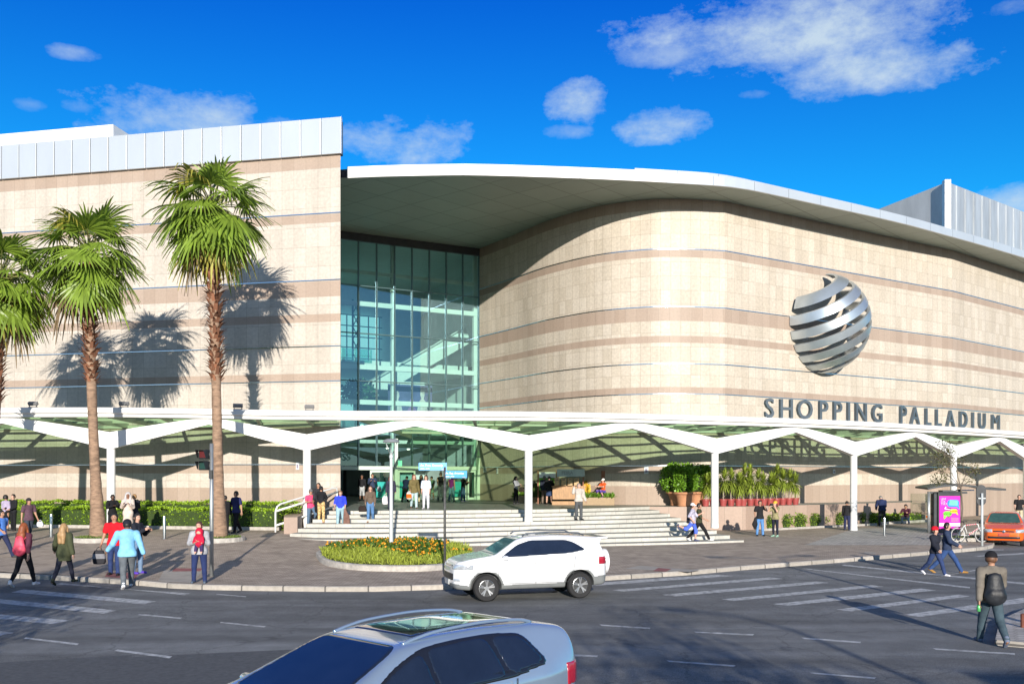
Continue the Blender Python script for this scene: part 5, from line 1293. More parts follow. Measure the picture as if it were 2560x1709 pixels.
b = MB(); b.box((uu(1398), 1.2, 1.4), (.06, .06, .9)); b.box((uu(1462), 1.2, 1.4), (.06, .06, .9)); b.box((uu(1513), 1.25, .95), ((1518 - 1509) / S_, .1, 1.9)); b.build('post', mat('reddish_post', (.22, .075, .03), .6), t)
p = on_plat(1366, 1260); t = empty('info_board', p + Vector((0, .8, 0)), 'upright green and white notice board behind the couple', 'notice board'); 
b = MB(); b.box((-.45, 0, .95), (.08, .08, 1.9)); b.box((.62, 0, .95), (.08, .08, 1.9)); b.build('post', mat('reddish_post', (.22, .075, .03), .6), t)
b = MB(); b.box((.08, 0, 1.30), (.96, .05, 1.0)); b.build('green_sheet', mat('notice_green', (.14, .36, .02), .5), t)
b = MB(); b.box((.08, -.03, 1.66), (.94, .04, .32)); b.build('white_sheet', whitep, t)
planter_m = tile_mat('planter_stone', (.50, .36, .20), (.56, .42, .25), (.35, .25, .15), .8, 1, .005, .7, .15, 8, uv=False)
def planter(px0, px1, py, h, d, lab, fl, n=350):
    a, c = on_plat(px0, py), on_plat(px1, py); L = (c - a).length; t = empty('planter_box', (a + c) / 2, lab, 'planter', rz=atan2(c.y - a.y, c.x - a.x))
    b = MB(); b.prism([(-L / 2, 0), (L / 2, 0), (L / 2, d), (-L / 2, d)], 0, h); b.build('box', planter_m, t, bevel=.015)
    m_, sz = fl; V, Q = leaf_quads(np.stack([np.random.uniform(-L / 2, L / 2, n), np.random.uniform(.03, d - .03, n), np.full(n, h)], 1), np.tile([0, 0, 1.], (n, 1)), sz, .3, .8); np_mesh('plants', V, Q, m_, t, smooth=False); return t
pl_leaf = mat('planter_leaf', (.12, .24, .02), .5, var=.5, island=.8, trans=.2)
planter(1286, 1310, 1257, .42, .8, 'low planter box with leaves left of the third column', (pl_leaf, .28), 260)
planter(1328, 1374, 1257, .40, .8, 'low planter box with leaves behind the couple', (pl_leaf, .26), 300)
planter(1455, 1536, 1262, .42, .7, 'low pale planter holding the painted tyres', (pl_leaf, .28), 420)
p = on_plat(1346, 1258); blob_bush('potted_shrub', p + Vector((0, 1.0, .35)), .85, .5, .50, 900, .09, 'dark purple leaved shrub behind the third column', 'shrub', None, mat('purple_leaf', (.07, .045, .06), .6, var=.7, island=.9))
tyre_cols = [(.60, .04, .42), (.62, .06, .45), (.10, .05, .30)]
for k, (px, lab) in enumerate(((1467, 'painted tyre with magenta oval, left of the three'), (1480, 'painted tyre with magenta oval, middle of the three'), (1498, 'painted tyre with violet swirls under the crouching person'))):
    p = on_plat(px, 1259) + Vector((0, .05, .42)); t = empty('painted_tyre', p, lab, 'painted tyre', 'painted tyres in the planter', rz=R(-28))
    b = MB(); b.tube([(.0, .30 * cos(a), .46 + .34 * sin(a)) for a in np.linspace(0, 2 * pi, 25)], .155, 10, cap=False)
    m_ = mat('tyre_art_%d' % k if False else ('tyre_art' + 'abc'[k]), ((.62, .30, .03), (.55, .35, .03), (.5, .45, .5))[k], .5, var=.9, scale=5); o = b.build('tyre', m_, t, smooth=True)
    b = MB(); b.lathe([(0, .0), (.20, .005), (.24, -.02)], 16, (0, 0, 0)); b.v = [(-.165 + v[2], v[0] * .8, .44 + v[1] * 1.15) for v in b.v]; b.build('painted_oval', mat('tyre_oval' + 'abc'[k], tyre_cols[k], .5, var=.3, scale=6), o)
    b = MB()
    for q in range(7): a = q * .9; b.tube([(-.15, .3 * cos(a) , .46 + .34 * sin(a)), (-.05, .42 * cos(a + .4), .46 + .46 * sin(a + .4))], .03, 5)
    b.build('painted_leaf', mat('tyre_leaf', (.08, .40, .04), .5), o)
# small square notices on the stone wall
for px, py, sx, sy, lab in ((1213, 1173, .34, .36, 'small pale blue notice left of the litter bin'), (1244, 1176, .18, .40, 'small narrow notice above the litter bin'), (1616, 1175, .24, .40, 'small notice with red mark left of the big bush'), (747, 1164, .16, .36, 'small notice on the left wing beside the second column'), (2084, 1178, .2, .26, 'tiny white notice on the wall right of the yuccas')):
    best = None
    for poly in (left_poly, right_poly):
        for a, c in zip(poly, poly[1:]):
            fa_, fc = CX + F * a.x / a.y, CX + F * c.x / c.y
            if min(fa_, fc) <= px <= max(fa_, fc): best = (a.lerp(c, (px - fa_) / (fc - fa_)), (c - a).normalized())
    if best:
        q, d = best; nn = Vector((d.y, -d.x)); z = EYE - (py - YH) * q.y / F; t = empty('wall_notice', (q.x + nn.x * .03, q.y + nn.y * .03, z), lab, 'notice', 'small notices on the wall', atan2(d.y, d.x))
        b = MB(); b.box((0, 0, 0), (sx, .03, sy)); b.build('plate', mat('notice_white', (.62, .66, .68), .5), t); b = MB(); b.box((0, -.02, -.02), (sx * .55, .012, sy * .5)); b.build('print', mat('notice_print', (.25, .22, .30), .5), t)

# street lights and a tree beyond the frame that throw the long shadows over the crossing
def tall_lamp(x, y, h, arm, lab, yaw):
    t = empty('street_light', (x, y, road_z(x, y)), lab, 'street light', None, yaw)
    b = MB(); b.tube([(0, 0, 0), (0, 0, h)], [.10, .06], 10); b.build('pole', galv, t)
    for s in arm:
        b = MB(); b.tube([(0, 0, h - .1), (s * .5, 0, h + .35), (s * 1.5, 0, h + .5)], .04, 6); b.beam((s * 1.4, 0, h + .48), (s * 2.1, 0, h + .5), .22, .12); b.build('lamp_arm', galv, t)
tall_lamp(11.35, 11.5, 5.3, (-1, 1), 'double armed street light just outside the right edge', R(10))
tall_lamp(8.2, -6.0, 6.2, (1,), 'tall street light behind the viewpoint', R(160))

# trees and a low building behind the viewpoint: they throw the shade that lies over the near lanes
sh_leaf = mat('street_tree_leaf', (.06, .10, .02), .6, var=.5, island=.8)
def street_tree(x, y, h, r, lab, seed):
    rng_ = np.random.default_rng(seed); t = empty('street_tree', (x, y, road_z(x, y)), lab, 'tree', 'street trees behind the viewpoint'); b = MB(); b.tube([(0, 0, 0), (.05, 0, h * .3), (0, .1, h * .62)], [.16, .12, .07], 9)
    C = rng_.normal(size=(26, 3)) * np.array([r * .5, r * .5, h * .13]) + np.array([0, 0, h * .74])
    for c in C[:12]: b.tube([(0, .1, h * .55), tuple((c + np.array([0, 0, h * .5])) / 2), tuple(c)], [.06, .04, .015], 5, cap=False)
    b.build('trunk', mat('street_tree_bark', (.12, .09, .07), .9, var=.3), t, smooth=True)
    P = np.concatenate([c + rng_.normal(size=(120, 3)) * r * .2 for c in C]); V, Q = leaf_quads(P, rng_.normal(size=P.shape), .16, .6, .5); np_mesh('crown', V, Q, sh_leaf, t, smooth=False)
street_tree(5.6, -6.0, 6.4, 1.9, 'leafy street tree behind the viewpoint on the right', 3)
street_tree(-9.7, 5.4, 5.6, 1.6, 'leafy street tree behind the viewpoint on the left', 5)
street_tree(-11.9, 9.3, 5.0, 1.2, 'leafy street tree outside the left edge', 6)
bd = empty('corner_shop', (19, -16, road_z(19, -16)), 'low rendered corner building behind the viewpoint', 'building')
b = MB(); b.box((1, 0, 3.0), (20, 11, 6.0)); b.build('wall', conc_m, bd); b = MB(); b.box((1, 0, 6.1), (20.6, 11.6, .25)); b.build('roof', zinc_m, bd)
for k in range(5):
    b = MB(); b.box((-7 + k * 3.8, 5.53, 1.7), (2.4, .1, 2.2)); b.build('window', glass_mat('shop_glass', (.1, .12, .14)), bd)
# ================================================================== PEOPLE
class Field:
    def __init__(s, lo, hi, h):
        s.lo = np.array(lo, float); s.h = h; n = np.ceil((np.array(hi) - s.lo) / h).astype(int) + 1
        s.f = np.full(n, 9.0, np.float32); s.ax = [s.lo[i] + h * np.arange(n[i], dtype=np.float32) for i in range(3)]
    def sub(s, lo, hi):
        i0 = np.maximum(0, np.floor((lo - s.lo) / s.h).astype(int)); i1 = np.minimum(s.f.shape, np.ceil((hi - s.lo) / s.h).astype(int) + 1)
        return tuple(slice(a, b) for a, b in zip(i0, np.maximum(i1, i0)))
    def dist(s, sl, a, b, ra, rb, fy):
        X = s.ax[0][sl[0]][:, None, None]; Y = s.ax[1][sl[1]][None, :, None]; Z = s.ax[2][sl[2]][None, None, :]
        a = np.array(a, float); d = np.array(b, float) - a; ym = a[1]
        Yq = (Y - ym) / fy + ym; dy = d[1]
        L2 = float(d @ d) + 1e-9; t = np.clip(((X - a[0]) * d[0] + (Yq - a[1]) * dy + (Z - a[2]) * d[2]) / L2, 0, 1)
        q = np.sqrt((X - a[0] - t * d[0]) ** 2 + (Yq - a[1] - t * dy) ** 2 + (Z - a[2] - t * d[2]) ** 2) - (ra + (rb - ra) * t)
        return q * (fy if fy < 1 else 1)
    def cap(s, a, b, ra, rb=None, k=.025, fy=1.0):
        rb = ra if rb is None else rb; m = max(ra, rb) + .07; a, b = np.array(a, float), np.array(b, float)
        sl = s.sub(np.minimum(a, b) - m, np.maximum(a, b) + m)
        g = s.f[sl]
        if g.size == 0: return s
        d = s.dist(sl, a, b, ra, rb, fy)
        hh = np.clip(.5 + .5 * (g - d) / k, 0, 1); s.f[sl] = g + (d - g) * hh - k * hh * (1 - hh); return s
    def cut(s, a, b, ra, rb=None):
        rb = ra if rb is None else rb; m = max(ra, rb) + .03; a, b = np.array(a, float), np.array(b, float); sl = s.sub(np.minimum(a, b) - m, np.maximum(a, b) + m)
        if s.f[sl].size: s.f[sl] = np.maximum(s.f[sl], -s.dist(sl, a, b, ra, rb, 1.0))
        return s
    def plane(s, p, n):
        """keep the side the normal points to"""
        p, n = np.array(p, float), np.array(n, float); n = n / np.linalg.norm(n)
        s.f = np.maximum(s.f, -((s.ax[0] - p[0])[:, None, None] * n[0] + (s.ax[1] - p[1])[None, :, None] * n[1] + (s.ax[2] - p[2])[None, None, :] * n[2])); return s
    def mesh(s): return surface_nets(s.f, s.lo, s.h)

SKIN = {'light': (.56, .33, .24), 'tan': (.42, .23, .15), 'brown': (.24, .12, .075), 'dark': (.10, .052, .035)}
def cloth(col, pat=0.0):
    nm = 'cloth ' + ' '.join('%.2f' % c for c in col) + (' patterned' if pat else '')
    return mat(nm, col, .85, var=pat or .24, scale=14 if pat else 6, bump=.5, bscale=11, spec=.2)
POSES = {
    # arms: (swing forward, out, elbow, inward) ; legs: (swing forward, knee, out)
    'stand': dict(L=(4, 8, 14, 4), R=(2, 8, 14, 4), l=(2, 2, 3), r=(-2, 2, 4)),
    'walk': dict(L=(24, 7, 22, 4), R=(-24, 8, 16, 2), l=(-22, 18, 1), r=(24, 6, 1)),
    'walk2': dict(L=(-22, 8, 14, 2), R=(24, 8, 24, 4), l=(26, 8, 1), r=(-24, 24, 1)),
    'stroll': dict(L=(12, 8, 20, 4), R=(-12, 8, 16, 2), l=(-11, 10, 1), r=(12, 4, 2)),
    'stride': dict(L=(-20, 10, 20, 2), R=(22, 10, 40, 6), l=(34, 8, 1), r=(-30, 14, 1)),
    'cross': dict(L=(28, 14, 88, 62), R=(26, 14, 92, 62), l=(3, 2, 4), r=(-3, 3, 4)),
    'phone': dict(L=(24, 10, 95, 30), R=(28, 10, 95, 32), l=(3, 3, 3), r=(-2, 2, 4)),
    'photo': dict(L=(58, 14, 112, 34), R=(58, 16, 112, 34), l=(2, 2, 4), r=(-3, 3, 4)),
    'photo1': dict(L=(60, 12, 118, 38), R=(0, 16, 40, 10), l=(2, 2, 5), r=(-2, 2, 5)),
    'shade': dict(L=(6, 10, 30, 6), R=(62, 42, 136, 58), l=(2, 2, 3), r=(-2, 2, 4)),
    'hold': dict(L=(12, 12, 98, 56), R=(10, 14, 92, 56), l=(2, 2, 5), r=(-2, 2, 5)),
    'bagR': dict(L=(10, 8, 24, 4), R=(6, 14, 8, 0), l=(6, 4, 2), r=(-6, 6, 4)),
    'bagfwd': dict(L=(-10, 12, 12, 2), R=(8, 10, 45, 4), l=(14, 6, 1), r=(-16, 14, 1)),
    'lean': dict(L=(20, 10, 84, 50), R=(16, 14, 78, 46), l=(42, 62, 8), r=(-6, 2, 2)),
    'down': dict(L=(6, 9, 26, 10), R=(16, 10, 30, 8), l=(-10, 20, 1), r=(22, 22, 1)),
    'run': dict(L=(36, 10, 80, 10), R=(-30, 10, 70, 4), l=(18, 22, 2), r=(-40, 74, 2)),
    'squat': dict(L=(52, 10, 40, 20), R=(52, 10, 40, 20), l=(104, 132, 10), r=(104, 132, 10)),
    'sit': dict(L=(30, 12, 70, 20), R=(40, 12, 60, 20), l=(84, 84, 8), r=(84, 88, 8)),
    'bend': dict(L=(16, 8, 30, 20), R=(16, 8, 30, 20), l=(6, 4, 3), r=(2, 2, 3)),
    'hips': dict(L=(14, 10, 52, 30), R=(10, 22, 60, 40), l=(3, 2, 5), r=(-3, 3, 5)),
    'open': dict(L=(14, 24, 30, -4), R=(-22, 16, 20, -2), l=(-22, 14, 1), r=(26, 8, 1)),
}
def person(name_label, px, py, head_py, yaw, pose='stand', skin='light', sex='m', top=((.2, .2, .2), 'short', .90), bottom=('trousers', (.05, .07, .14)), shoes=(.05, .05, .05), hair=('short', (.03, .02, .015)), hat=None, lean=0, head=0, width=1.0, z=walk_z, group=None, H=None, pat=0, patb=0, vest=None, nod=0, dy=0.0):
    base = site(px, py, z)
    if dy:
        base.y += dy; base.x = (px - CX) / F * base.y
        base.z = z(base.x, base.y) if callable(z) else z
    s_px = F / base.y; Hreal = H or max(1.2, min(1.92, (py - head_py) / s_px)); K = Hreal / 1.74
    h = max(.0115, min(.021, .34 / (s_px * .4))) / K
    P = POSES[pose]; w = width; fem = sex == 'f'
    sh = (.165 if fem else .19) * w; hipw = .085 * (1.05 if fem else 1.0) * w
    ca, sa = cos(R(lean)), sin(R(lean)); PZ = .93
    def up(v):                                    # lean of the trunk about the hips (forward is -y)
        x, y, zz = v; zz -= PZ; return np.array((x, y * ca - zz * sa, PZ + zz * ca + y * sa))
    hc, hs = cos(R(head)), sin(R(head)); nc, ns_ = cos(R(nod)), sin(R(nod))
    def hd(v):                                    # head turned and nodded on the neck
        x, y, zz = v; zz -= 1.52; y, zz = y * nc - zz * ns_, zz * nc + y * ns_
        x, y = x * hc - y * hs, x * hs + y * hc; return up((x, y, zz + 1.52))
    arms, legs = {}, {}
    for side, k, kl in ((1, 'L', 'l'), (-1, 'R', 'r')):
        p, o, e, i_ = P[k]; S0 = up((side * sh, .005, 1.41))
        d1 = np.array((side * sin(R(o)), -sin(R(p + lean * 0)) * cos(R(o)), -cos(R(p)) * cos(R(o)))); E = S0 + d1 * .285
        d2 = np.array((side * (sin(R(o)) - sin(R(i_))), -sin(R(p + e)) * cos(R(i_)), -cos(R(p + e)) * cos(R(i_)))); d2 /= np.linalg.norm(d2); Wr = E + d2 * .25
        arms[side] = (S0, E, Wr, d2)
        p, kf, o = P[kl]; Hp = np.array((side * hipw, 0, .90)); t1 = np.array((side * sin(R(o)), -sin(R(p)), -cos(R(p)))); t1 /= np.linalg.norm(t1); Kn = Hp + t1 * .43
        t2 = np.array((side * sin(R(o)) * .5, -sin(R(p - kf)), -cos(R(p - kf)))); t2 /= np.linalg.norm(t2); An_ = Kn + t2 * .41
        fp = max(0, min(70, (kf - p) * .75)) if (p - kf) < -12 else 0
        fd = np.array((side * .12, -cos(R(fp)), -sin(R(fp)))); legs[side] = (Hp, Kn, An_, fd)
    zmin = min(min(l[2][2] - .06, (l[2] + l[3] * .16)[2] - .035) for l in legs.values())
    allp = np.array([v for a in arms.values() for v in a[:3]] + [a[2] + a[3] * .2 for a in arms.values()] + [v for l in legs.values() for v in l[:3]] + [l[2] + l[3] * .2 for l in legs.values()] + [hd((0, 0, 1.80)), up((0, 0, 1.2))])
    lo, hi = allp.min(0) - .24, allp.max(0) + .24
    hi[1] = max(hi[1], .32); lo[1] = min(lo[1], -.28)
    nf = lambda: Field(lo, hi, h)
    rot = Matrix.Rotation(R(yaw), 3, 'Z'); RM = np.array(rot) * K; OFF = np.array((0, 0, -zmin * K)) + .0
    def finish(fld, nm, mats, parent, mi_fn=None):
        V, Q = fld.mesh()
        if len(V) == 0: return None
        mi = mi_fn(V, Q) if mi_fn else None
        return np_mesh(nm, V @ RM.T + OFF, Q, mats, parent, smooth=True, mi=mi)
    # body: one continuous skin
    b = nf(); fr_ = max(.0088, .62 * h)
    b.cap(up((0, .0, 1.00)), up((0, .005, 1.36)), .125 * w, .140 * w, .05, .72); [b.cap(up((0, .005, 1.425)), up((s * sh * .80, .005, 1.39)), .060, .060, .05) for s in (-1, 1)]
    b.cap((-hipw * .75, .01, .93), (hipw * .75, .01, .93), .112 * w, None, .05, .9); b.cap(up((0, .012, 1.42)), hd((0, 0, 1.55)), .056 if not fem else .048, .052 if not fem else .045, .03)
    b.cap(hd((0, .012, 1.625)), hd((0, -.002, 1.655)), .088, .086, .02); b.cap(hd((0, -.03, 1.56)), hd((0, -.035, 1.61)), .052, .07, .03)
    b.cap(hd((0, -.098, 1.632)), hd((0, -.116, 1.598)), .010, .015, .012)
    for s in (-1, 1):
        b.cap(hd((s * .088, .01, 1.60)), hd((s * .090, .012, 1.635)), .014, .018, .008)
        S0, E, Wr, d2 = arms[s]; b.cap(S0, E, .054 * w ** .6, .042, .03); b.cap(E, Wr, .041, .028, .02)
        # hand: palm, four uneven curled fingers, thumb from the side of the palm
        fwd = np.array((0, -1.0, 0)); fwd = fwd - d2 * (fwd @ d2); fwd = fwd / (np.linalg.norm(fwd) + 1e-6) if np.linalg.norm(fwd) > .2 else np.array((0, 0, 1.0)); inn = np.cross(d2, fwd) * s; inn = inn / np.linalg.norm(inn)
        inn = inn if inn[0] * s < 0 or abs(inn[0]) < .3 else -inn
        pe = Wr + d2 * .085
        for q in (-.5, .5): b.cap(Wr + fwd * q * .03, pe + fwd * q * .05, .019, .017, .012)
        for q, L in ((-.036, .060), (-.012, .076), (.012, .082), (.036, .072)):
            f0 = pe + fwd * q; f1 = f0 + d2 * L * .55 + inn * .008; f2 = f1 + d2 * L * .40 + inn * .024; b.cap(f0, f1, fr_, fr_, .004); b.cap(f1, f2, fr_, fr_ * .85, .004)
        t0 = Wr + d2 * .03 + fwd * .03; t1 = t0 + d2 * .035 + fwd * .03; b.cap(t0, t1, fr_ * 1.2, fr_ * 1.1, .006); b.cap(t1, t1 + d2 * .032 + inn * .01, fr_ * 1.1, fr_ * .9, .004)
        Hp, Kn, An_, fd = legs[s]; b.cap(Hp, Kn, .083 * w ** .6, .056, .04); b.cap(Kn, Kn * .6 + An_ * .4, .055, .052, .03); b.cap(Kn * .6 + An_ * .4, An_, .052, .036, .03); b.cap(An_ + np.array((0, .03, -.02)), An_ + fd * .14 + np.array((0, 0, -.03)), .036, .03, .02)
    eyes = [hd((s * .034, -.082, 1.634)) for s in (-1, 1)]; brows = [hd((s * .034, -.09, 1.658)) for s in (-1, 1)]; mouth = hd((0, -.092, 1.560))
    def face_mi(V, Q):
        c = V[Q].mean(1); mi = np.zeros(len(Q), int); e_ = max(.014, h * .75)
        for q in eyes: mi[np.linalg.norm((c - q) * np.array((1, 1, 1.3)), axis=1) < e_] = 1
        for q in brows: mi[(np.linalg.norm((c - q) * np.array((.55, .8, 2.2)), axis=1) < e_ * .9)] = 1
        mi[np.linalg.norm((c - mouth) * np.array((.6, .7, 2.0)), axis=1) < max(.014, h * .8)] = 2
        return mi
    sk = mat('skin ' + skin, SKIN[skin], .55, var=.06, scale=8, spec=.35)
    lipc = tuple(c * f for c, f in zip(SKIN[skin], (.85, .55, .55)))
    body = finish(b, 'person', [sk, mat('eye dark', (.03, .022, .02), .4), mat('lip ' + skin, lipc, .5)], None, face_mi)
    body.location = base; tag(body, name_label, 'person', group)
    # top
    if top:
        col, sl, hem = top[:3]; ex = top[3] if len(top) > 3 else .018
        g = nf(); fl = .02 if hem < .85 else 0
        g.cap(up((0, .0, 1.02)), up((0, .005, 1.36)), .128 * w + ex, .145 * w + ex * .8, .05, .76); [g.cap(up((0, .005, 1.415)), up((s * sh * .80, .005, 1.385)), .058 + ex * .8, .058 + ex, .05) for s in (-1, 1)]
        g.cap(up((0, .008, hem - .06)), up((0, 0, 1.02)), .148 * w + ex + fl, .128 * w + ex, .05, .84)
        if hem < .90: g.cap(up((-hipw * .8, .012, .90)), up((hipw * .8, .012, .90)), .112 * w + ex, None, .05, .95)
        if fem:
            for s in (-1, 1): g.cap(up((s * .065, -.085, 1.275)), up((s * .065, -.085, 1.285)), .062, None, .05)
        elif w > 1.12: g.cap(up((0, -.05, 1.08)), up((0, -.05, 1.16)), .12 * w, None, .08)
        for s in (-1, 1):
            S0, E, Wr, d2 = arms[s]
            if sl == 'short': g.cap(S0, S0 * .42 + E * .58, .060 * w ** .6 + ex, .060 + ex, .03)
            elif sl == 'elbow': g.cap(S0, E, .058 * w ** .6 + ex, .056 + ex, .03)
            elif sl == 'long': g.cap(S0, E, .056 * w ** .6 + ex, .048 + ex, .03); g.cap(E, Wr * .95 + E * .05, .047 + ex, .034 + ex, .02)
        g.plane(up((0, 0, hem)), up((0, 0, hem + .1)) - up((0, 0, hem)))
        g.cut(up((0, -.01, 1.445)), hd((0, -.012, 1.60)), .064, .07)
        finish(g, 'jacket' if sl == 'long' and ex > .025 else 'shirt', cloth(col, pat), body)
    if vest:
        g = nf(); g.cap(up((0, -.02, .98)), up((0, -.02, 1.38)), .10 * w, .08 * w, .03); g.plane(up((0, -.11, 1.2)), (0, -1, 0)); finish(g, 'shirt_front', cloth(vest), body)
    # bottom
    kind, col = bottom
    g = nf(); g.cap((-hipw * .8, .01, .94), (hipw * .8, .01, .94), .118 * w, None, .05, .92); g.cap(up((0, 0, 1.0)), (0, .005, .95), .128 * w, .13 * w, .04, .8)
    if kind == 'skirt':
        g.cap((0, 0, .95), (0, 0, .60), .14 * w, .185 * w, .04, .85); g.plane((0, 0, .52), (0, 0, 1))
    elif kind == 'dress':
        g.cap((0, 0, 1.0), (0, 0, .32), .15 * w, .24 * w, .05, .9); g.plane((0, 0, .30), (0, 0, 1))
    else:
        tight = kind == 'leggings'; e_ = .006 if tight else .018
        for s in (-1, 1):
            Hp, Kn, An_, fd = legs[s]; g.cap(Hp, Kn, .088 * w ** .6 + e_, .058 + e_, .03)
            if kind == 'shorts': g.cap(Kn, Kn * .82 + An_ * .18, .066 + e_, .072 + e_, .02)
            else: g.cap(Kn, Kn * .55 + An_ * .45, .056 + e_, .053 + e_ * .8, .02); g.cap(Kn * .55 + An_ * .45, An_ + (Kn - An_) * (.0 if not tight else .05), .053 + e_ * .8, (.040 if tight else .050) + e_ * .5, .02)
    g.plane(up((0, 0, 1.03)), -np.array(up((0, 0, 1.1)) - up((0, 0, 1.0))))
    finish(g, {'skirt': 'skirt', 'dress': 'dress_skirt', 'shorts': 'shorts'}.get(kind, 'trousers'), cloth(col, patb), body)
    # shoes
    for s in (-1, 1):
        Hp, Kn, An_, fd = legs[s]; g = nf(); g.cap(An_ + np.array((0, .025, -.022)), An_ + fd * .165 + np.array((0, 0, -.038)), .046, .038, .02); g.cap(An_ + np.array((0, .0, .03)), An_, .047, .048, .02)
        n_ = np.cross(fd, np.array((s * 1.0, 0, 0))) * s; n_ = n_ if n_[2] > 0 else -n_
        g.plane(An_ + np.array((0, .02, -.06)), n_); finish(g, 'shoe', cloth(shoes), body)
    # hair and headwear
    if hair:
        style, hcol = hair; hm = mat('hair %.2f %.2f %.2f' % hcol, hcol, .55, var=.35, scale=30, stretch=(1, 1, .3)); g = nf()
        g.cap(hd((0, .016, 1.63)), hd((0, .008, 1.668)), .100, .096, .02)
        if style == 'curly': g.cap(hd((0, .03, 1.64)), hd((0, .03, 1.67)), .125, .12, .02)
        g.cut(hd((0, -.085, 1.50)), hd((0, -.10, 1.625)), .085, .080)
        if style != 'long' and style != 'long2': g.plane(hd((0, .06, 1.57)), hd((0, -.3, 1.9)) - hd((0, 0, 1.5)) + np.array((0, .15, .25)))
        if style in ('long', 'long2', 'pony'):
            ln_ = {'long': 1.30, 'long2': 1.22, 'pony': 1.36}[style]
            if style == 'pony': g.cap(hd((0, .10, 1.66)), hd((0, .15, 1.60)), .035, .04, .02); g.cap(hd((0, .15, 1.60)), up((0, .14, ln_)), .04, .018, .02)
            else:
                g.cap(hd((0, .06, 1.62)), up((0, .115, 1.42)), .092, .095, .03); g.cap(up((-.05, .12, 1.44)), up((-.05, .135, ln_)), .075, .05, .03); g.cap(up((.05, .12, 1.44)), up((.05, .135, ln_)), .075, .05, .03)
                for s in (-1, 1): g.cap(hd((s * .085, .0, 1.63)), up((s * .10, -.055, 1.36)), .036, .03, .02)
        if style == 'bun': g.cap(hd((0, .11, 1.70)), hd((0, .115, 1.70)), .045, None, .01)
        finish(g, 'hair', hm, body)
    if hat:
        kind, hcol = hat; g = nf(); hm = cloth(hcol)
        if kind in ('cap', 'beanie', 'beret'):
            g.cap(hd((0, .010, 1.66)), hd((0, .010, 1.675)), .110, .106, .01)
            if kind == 'beret': g.cap(hd((-.03, .02, 1.70)), hd((.03, .02, 1.70)), .105, None, .03)
            g.plane(hd((0, 0, 1.655 if kind != 'beanie' else 1.64)), hd((0, -.02 if kind == 'cap' else .03, 2)) - hd((0, 0, 1.6)))
            if kind == 'cap': g.cap(hd((-.045, -.12, 1.662)), hd((.045, -.12, 1.662)), max(.022, h * 1.1), None, .03); g.cap(hd((-.03, -.16, 1.655)), hd((.03, -.16, 1.655)), max(.016, h), None, .03)
        elif kind == 'hood':
            g.cap(hd((0, .02, 1.63)), hd((0, .02, 1.665)), .118, .115, .02); g.cap(hd((0, .05, 1.58)), up((0, .06, 1.42)), .115, .15, .03); g.cap(up((-.15, .03, 1.40)), up((.15, .03, 1.40)), .08, None, .04)
            for s in (-1, 1): g.cap(hd((s * .085, -.02, 1.62)), up((s * .10, -.09, 1.34)), .045, .06, .03)
            g.cut(hd((0, -.10, 1.50)), hd((0, -.11, 1.63)), .078, .076)
        elif kind == 'scarf':
            g.cap(up((-.03, -.03, 1.46)), up((.03, -.03, 1.46)), .085, None, .02); g.cap(up((.02, -.10, 1.42)), up((.03, -.15, 1.26)), .05, .05, .02)
        finish(g, {'hood': 'head_scarf', 'scarf': 'scarf'}.get(kind, 'hat'), hm, body)
    wp = lambda v: base + Vector(RM @ np.array(v) + OFF)
    return dict(body=body, K=K, yaw=yaw, hand={s: wp(arms[s][2] + arms[s][3] * .12) for s in arms}, wp=wp, up=lambda v: wp(up(v)), hd=lambda v: wp(hd(v)), h=h * K, elbow={s: wp(arms[s][1]) for s in arms})

def bag(name, label, cat, top, size, col, sag=.3, handle=.16, m=None, stripes=None, yaw=0):
    """soft bag hanging from a hand"""
    t = empty(name, top - Vector((0, 0, handle + size[2])), label, cat, rz=R(yaw)); w, d, h_ = size; b = MB(); n = 16; vs = []
    prof = [(0.0, .02), (.82, .0), (1.0, .12), (1.02, .4), (.92, .75), (.70, .97), (.55, 1.0)]
    for r_, z in prof:
        for k in range(n):
            a = 2 * pi * k / n; j = 1 + .06 * sin(a * 3 + z * 5); c_, s_ = cos(a), sin(a)
            vs.append((abs(c_) ** .6 * (1 if c_ > 0 else -1) * w / 2 * r_ * j, abs(s_) ** .6 * (1 if s_ > 0 else -1) * d / 2 * r_ * j, z * h_))
    b.add(vs, [(i * n + k, i * n + (k + 1) % n, (i + 1) * n + (k + 1) % n, (i + 1) * n + k) for i in range(len(prof) - 1) for k in range(n)])
    if stripes: b.m = [0 if i < 2 * n else (stripes[min(len(stripes) - 1, i // n - 1)]) for i in range(len(b.f))]
    mats = m if m else [cloth(col)]
    b.build('bag_body', mats, t, smooth=True)
    b = MB()
    for s in (-1, 1): b.tube([(s * w * .22, 0, h_ * .95), (s * w * .16, 0, h_ + handle * .6), (0, 0, h_ + handle)], .010, 5)
    b.build('handle', mats[0], t); return t
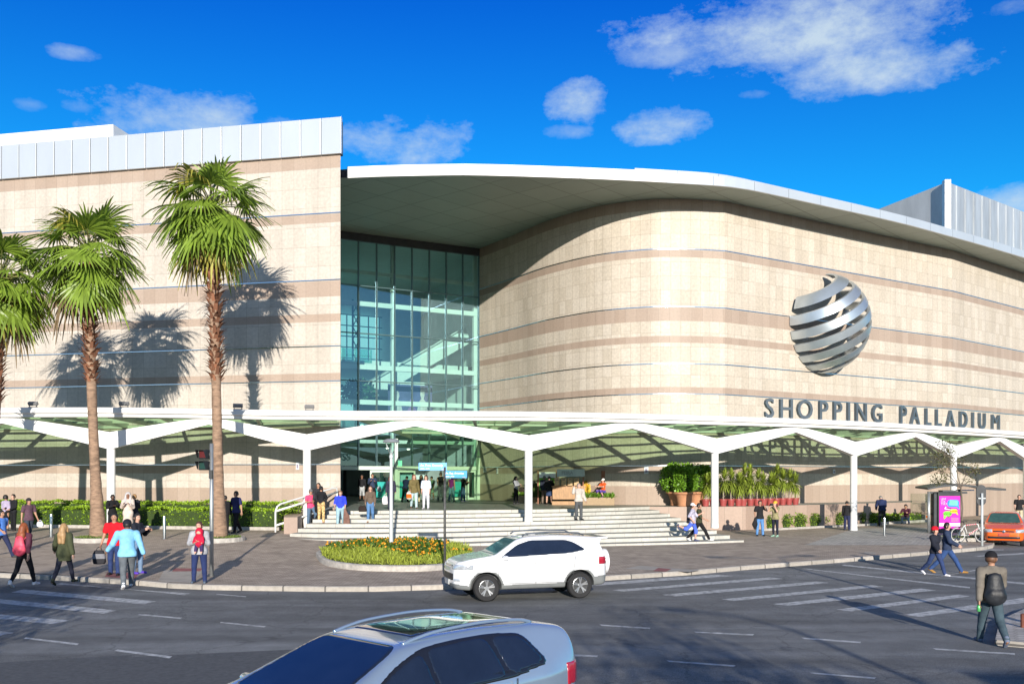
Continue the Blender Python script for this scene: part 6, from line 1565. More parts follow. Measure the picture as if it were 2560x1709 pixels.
def backpack(pn, label, col, size=(.34, .20, .48), straps=None, off=.17, zc=1.17, parentless=True):
    c = pn['up']((0, off, zc)); t = empty('backpack', c, label, 'backpack', rz=R(pn['yaw'])); w, d, h_ = [v * pn['K'] for v in size]; hh = max(.012, pn['h'])
    f = Field((-w, -d - .1, -h_), (w, d + .12, h_), hh); f.cap((0, 0, -h_ * .24), (0, .0, h_ * .26), w * .50, w * .34, .03, .55); f.cap((-w * .2, .02, -h_ * .28), (w * .2, .02, -h_ * .28), w * .27, None, .04, .8); f.cap((-w * .16, .07, -h_ * .18), (w * .16, .07, -h_ * .18), w * .20, None, .03, .7); V, Q = f.mesh(); m_ = mat('bag fabric %.2f %.2f %.2f' % col, col, .55, var=.5, scale=7, bump=.7, bscale=9)
    np_mesh('bag_body', V, Q, m_, t)
    b = MB()
    for s in (-1, 1): b.tube([(s * w * .26, -.05, h_ * .30), (s * w * .30, -.10, h_ * .40), (s * w * .36, -.22, h_ * .43), (s * w * .42, -.31, h_ * .2), (s * w * .50, -.22, -h_ * .15), (s * w * .45, -.08, -h_ * .3)], .024, 6)
    b.build('strap', cloth(straps or col), t); return t

def stair_z(x, y):
    best = None; p = Vector((x, y))
    for i in range(len(top_s)):
        a, c = top_s[i], bot_s[i]; e = c - a; t_ = (p - a).dot(e) / e.length_squared; d = (p - a - e * t_).length
        if best is None or d < best[0]: best = (d, t_, c)
    t_ = best[1]
    if t_ <= 0: return PLAT
    k = math.ceil(t_ * (PLAT - walk_z(best[2].x, best[2].y) - .03) / RISE - 1e-6)
    return PLAT - k * RISE if k < NS else walk_z(x, y)
def on_step(px, py):
    """height of the step a person stands on"""
    bz, bd = PLAT, 9
    for k in range(NS):
        z = PLAT - k * RISE; q = site(px, py, lambda x, y: z); d = abs(stair_z(q.x, q.y + .12) - z)
        if d < bd: bd, bz = d, z
    return lambda x, y: bz
flat = lambda x, y: PLAT
navy, black, jeans, ljeans, white, grey = (.022, .028, .07), (.012, .012, .014), (.035, .06, .15), (.20, .33, .46), (.72, .72, .74), (.20, .21, .22)
brown_h, black_h, blond_h, red_h, grey_h = (.06, .03, .018), (.012, .010, .010), (.36, .22, .10), (.24, .065, .02), (.20, .19, .18)
person('man in royal blue tee walking in at the left edge of the photo', 4, 1392, 1268, 70, 'stride', 'tan', top=((.08, .20, .55), 'short', .88), bottom=('trousers', navy), hair=('short', black_h))
a = person('red-haired woman with coral striped jacket and backpack seen from behind', 60, 1464, 1302, 172, 'walk', 'light', 'f', top=((.10, .03, .05), 'long', .95), bottom=('leggings', (.015, .015, .018)), shoes=white, hair=('long2', red_h), z=road_z)
backpack(a, 'coral pink striped backpack on the red-haired woman', (.68, .07, .12), (.36, .2, .50), off=.19)
a = person('man in plum tee and dark cap holding a white bag', 72, 1352, 1245, 55, 'stroll', 'tan', top=((.10, .055, .075), 'short', .86), bottom=('trousers', (.045, .055, .075)), shoes=(.3, .3, .3), hat=('beanie', (.03, .025, .03)), hair=('short', black_h), width=1.08)
bag('plastic_bag', 'small white bag in the hand of the man in plum', 'bag', a['hand'][1] + Vector((.06, 0, .05)), (.24, .14, .20), (.7, .72, .76), handle=.06)
person('curly haired person in pale lilac shirt with back to the street', 15, 1326, 1238, 165, 'stand', 'tan', 'f', top=((.38, .33, .45), 'elbow', .93), bottom=('skirt', black), hair=('curly', black_h))
person('bearded man in dark waistcoat facing the lilac shirted person', 33, 1326, 1235, -25, 'hips', 'light', top=((.015, .015, .02), 'long', .88), bottom=('trousers', black), hair=('short', black_h))
person('blonde woman in olive parka seen from behind at the kerb', 160, 1457, 1303, 176, 'open', 'light', 'f', top=((.060, .068, .035), 'long', .70, .035), bottom=('leggings', (.018, .02, .035)), shoes=(.04, .045, .03), hair=('long2', blond_h), z=walk_z)
a = person('young man in bright red tee carrying a striped bag', 286, 1437, 1283, 8, 'bagR', 'tan', top=((.62, .012, .022), 'short', .84), bottom=('trousers', (.028, .048, .14)), shoes=(.035, .03, .03), hair=('short', black_h), width=1.04)
bag('shopping_bag', 'striped grey and white bag carried by the man in red', 'bag', a['hand'][-1] + Vector((-.03, 0, .03)), (.36, .18, .40), black, handle=.10, m=[cloth((.03, .03, .035)), cloth((.55, .55, .57)), cloth((.22, .22, .24))], stripes=[1, 0, 2, 0, 0], yaw=10)
person('man in light blue shirt and dark cap stepping off the kerb', 318, 1468, 1290, 205, 'open', 'brown', top=((.22, .50, .74), 'long', .84, .024), bottom=('trousers', (.13, .145, .16)), shoes=(.75, .75, .78), hat=('cap', (.015, .017, .028)), hair=('short', black_h), width=1.14, z=road_z)
person('woman in black jacket with white sleeve stripes beside the red tee', 343, 1433, 1284, 75, 'phone', 'light', 'f', top=((.018, .020, .03), 'long', .90, .022), bottom=('trousers', (.16, .24, .36)), shoes=(.10, .05, .42), hair=('pony', black_h), head=-20)
person('woman in pale headscarf and long cream clothes by the hedge', 320, 1332, 1227, 12, 'phone', 'brown', 'f', top=((.58, .48, .42), 'long', .75, .03), bottom=('dress', (.62, .50, .42)), shoes=(.2, .15, .12), hair=None, hat=('hood', (.50, .48, .48)), head=10, dy=-1.0)
person('person in black with folded arms right of the shorter palm', 281, 1330, 1236, 40, 'cross', 'dark', top=((.014, .012, .012), 'long', .80, .024), bottom=('trousers', black), hair=('short', black_h), nod=12)
a = person('person with short blond hair and black jacket facing the headscarf', 336, 1333, 1243, 215, 'phone', 'light', 'f', top=((.02, .022, .026), 'long', .84, .026), bottom=('trousers', black), hair=('short', (.30, .17, .07)), H=1.66)
w_ = person('woman in grey hoodie and navy jeans cradling a baby', 498, 1456, 1304, 8, 'hold', 'light', 'f', top=((.36, .36, .38), 'long', .82, .024), bottom=('trousers', (.022, .035, .11)), shoes=(.09, .12, .17), hair=('bun', (.07, .03, .02)), width=1.16, head=-14)
# the baby on her arm
bb_ = w_['up']((.03, -.20, 1.20)); f = Field((-.25, -.25, -.42), (.25, .25, .42), .012)
f.cap((0, .02, .24), (0, .02, .25), .085, None, .02); f.cap((0, .03, -.08), (0, .02, .12), .10, .09, .03)
for s in (-1, 1): f.cap((s * .06, 0, -.10), (s * .08, -.05, -.27), .045, .034, .02); f.cap((s * .08, -.05, -.27), (s * .085, -.08, -.31), .03, .026, .01); f.cap((s * .09, 0, .10), (s * .12, -.06, -.02), .036, .026, .02); f.cap((s * .12, -.06, -.02), (s * .10, -.09, -.04), .02, .018, .01)
V, Q = f.mesh(); baby = np_mesh('person', V, Q, sk_ if False else mat('skin light', SKIN['light']), None); baby.location = bb_; tag(baby, 'baby in a red hood held on the arms of the woman in grey', 'baby')
f = Field((-.25, -.25, -.42), (.25, .25, .42), .012); f.cap((0, .03, .25), (0, .03, .27), .108, None, .02); f.cut((0, -.08, .22), (0, -.10, .23), .07); f.cap((0, .03, -.06), (0, .02, .14), .118, .105, .03)
for s in (-1, 1): f.cap((s * .09, 0, .10), (s * .125, -.06, -.02), .05, .04, .02)
V, Q = f.mesh(); np_mesh('hooded_coat', V, Q, cloth((.50, .012, .045)), baby)
f = Field((-.25, -.25, -.42), (.25, .25, .42), .012)
for s in (-1, 1): f.cap((s * .06, 0, -.09), (s * .08, -.05, -.25), .054, .043, .02)
V, Q = f.mesh(); np_mesh('trousers', V, Q, cloth((.05, .03, .10)), baby)
person('man in black with his back turned, left of the navy polo man by the hedge', 563, 1333, 1240, 170, 'stand', 'brown', top=((.012, .012, .014), 'long', .84, .022), bottom=('trousers', black), hair=('short', black_h), dy=.4)
person('bearded man in navy polo by the hedge right of the tall palm', 590, 1333, 1228, -35, 'bagfwd', 'tan', top=((.025, .03, .10), 'short', .85, .022), bottom=('trousers', black), hair=('short', black_h), dy=.4, width=1.05)
# on the steps
person('man in pink polo and grey cap leaning at the handrail', 777, 1313, 1223, 30, 'lean', 'tan', top=((.70, .07, .17), 'short', .86), bottom=('trousers', (.10, .16, .24)), shoes=(.02, .02, .03), hat=('cap', (.16, .16, .16)), hair=('short', black_h), z=lambda x, y: PLAT - 4 * RISE)
person('woman in black top and orange floral trousers on the left steps', 803, 1306, 1215, 168, 'phone', 'tan', 'f', top=((.014, .014, .016), 'long', .93), bottom=('trousers', (.58, .36, .16)), shoes=(.45, .25, .16), hair=('bun', black_h), patb=.9, z=on_step(803, 1306))
person('dark haired person half hidden behind the woman in floral trousers', 796, 1300, 1210, -10, 'stand', 'tan', 'f', top=((.03, .03, .035), 'long', .90), bottom=('trousers', black), hair=('long', black_h), z=on_step(796, 1296), dy=1.1)
a = person('woman in royal blue top coming down the steps with a brown jacket', 851, 1316, 1225, 5, 'down', 'light', 'f', top=((.035, .06, .72), 'elbow', .92), bottom=('trousers', (.30, .46, .52)), shoes=(.30, .05, .10), hair=('short', (.20, .11, .06)), width=1.16, z=on_step(851, 1316), nod=14)
hp = a['hand'][1]; t = empty('jacket', hp, 'brown jacket hanging from the hand of the woman in blue', 'jacket'); f = Field((-.25, -.2, -.75), (.3, .25, .12), .02); f.cap((0, 0, .04), (.06, .06, -.28), .05, .12, .04, .7); f.cap((.06, .06, -.28), (.10, .08, -.58), .13, .12, .04, .55); f.cap((0, .05, -.1), (-.03, .08, -.62), .06, .06, .03); V, Q = f.mesh(); np_mesh('cloth', V, Q, cloth((.20, .11, .085)), t)
a = person('long haired woman in brown sweater walking down the middle steps', 926, 1305, 1213, 6, 'down', 'light', 'f', top=((.13, .095, .07), 'long', .90), bottom=('trousers', (.10, .21, .40)), shoes=(.35, .18, .12), hair=('long', brown_h), z=on_step(926, 1305), nod=6)
bag('handbag', 'black handbag carried by the woman in brown', 'bag', a['hand'][-1] + Vector((-.12, 0, .02)), (.36, .2, .26), (.03, .02, .018), handle=.08)
a = person('red-haired woman in dark navy with white carrier bag on the landing', 977, 1272, 1188, 12, 'stroll', 'light', 'f', top=((.035, .035, .06), 'long', .88, .022), bottom=('trousers', (.03, .035, .055)), shoes=(.03, .03, .05), hair=('long', (.13, .03, .018)), z=flat)
bag('carrier_bag', 'white carrier bag hanging left of the lamp post pole', 'bag', a['hand'][-1] + Vector((-.04, 0, .02)), (.30, .14, .40), (.72, .70, .72), handle=.10)
person('man in black sweater and pale shorts in the open doorway', 905, 1251, 1186, 0, 'stroll', 'brown', top=((.015, .015, .017), 'long', .92), bottom=('shorts', (.42, .44, .45)), hair=('short', black_h), z=flat)
a = person('man with glasses in navy hoodie with pale print by the door', 931, 1253, 1184, 10, 'phone', 'tan', top=((.03, .045, .09), 'long', .88, .022), bottom=('trousers', black), hair=('short', black_h), z=flat)
bag('carrier_bag', 'grey carrier bag held by the man in the navy hoodie', 'bag', a['elbow'][1] + Vector((.18, 0, -.12)), (.26, .14, .32), (.35, .38, .42), handle=.08)
a = person('man in navy tee bending as he walks into the doors', 1013, 1254, 1188, 150, 'stroll', 'tan', top=((.02, .03, .085), 'short', .88), bottom=('trousers', (.018, .018, .02)), hair=('short', black_h), lean=16, width=1.12, z=flat)
a = person('woman in olive jacket and pale jeans left of the pale printed outfit', 1035, 1270, 1185, 14, 'bagfwd', 'light', 'f', top=((.15, .12, .05), 'long', .80, .028), bottom=('trousers', (.44, .58, .63)), shoes=(.16, .09, .07), hair=('long', (.15, .06, .035)), z=flat, head=18)
bag('shopping_bag', 'orange and white shopping bag of the woman in olive', 'bag', a['hand'][-1] + Vector((-.05, 0, 0)), (.26, .14, .34), white, handle=.06, m=[cloth((.72, .70, .68)), cloth((.70, .14, .02))], stripes=[0, 1, 1, 0, 0])
person('long haired woman in pale blue blouse and white printed trousers', 1065, 1271, 1188, -8, 'stand', 'light', 'f', top=((.58, .66, .78), 'elbow', .88, .03), bottom=('trousers', (.60, .60, .68)), shoes=(.55, .52, .55), hair=('long', brown_h), z=flat, patb=.28, head=-12)
person('dark haired woman in black behind the pale printed outfit', 1053, 1256, 1187, 10, 'stand', 'tan', 'f', top=((.02, .02, .02), 'long', .9), bottom=('trousers', (.42, .38, .22)), hair=('long', black_h), z=flat)
person('girl in green dungaree dress near the door', 1079, 1248, 1190, -10, 'stroll', 'tan', 'f', top=((.13, .22, .15), 'short', .9), bottom=('skirt', (.16, .25, .18)), shoes=(.1, .1, .1), hair=('short', black_h), z=flat)
person('person in black vest top walking into the mall', 1102, 1252, 1180, 165, 'stroll', 'light', top=((.014, .014, .015), 'none', .90), bottom=('trousers', (.07, .075, .085)), shoes=(.25, .3, .3), hair=('short', brown_h), z=flat)
person('person in purple vest and blue jeans walking into the doors', 1129, 1253, 1187, 160, 'stroll', 'tan', top=((.18, .02, .16), 'none', .90), bottom=('trousers', (.10, .20, .25)), hair=('short', brown_h), z=flat)
person('person in black jacket and jeans left of the right door post', 1158, 1253, 1188, 60, 'phone', 'tan', top=((.014, .014, .018), 'long', .90, .024), bottom=('trousers', (.06, .11, .20)), shoes=(.55, .55, .58), hair=('short', brown_h), z=flat, vest=(.4, .42, .45))
a = person('woman in grey sweater with folded arms and tan bag left of the third column', 1290, 1260, 1190, 62, 'cross', 'light', 'f', top=((.27, .28, .30), 'long', .90), bottom=('leggings', black), hair=('long', black_h), z=flat)
bag('handbag', 'tan handbag on the arm of the woman in grey', 'bag', a['elbow'][1] + Vector((.10, -.05, .02)), (.26, .14, .26), (.45, .26, .17), handle=.12)
person('grey haired man in dark jacket beside the woman in navy skirt', 1361, 1259, 1189, 170, 'stand', 'light', top=((.03, .04, .06), 'long', .84, .026), bottom=('trousers', (.17, .13, .10)), hair=('short', grey_h), z=flat)
person('woman in black jacket and navy skirt seen from behind at the stall', 1373, 1260, 1190, 182, 'hips', 'light', 'f', top=((.02, .016, .02), 'long', .84, .03), bottom=('skirt', (.03, .05, .11)), shoes=(.03, .02, .02), hair=('short', (.03, .015, .015)), z=flat, width=1.14)
person('man in cream jacket shading his eyes on the right steps', 1447, 1299, 1208, 25, 'shade', 'light', top=((.50, .45, .40), 'long', .88, .03), bottom=('trousers', (.085, .09, .095)), shoes=(.02, .02, .022), hair=('short', (.25, .2, .18)), z=on_step(1447, 1299), width=1.1, vest=(.72, .66, .42), head=10)
person('person in vivid orange top crouching by the painted tyres', 1508, 1243, 1205, -50, 'squat', 'light', 'f', top=((.72, .10, .02), 'short', .92), bottom=('shorts', (.10, .06, .32)), shoes=(.2, .1, .2), hat=('cap', (.7, .68, .66)), hair=('short', black_h), z=lambda x, y: PLAT + .42, H=1.5, dy=.4)
a = person('boy in white cap and royal blue shorts running across the steps', 1732, 1352, 1257, 75, 'run', 'light', top=((.42, .40, .50), 'elbow', .84), bottom=('shorts', (.08, .14, .62)), shoes=(.06, .07, .13), hat=('cap', (.76, .76, .78)), hair=('short', black_h), pat=.5, z=on_step(1732, 1352))
bag('shoulder_bag', 'black bag at the hip of the running boy', 'bag', a['up']((.14, .12, 1.26)), (.34, .18, .26), (.02, .02, .025), handle=.14)
person('man in dark green shirt and black trousers beside the running boy', 1748, 1352, 1253, 72, 'stride', 'tan', top=((.05, .055, .03), 'elbow', .88), bottom=('trousers', (.012, .012, .012)), shoes=(.7, .7, .72), hair=('short', black_h), z=on_step(1748, 1352), dy=.5)
a = person('man in black printed tee and blue jeans holding a phone to his face', 1900, 1339, 1251, 5, 'photo1', 'tan', top=((.018, .018, .02), 'short', .84), bottom=('trousers', (.10, .24, .50)), shoes=(.02, .02, .02), hair=('short', black_h), vest=None)
t = empty('jacket', a['hand'][-1], 'black jacket over the forearm of the man in black tee', 'jacket'); f = Field((-.25, -.2, -.6), (.25, .2, .12), .02); f.cap((0, 0, .04), (-.03, .02, -.25), .06, .12, .04, .7); f.cap((-.03, .02, -.25), (-.02, .02, -.42), .12, .08, .04, .6); V, Q = f.mesh(); np_mesh('cloth', V, Q, cloth((.02, .02, .022)), t)
a = person('woman in yellow hat and camouflage top aiming a camera', 1938, 1341, 1253, -45, 'photo', 'light', 'f', top=((.28, .25, .13), 'short', .86), bottom=('leggings', (.018, .02, .035)), shoes=(.25, .42, .32), hat=('cap', (.72, .42, .05)), hair=('long', (.10, .02, .02)), pat=.35)
hp = (a['hand'][1] + a['hand'][-1]) / 2; t = empty('camera', hp, 'small black camera in the hands of the yellow hat woman', 'camera', rz=R(-45)); b = MB(); b.box((0, -.02, .0), (.15, .07, .10)); b.build('camera_body', blk, t, bevel=.01); b = MB(); b.lathe([(.045, -.13), (.045, -.05), (.04, -.05), (.0, -.06)], 14, axis='y'); b.build('lens', dark_m, t)
a = person('dark dressed person partly hidden by the white column', 2117, 1325, 1252, 150, 'stand', 'tan', top=((.02, .02, .022), 'long', .88), bottom=('trousers', (.02, .03, .07)), hair=('short', black_h), nod=20)
person('stooping grey haired man in navy jacket seen from behind', 2205, 1314, 1246, 178, 'bend', 'light', top=((.018, .026, .085), 'long', .86, .03), bottom=('trousers', (.025, .03, .045)), hair=('short', grey_h), lean=14, nod=25, H=1.74, width=1.12)
person('man in burgundy sweater and jeans squatting by the hedge', 2266, 1309, 1270, -35, 'squat', 'tan', top=((.07, .02, .035), 'long', .90), bottom=('trousers', (.16, .26, .38)), hair=('short', black_h), H=1.72, lean=10, nod=18)
person('man in black tee and beige trousers by the wall behind the orange car', 2548, 1311, 1235, -20, 'bagfwd', 'light', top=((.02, .02, .024), 'short', .86, .022), bottom=('trousers', (.50, .42, .28)), hair=('short', black_h), H=1.74)
person('woman in bright red beret and dark coat crossing the street', 2338, 1437, 1314, 28, 'walk2', 'light', 'f', top=((.022, .024, .03), 'long', .84, .03), bottom=('trousers', (.03, .05, .13)), shoes=(.78, .76, .78), hat=('beret', (.58, .01, .025)), hair=('short', black_h), z=road_z)
person('man in dark blue jacket and tan shoes striding behind the red beret', 2368, 1435, 1302, 62, 'stride', 'light', top=((.03, .045, .085), 'long', .86, .026), bottom=('trousers', (.035, .075, .20)), shoes=(.34, .18, .05), hair=('short', black_h), z=road_z, dy=.5)
a = person('man in grey jacket and dark cap with black backpack walking away', 2478, 1610, 1372, 172, 'walk2', 'tan', top=((.17, .15, .125), 'long', .84, .024), bottom=('trousers', (.055, .085, .105)), shoes=(.14, .17, .24), hat=('cap', (.012, .013, .017)), hair=('short', (.13, .06, .03)), z=road_z, width=1.0, head=-30)
backpack(a, 'shiny black backpack of the man on the zebra crossing', (.014, .016, .02), (.38, .22, .56), off=.20, zc=1.12)
t = empty('drink_can', a['hand'][1] + Vector((0, 0, -.04)), 'green and white drink can in the hand of the backpack man', 'can'); b = MB(); b.lathe([(0, -.06), (.028, -.06), (.033, -.05), (.033, .05), (.026, .06), (0, .06)], 12); b.build('can_body', mat('can_green', (.10, .45, .14), .3, .3), t, smooth=True)
# ================================================================== VEHICLES
def poly_sdf(X, Y, poly):
    P = np.array(poly, float); d = np.full(np.broadcast(X, Y).shape, 1e9); s = np.ones(d.shape); n = len(P)
    for i in range(n):
        a, b = P[i], P[i - 1]; ex, ey = b - a; wx, wy = X - a[0], Y - a[1]; t = np.clip((wx * ex + wy * ey) / (ex * ex + ey * ey + 1e-12), 0, 1)
        d = np.minimum(d, (wx - t * ex) ** 2 + (wy - t * ey) ** 2); c1, c2, c3 = Y >= a[1], Y < b[1], ex * wy > ey * wx
        s = np.where((c1 & c2 & c3) | (~c1 & ~c2 & ~c3), -s, s)
    return (s * np.sqrt(d)).astype(np.float32)
def smax(a, b, k):
    h = np.clip(.5 - .5 * (b - a) / k, 0, 1); return b + (a - b) * h + k * h * (1 - h)
def smooth_poly(P, n=5):
    """corner-rounded closed outline"""
    P = [np.array(p, float) for p in P]; o = []
    for i in range(len(P)):
        a, b, c = P[i - 1], P[i], P[(i + 1) % len(P)]; ra = min(.35, .10 / (np.linalg.norm(a - b) + 1e-6)); rc = min(.35, .10 / (np.linalg.norm(c - b) + 1e-6)); p0, p2 = b + (a - b) * ra, b + (c - b) * rc
        for k in range(n): t = k / (n - 1); o.append((1 - t) ** 2 * p0 + 2 * t * (1 - t) * b + t * t * p2)
    return o
def build_car(name, label, loc, fwd, side, plan, sect, wheels, wr, paint, clad, glass, windows, screen, rear_win, h=.025, clad_z=None, lamps=(), arch=.065, screen_m=None, trim=None, cat='car', extras=None, z_shift=0.0):
    yaw = atan2(fwd[1], fwd[0]); t = empty(name, loc, label, cat, rz=yaw)
    xs_ = np.arange(min(p[0] for p in side) - .1, max(p[0] for p in side) + .1, h, dtype=np.float32); W = max(p[0] for p in sect); ys_ = np.arange(-W - .1, W + .1, h, dtype=np.float32); zs_ = np.arange(.1, max(p[1] for p in side) + .1, h, dtype=np.float32)
    lo = (xs_[0], ys_[0], zs_[0])
    SX = poly_sdf(xs_[:, None], zs_[None, :], smooth_poly(side))[:, None, :]; full = [(x, y) for x, y in plan] + [(x, -y) for x, y in reversed(plan)]
    PX = poly_sdf(xs_[:, None], ys_[None, :], smooth_poly(full))[:, :, None]; fs_ = [(y, z) for y, z in sect] + [(-y, z) for y, z in reversed(sect)]
    CXs = poly_sdf(ys_[:, None], zs_[None, :], smooth_poly(fs_))[None, :, :]
    f = smax(smax(SX, CXs, .07), PX, .09); body0 = f.copy(); Ya = np.abs(ys_)[None, :, None]
    rx = [np.sqrt((xs_[:, None] - wx) ** 2 + (zs_[None, :] - wr) ** 2)[:, None, :] for wx in wheels]
    for r in rx: f = np.maximum(f, -np.maximum(r - (wr + arch), .50 - Ya))
    V, Q = surface_nets(f, lo, h); c = V[Q].mean(1); mi = np.zeros(len(Q), int)
    if clad_z:
        mi[c[:, 2] < np.interp(c[:, 0], *clad_z)] = 1
        for wx in wheels: mi[(np.hypot(c[:, 0] - wx, c[:, 2] - wr) < wr + arch + .055) & (c[:, 2] < wr * 2 + arch)] = 1
    for wx in wheels: mi[(np.hypot(c[:, 0] - wx, c[:, 2] - wr) < wr + arch - .02) & (np.abs(c[:, 1]) < .9)] = 2
    body = np_mesh('body', V, Q, [paint, clad, dark_m], t, mi=mi)
    def shell(nm, reg, m, up=None, parent=t):
        up = up or .6 * h
        g = np.maximum(np.maximum(body0 - up, reg), -(body0 + 2.2 * h)); V, Q = surface_nets(g.astype(np.float32), lo, h)
        return np_mesh(nm, V, Q, m, parent) if len(V) else None
    if trim:
        reg2 = poly_sdf(xs_[:, None], zs_[None, :], smooth_poly(trim))[:, None, :]
        for s in (-1, 1): shell('window_trim', np.maximum(reg2, (.42 - s * ys_)[None, :, None]), mat('gloss_black_trim', (.012, .012, .014), .15, coat=1.0), .35 * h)
    for w in windows:
        reg2 = poly_sdf(xs_[:, None], zs_[None, :], smooth_poly(w))[:, None, :]
        for s in (-1, 1): shell('side_window', np.maximum(reg2, (.42 - s * ys_)[None, :, None]), glass)
    for nm, (poly, xr) in (('windscreen', screen), ('rear_window', rear_win)):
        reg = poly_sdf(ys_[:, None], zs_[None, :], smooth_poly(poly))[None, :, :]; shell(nm, np.maximum(reg, np.maximum(xr[0] - xs_, xs_ - xr[1])[:, None, None]), screen_m if screen_m and nm == 'windscreen' else glass)
    for nm, (y0, y1, z0, z1, x0, x1), m, both in lamps:
        for s in ((-1, 1) if both else (1,)):
            yy = (s * ys_)[None, :, None] if both else ys_[None, :, None]
            reg = np.maximum(np.maximum(y0 - yy, yy - y1), np.maximum(np.maximum(z0 - zs_, zs_ - z1)[None, None, :], np.maximum(x0 - xs_, xs_ - x1)[:, None, None])); shell(nm, reg, m, .5 * h)
    tyre_m = mat('tyre_rubber', (.018, .018, .019), .85, var=.2); rim_m = mat('alloy_rim', (.52, .53, .54), .3, .9, var=.08)
    for wx in wheels:
        for s in (-1, 1):
            y0 = s * (W - .115); b = MB(); b.lathe([(wr * .62, -.10), (wr * .92, -.105), (wr, -.07), (wr, .07), (wr * .92, .105), (wr * .62, .10)], 32, (wx, y0, wr), axis='y'); wh = b.build('wheel', tyre_m, t, smooth=True, auto=40)
            b = MB(); b.lathe([(wr * .64, -.09), (wr * .60, .0), (wr * .60, .07), (wr * .645, .095), (wr * .60, .10)], 28, (wx, y0, wr), axis='y')
            yo = y0 + s * .075
            for k in range(5):
                a = 2 * pi * k / 5 + .3
                for da in (-.16, .16): b.beam((wx + .05 * cos(a), yo, wr + .05 * sin(a)), (wx + wr * .62 * cos(a + da), yo + s * .01, wr + wr * .62 * sin(a + da)), .035, .03, up=(0, 1, 0))
            b.lathe([(0, -.02), (.055, -.02), (.055, .03), (0, .03)], 12, (wx, yo, wr), axis='y'); b.build('rim', rim_m, wh)
            b = MB(); b.lathe([(0, -.01), (wr * .6, -.01), (wr * .6, .01), (0, .01)], 20, (wx, y0 + s * .01, wr), axis='y'); b.build('brake_disc', dark_m, wh)
    return t, body
def door_bits(t, xs_h, zc, W, paint, mirror, mz, gaps, m_mirror=None):
    for s in (-1, 1):
        for x in xs_h:
            b = MB(); b.tube([(x - .09, s * (W - .005), zc), (x - .06, s * (W + .02), zc + .004), (x + .06, s * (W + .02), zc + .004), (x + .09, s * (W - .005), zc)], .014, 6); b.build('door_handle', paint, t, smooth=True)
        f = Field((-.2, -.25, -.16), (.2, .25, .16), .016); f.cap((0, s * .0, 0), (-.02, s * .10, .01), .07, .055, .02); V, Q = f.mesh(); o = np_mesh('mirror', V + np.array((mirror, s * (W + .02), mz)), Q, m_mirror or paint, t)
        b = MB()
        for x0, z0, x1, z1 in gaps: b.beam((x0, s * (W - .006), z0), (x1, s * (W - .002), z1), .008, .010, up=(0, 1, 0))
        b.build('door_gap', dark_m, t)
white_paint = mat('car_white_paint', (.78, .79, .80), .22, var=.01, coat=1.0); grey_clad = mat('grey_plastic_cladding', (.17, .18, .18), .6, var=.1)
dark_glass = mat('tinted_car_glass', (.012, .018, .035), .04, var=.2, spec=.9); lampg = mat('head_lamp_glass', (.62, .66, .70), .08, .5, var=.25, scale=12); tail = mat('tail_lamp_red', (.34, .012, .03), .15, coat=1.0); grille = mat('grille_black', (.02, .02, .022), .4)
screen_glass = mat('windscreen_glass', (.05, .11, .085), .05, var=.3, spec=.9)
# white SUV
fr_w, rr_w = site(1222, 1503, road_z), site(1458, 1494, road_z); fdir = (fr_w - rr_w); fdir.z = 0; fdir.normalize(); lat = Vector((-fdir.y, fdir.x, 0)); lat = lat if lat.y > 0 else -lat
cen = (fr_w + rr_w) / 2 + lat * .80; cen.z = road_z(cen.x, cen.y)
side_suv = [(2.06, .30), (2.13, .55), (2.10, .84), (1.98, .98), (1.60, 1.07), (1.02, 1.15), (.42, 1.52), (.15, 1.595), (-.5, 1.635), (-1.2, 1.60), (-1.92, 1.54), (-1.96, 1.48), (-1.86, 1.40), (-1.99, 1.10), (-2.10, 1.0), (-2.13, .62), (-2.04, .34), (-1.4, .28), (1.5, .26)]
plan_suv = [(2.14, .30), (2.08, .60), (1.82, .80), (1.2, .88), (-1.5, .88), (-1.95, .79), (-2.14, .5)]
sect_suv = [(.78, .24), (.87, .45), (.885, .75), (.87, 1.0), (.82, 1.10), (.62, 1.52), (.50, 1.62), (.30, 1.66)]
suv, suv_body = build_car('parked_suv' if False else 'suv', 'white compact SUV with grey lower cladding driving past the flower bed', cen, fdir, side_suv, plan_suv, sect_suv, (1.27, -1.25), .335, white_paint, grey_clad, dark_glass,
    [[(.92, 1.08), (.42, 1.40), (.05, 1.505), (-.9, 1.50), (-1.12, 1.44), (-1.46, 1.24), (-1.0, 1.16)]],
    ([(-.70, 1.14), (.70, 1.14), (.54, 1.53), (-.54, 1.53)], (.25, 1.05)), ([(-.6, 1.12), (.6, 1.12), (.5, 1.45), (-.5, 1.45)], (-2.1, -1.7)), h=.022, screen_m=screen_glass,
    clad_z=((-2.2, -1.7, -.9, 1.0, 1.7, 2.2), (.58, .56, .42, .40, .40, .46)), lamps=[('head_lamp', (.42, .84, .80, .93, 1.6, 2.2), lampg, True), ('tail_lamp', (.56, .92, .86, 1.06, -2.2, -1.78), tail, True), ('grille', (-.55, .55, .52, .70, 1.8, 2.3), grille, False), ('upper_grille', (-.40, .40, .86, .91, 1.8, 2.3), chrome, False), ('fog_lamp', (.56, .72, .50, .58, 1.7, 2.2), lampg, True)])
suv.scale = (.965, .965, .98); suv.location += Vector((-.06, 0, 0))
b = MB(); b.box((2.115, 0, .46), (.03, .42, .13)); b.build('licence_plate', mat('plate_grey', (.45, .46, .46), .4), suv)
door_bits(suv, (.02, -1.02), .96, .885, white_paint, .80, 1.08, [(.95, .45, 1.0, 1.02), (-.03, .42, -.03, 1.08), (-1.05, .62, -1.12, 1.1), (-.9, .44, -1.05, .62), (-.9, .44, .95, .44)])
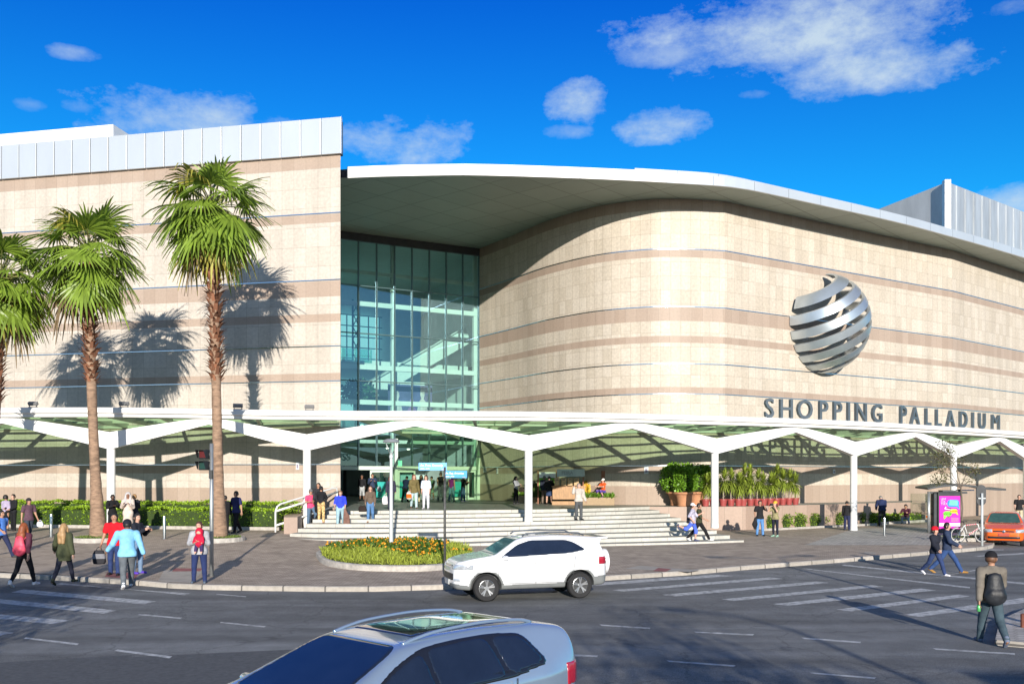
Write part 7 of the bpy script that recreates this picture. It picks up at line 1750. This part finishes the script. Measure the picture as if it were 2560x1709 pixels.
for s in (-1, 1):
    b = MB(); b.tube([(.25, s * .56, 1.60), (.15, s * .56, 1.665), (-.5, s * .57, 1.70), (-1.3, s * .56, 1.665), (-1.45, s * .55, 1.60)], .02, 6); b.build('roof_rail', mat('rail_grey', (.10, .12, .15), .4, .5), suv, smooth=True)
b = MB(); b.box((-1.98, 0, 1.525), (.34, 1.06, .05)); b.build('spoiler', white_paint, suv, bevel=.02)
b = MB(); b.lathe([(0, -.09), (.30, -.09), (.335, -.04), (.335, .06), (.26, .10), (0, .10)], 24, (0, 0, 0)); b.v = [(-2.22 - v[2], v[0], .86 + v[1]) for v in b.v]; b.build('spare_wheel', white_paint, suv, smooth=True, auto=40)

# silver-blue hatchback in the foreground
sil = mat('car_silver_blue_paint', (.36, .47, .60), .16, .55, var=.02, coat=1.0); roofg = mat('gloss_roof_panel', (.02, .024, .03), .05, var=.1, spec=.9, coat=1.0)
side_h = [(1.94, .26), (2.02, .50), (1.99, .74), (1.86, .86), (1.35, .98), (.95, 1.06), (.15, 1.42), (-.25, 1.485), (-.8, 1.49), (-1.45, 1.44), (-1.82, 1.36), (-1.90, 1.10), (-1.99, .92), (-2.02, .55), (-1.92, .30)]
plan_h = [(2.02, .30), (1.94, .58), (1.68, .78), (1.1, .86), (-1.4, .86), (-1.85, .76), (-2.02, .45)]
sect_h = [(.76, .22), (.85, .45), (.865, .72), (.85, .94), (.80, 1.02), (.60, 1.40), (.50, 1.47), (.28, 1.50)]
fgc = Vector((-1.36, 9.6, 0)); fgc.z = road_z(fgc.x, fgc.y); fa_ = R(204)
hb, hbb = build_car('hatchback', 'silver blue hatchback with gloss black roof cut off by the bottom edge', fgc, (-.68, -.73), side_h, plan_h, sect_h, (1.24, -1.24), .30, sil, sil, dark_glass,
    [[(.78, 1.00), (.30, 1.25), (.0, 1.36), (-.05, 1.00)], [(-.09, 1.0), (-.04, 1.37), (-.75, 1.385), (-.86, 1.01)], [(-.90, 1.02), (-.79, 1.385), (-1.18, 1.345), (-1.38, 1.08)]],
    ([(-.68, 1.04), (.68, 1.04), (.54, 1.41), (-.54, 1.41)], (.05, 1.05)), ([(-.6, 1.02), (.6, 1.02), (.48, 1.32), (-.48, 1.32)], (-2.05, -1.6)), h=.018, clad_z=None, trim=[(.84, .985), (.30, 1.28), (.0, 1.385), (-.4, 1.41), (-.8, 1.41), (-1.2, 1.37), (-1.44, 1.06), (-.9, .985)],
    lamps=[('roof_panel', (-.42, .42, 1.40, 1.6, -1.25, -.06), roofg, False), ('tail_lamp', (.50, .9, .80, 1.02, -2.1, -1.66), tail, True), ('head_lamp', (.42, .84, .66, .82, 1.55, 2.1), lampg, True), ('grille', (-.45, .45, .40, .60, 1.7, 2.2), grille, False)])
hb.scale = (1.18, 1.08, 1.08)
door_bits(hb, (-.02, -.85), .88, .862, sil, .72, 1.0, [(.85, .4, .9, .95), (-.08, .38, -.08, 1.0), (-.92, .5, -.92, 1.0), (.85, .4, -.85, .4)])
for s in (-1, 1):
    b = MB(); b.tube([tuple(q) for q in catmull([(.10, s * .50, 1.42), (-.05, s * .505, 1.455), (-.3, s * .51, 1.49), (-.8, s * .51, 1.505), (-1.25, s * .505, 1.475), (-1.45, s * .50, 1.43)], 5)], .016, 8); b.build('roof_rail', sil, hb, smooth=True)

# orange taxi
org = mat('car_orange_paint', (.80, .13, .008), .25, var=.02, coat=1.0)
side_t = [(1.90, .24), (1.97, .45), (1.95, .66), (1.86, .76), (1.30, .93), (.95, .98), (.20, 1.40), (-.2, 1.46), (-.9, 1.44), (-1.5, 1.36), (-1.85, 1.0), (-1.93, .85), (-1.95, .5), (-1.88, .28)]
plan_t = [(1.97, .35), (1.90, .62), (1.66, .77), (1.1, .83), (-1.4, .83), (-1.8, .74), (-1.95, .45)]
sect_t = [(.74, .20), (.82, .42), (.835, .68), (.82, .90), (.77, .98), (.57, 1.38), (.46, 1.44), (.28, 1.47)]
ff = Vector((-.46, -.888, 0)); fc = site(2516, 1367, road_z) ; tc_ = fc - ff * 1.9 + Vector((0.02, .25, 0)); tc_.z = road_z(tc_.x, tc_.y)
tx, txb = build_car('taxi', 'bright orange hatchback taxi facing the camera at the right edge', tc_, ff, side_t, plan_t, sect_t, (1.22, -1.22), .29, org, org, screen_glass,
    [[(.72, .95), (.28, 1.25), (-.05, 1.34), (-.08, .96)], [(-.15, .96), (-.12, 1.345), (-.8, 1.34), (-1.3, 1.05), (-1.2, .98)]],
    ([(-.66, .98), (.66, .98), (.52, 1.38), (-.52, 1.38)], (.05, 1.05)), ([(-.55, 1.0), (.55, 1.0), (.46, 1.3), (-.46, 1.3)], (-2.0, -1.4)), h=.022, clad_z=None,
    lamps=[('head_lamp', (.44, .80, .60, .74, 1.5, 2.1), lampg, True), ('grille', (-.42, .42, .61, .68, 1.7, 2.1), grille, False), ('lower_grille', (-.62, .62, .33, .44, 1.6, 2.1), grille, False), ('tail_lamp', (.5, .85, .75, .95, -2, -1.6), tail, True)])
door_bits(tx, (-.05, -.9), .84, .832, org, .74, .96, [(.85, .38, .88, .9), (-.11, .36, -.11, .96)], m_mirror=blk)
b = MB(); b.lathe([(0, -.02), (.055, -.02), (.06, 0), (0, .01)], 18); b.v = [(1.965 + v[2], v[0], .645 + v[1]) for v in b.v]; b.build('badge', chrome, tx)
b = MB(); b.box((1.975, 0, .52), (.02, .42, .12)); b.build('licence_plate', mat('plate_red', (.45, .08, .05), .4), tx)
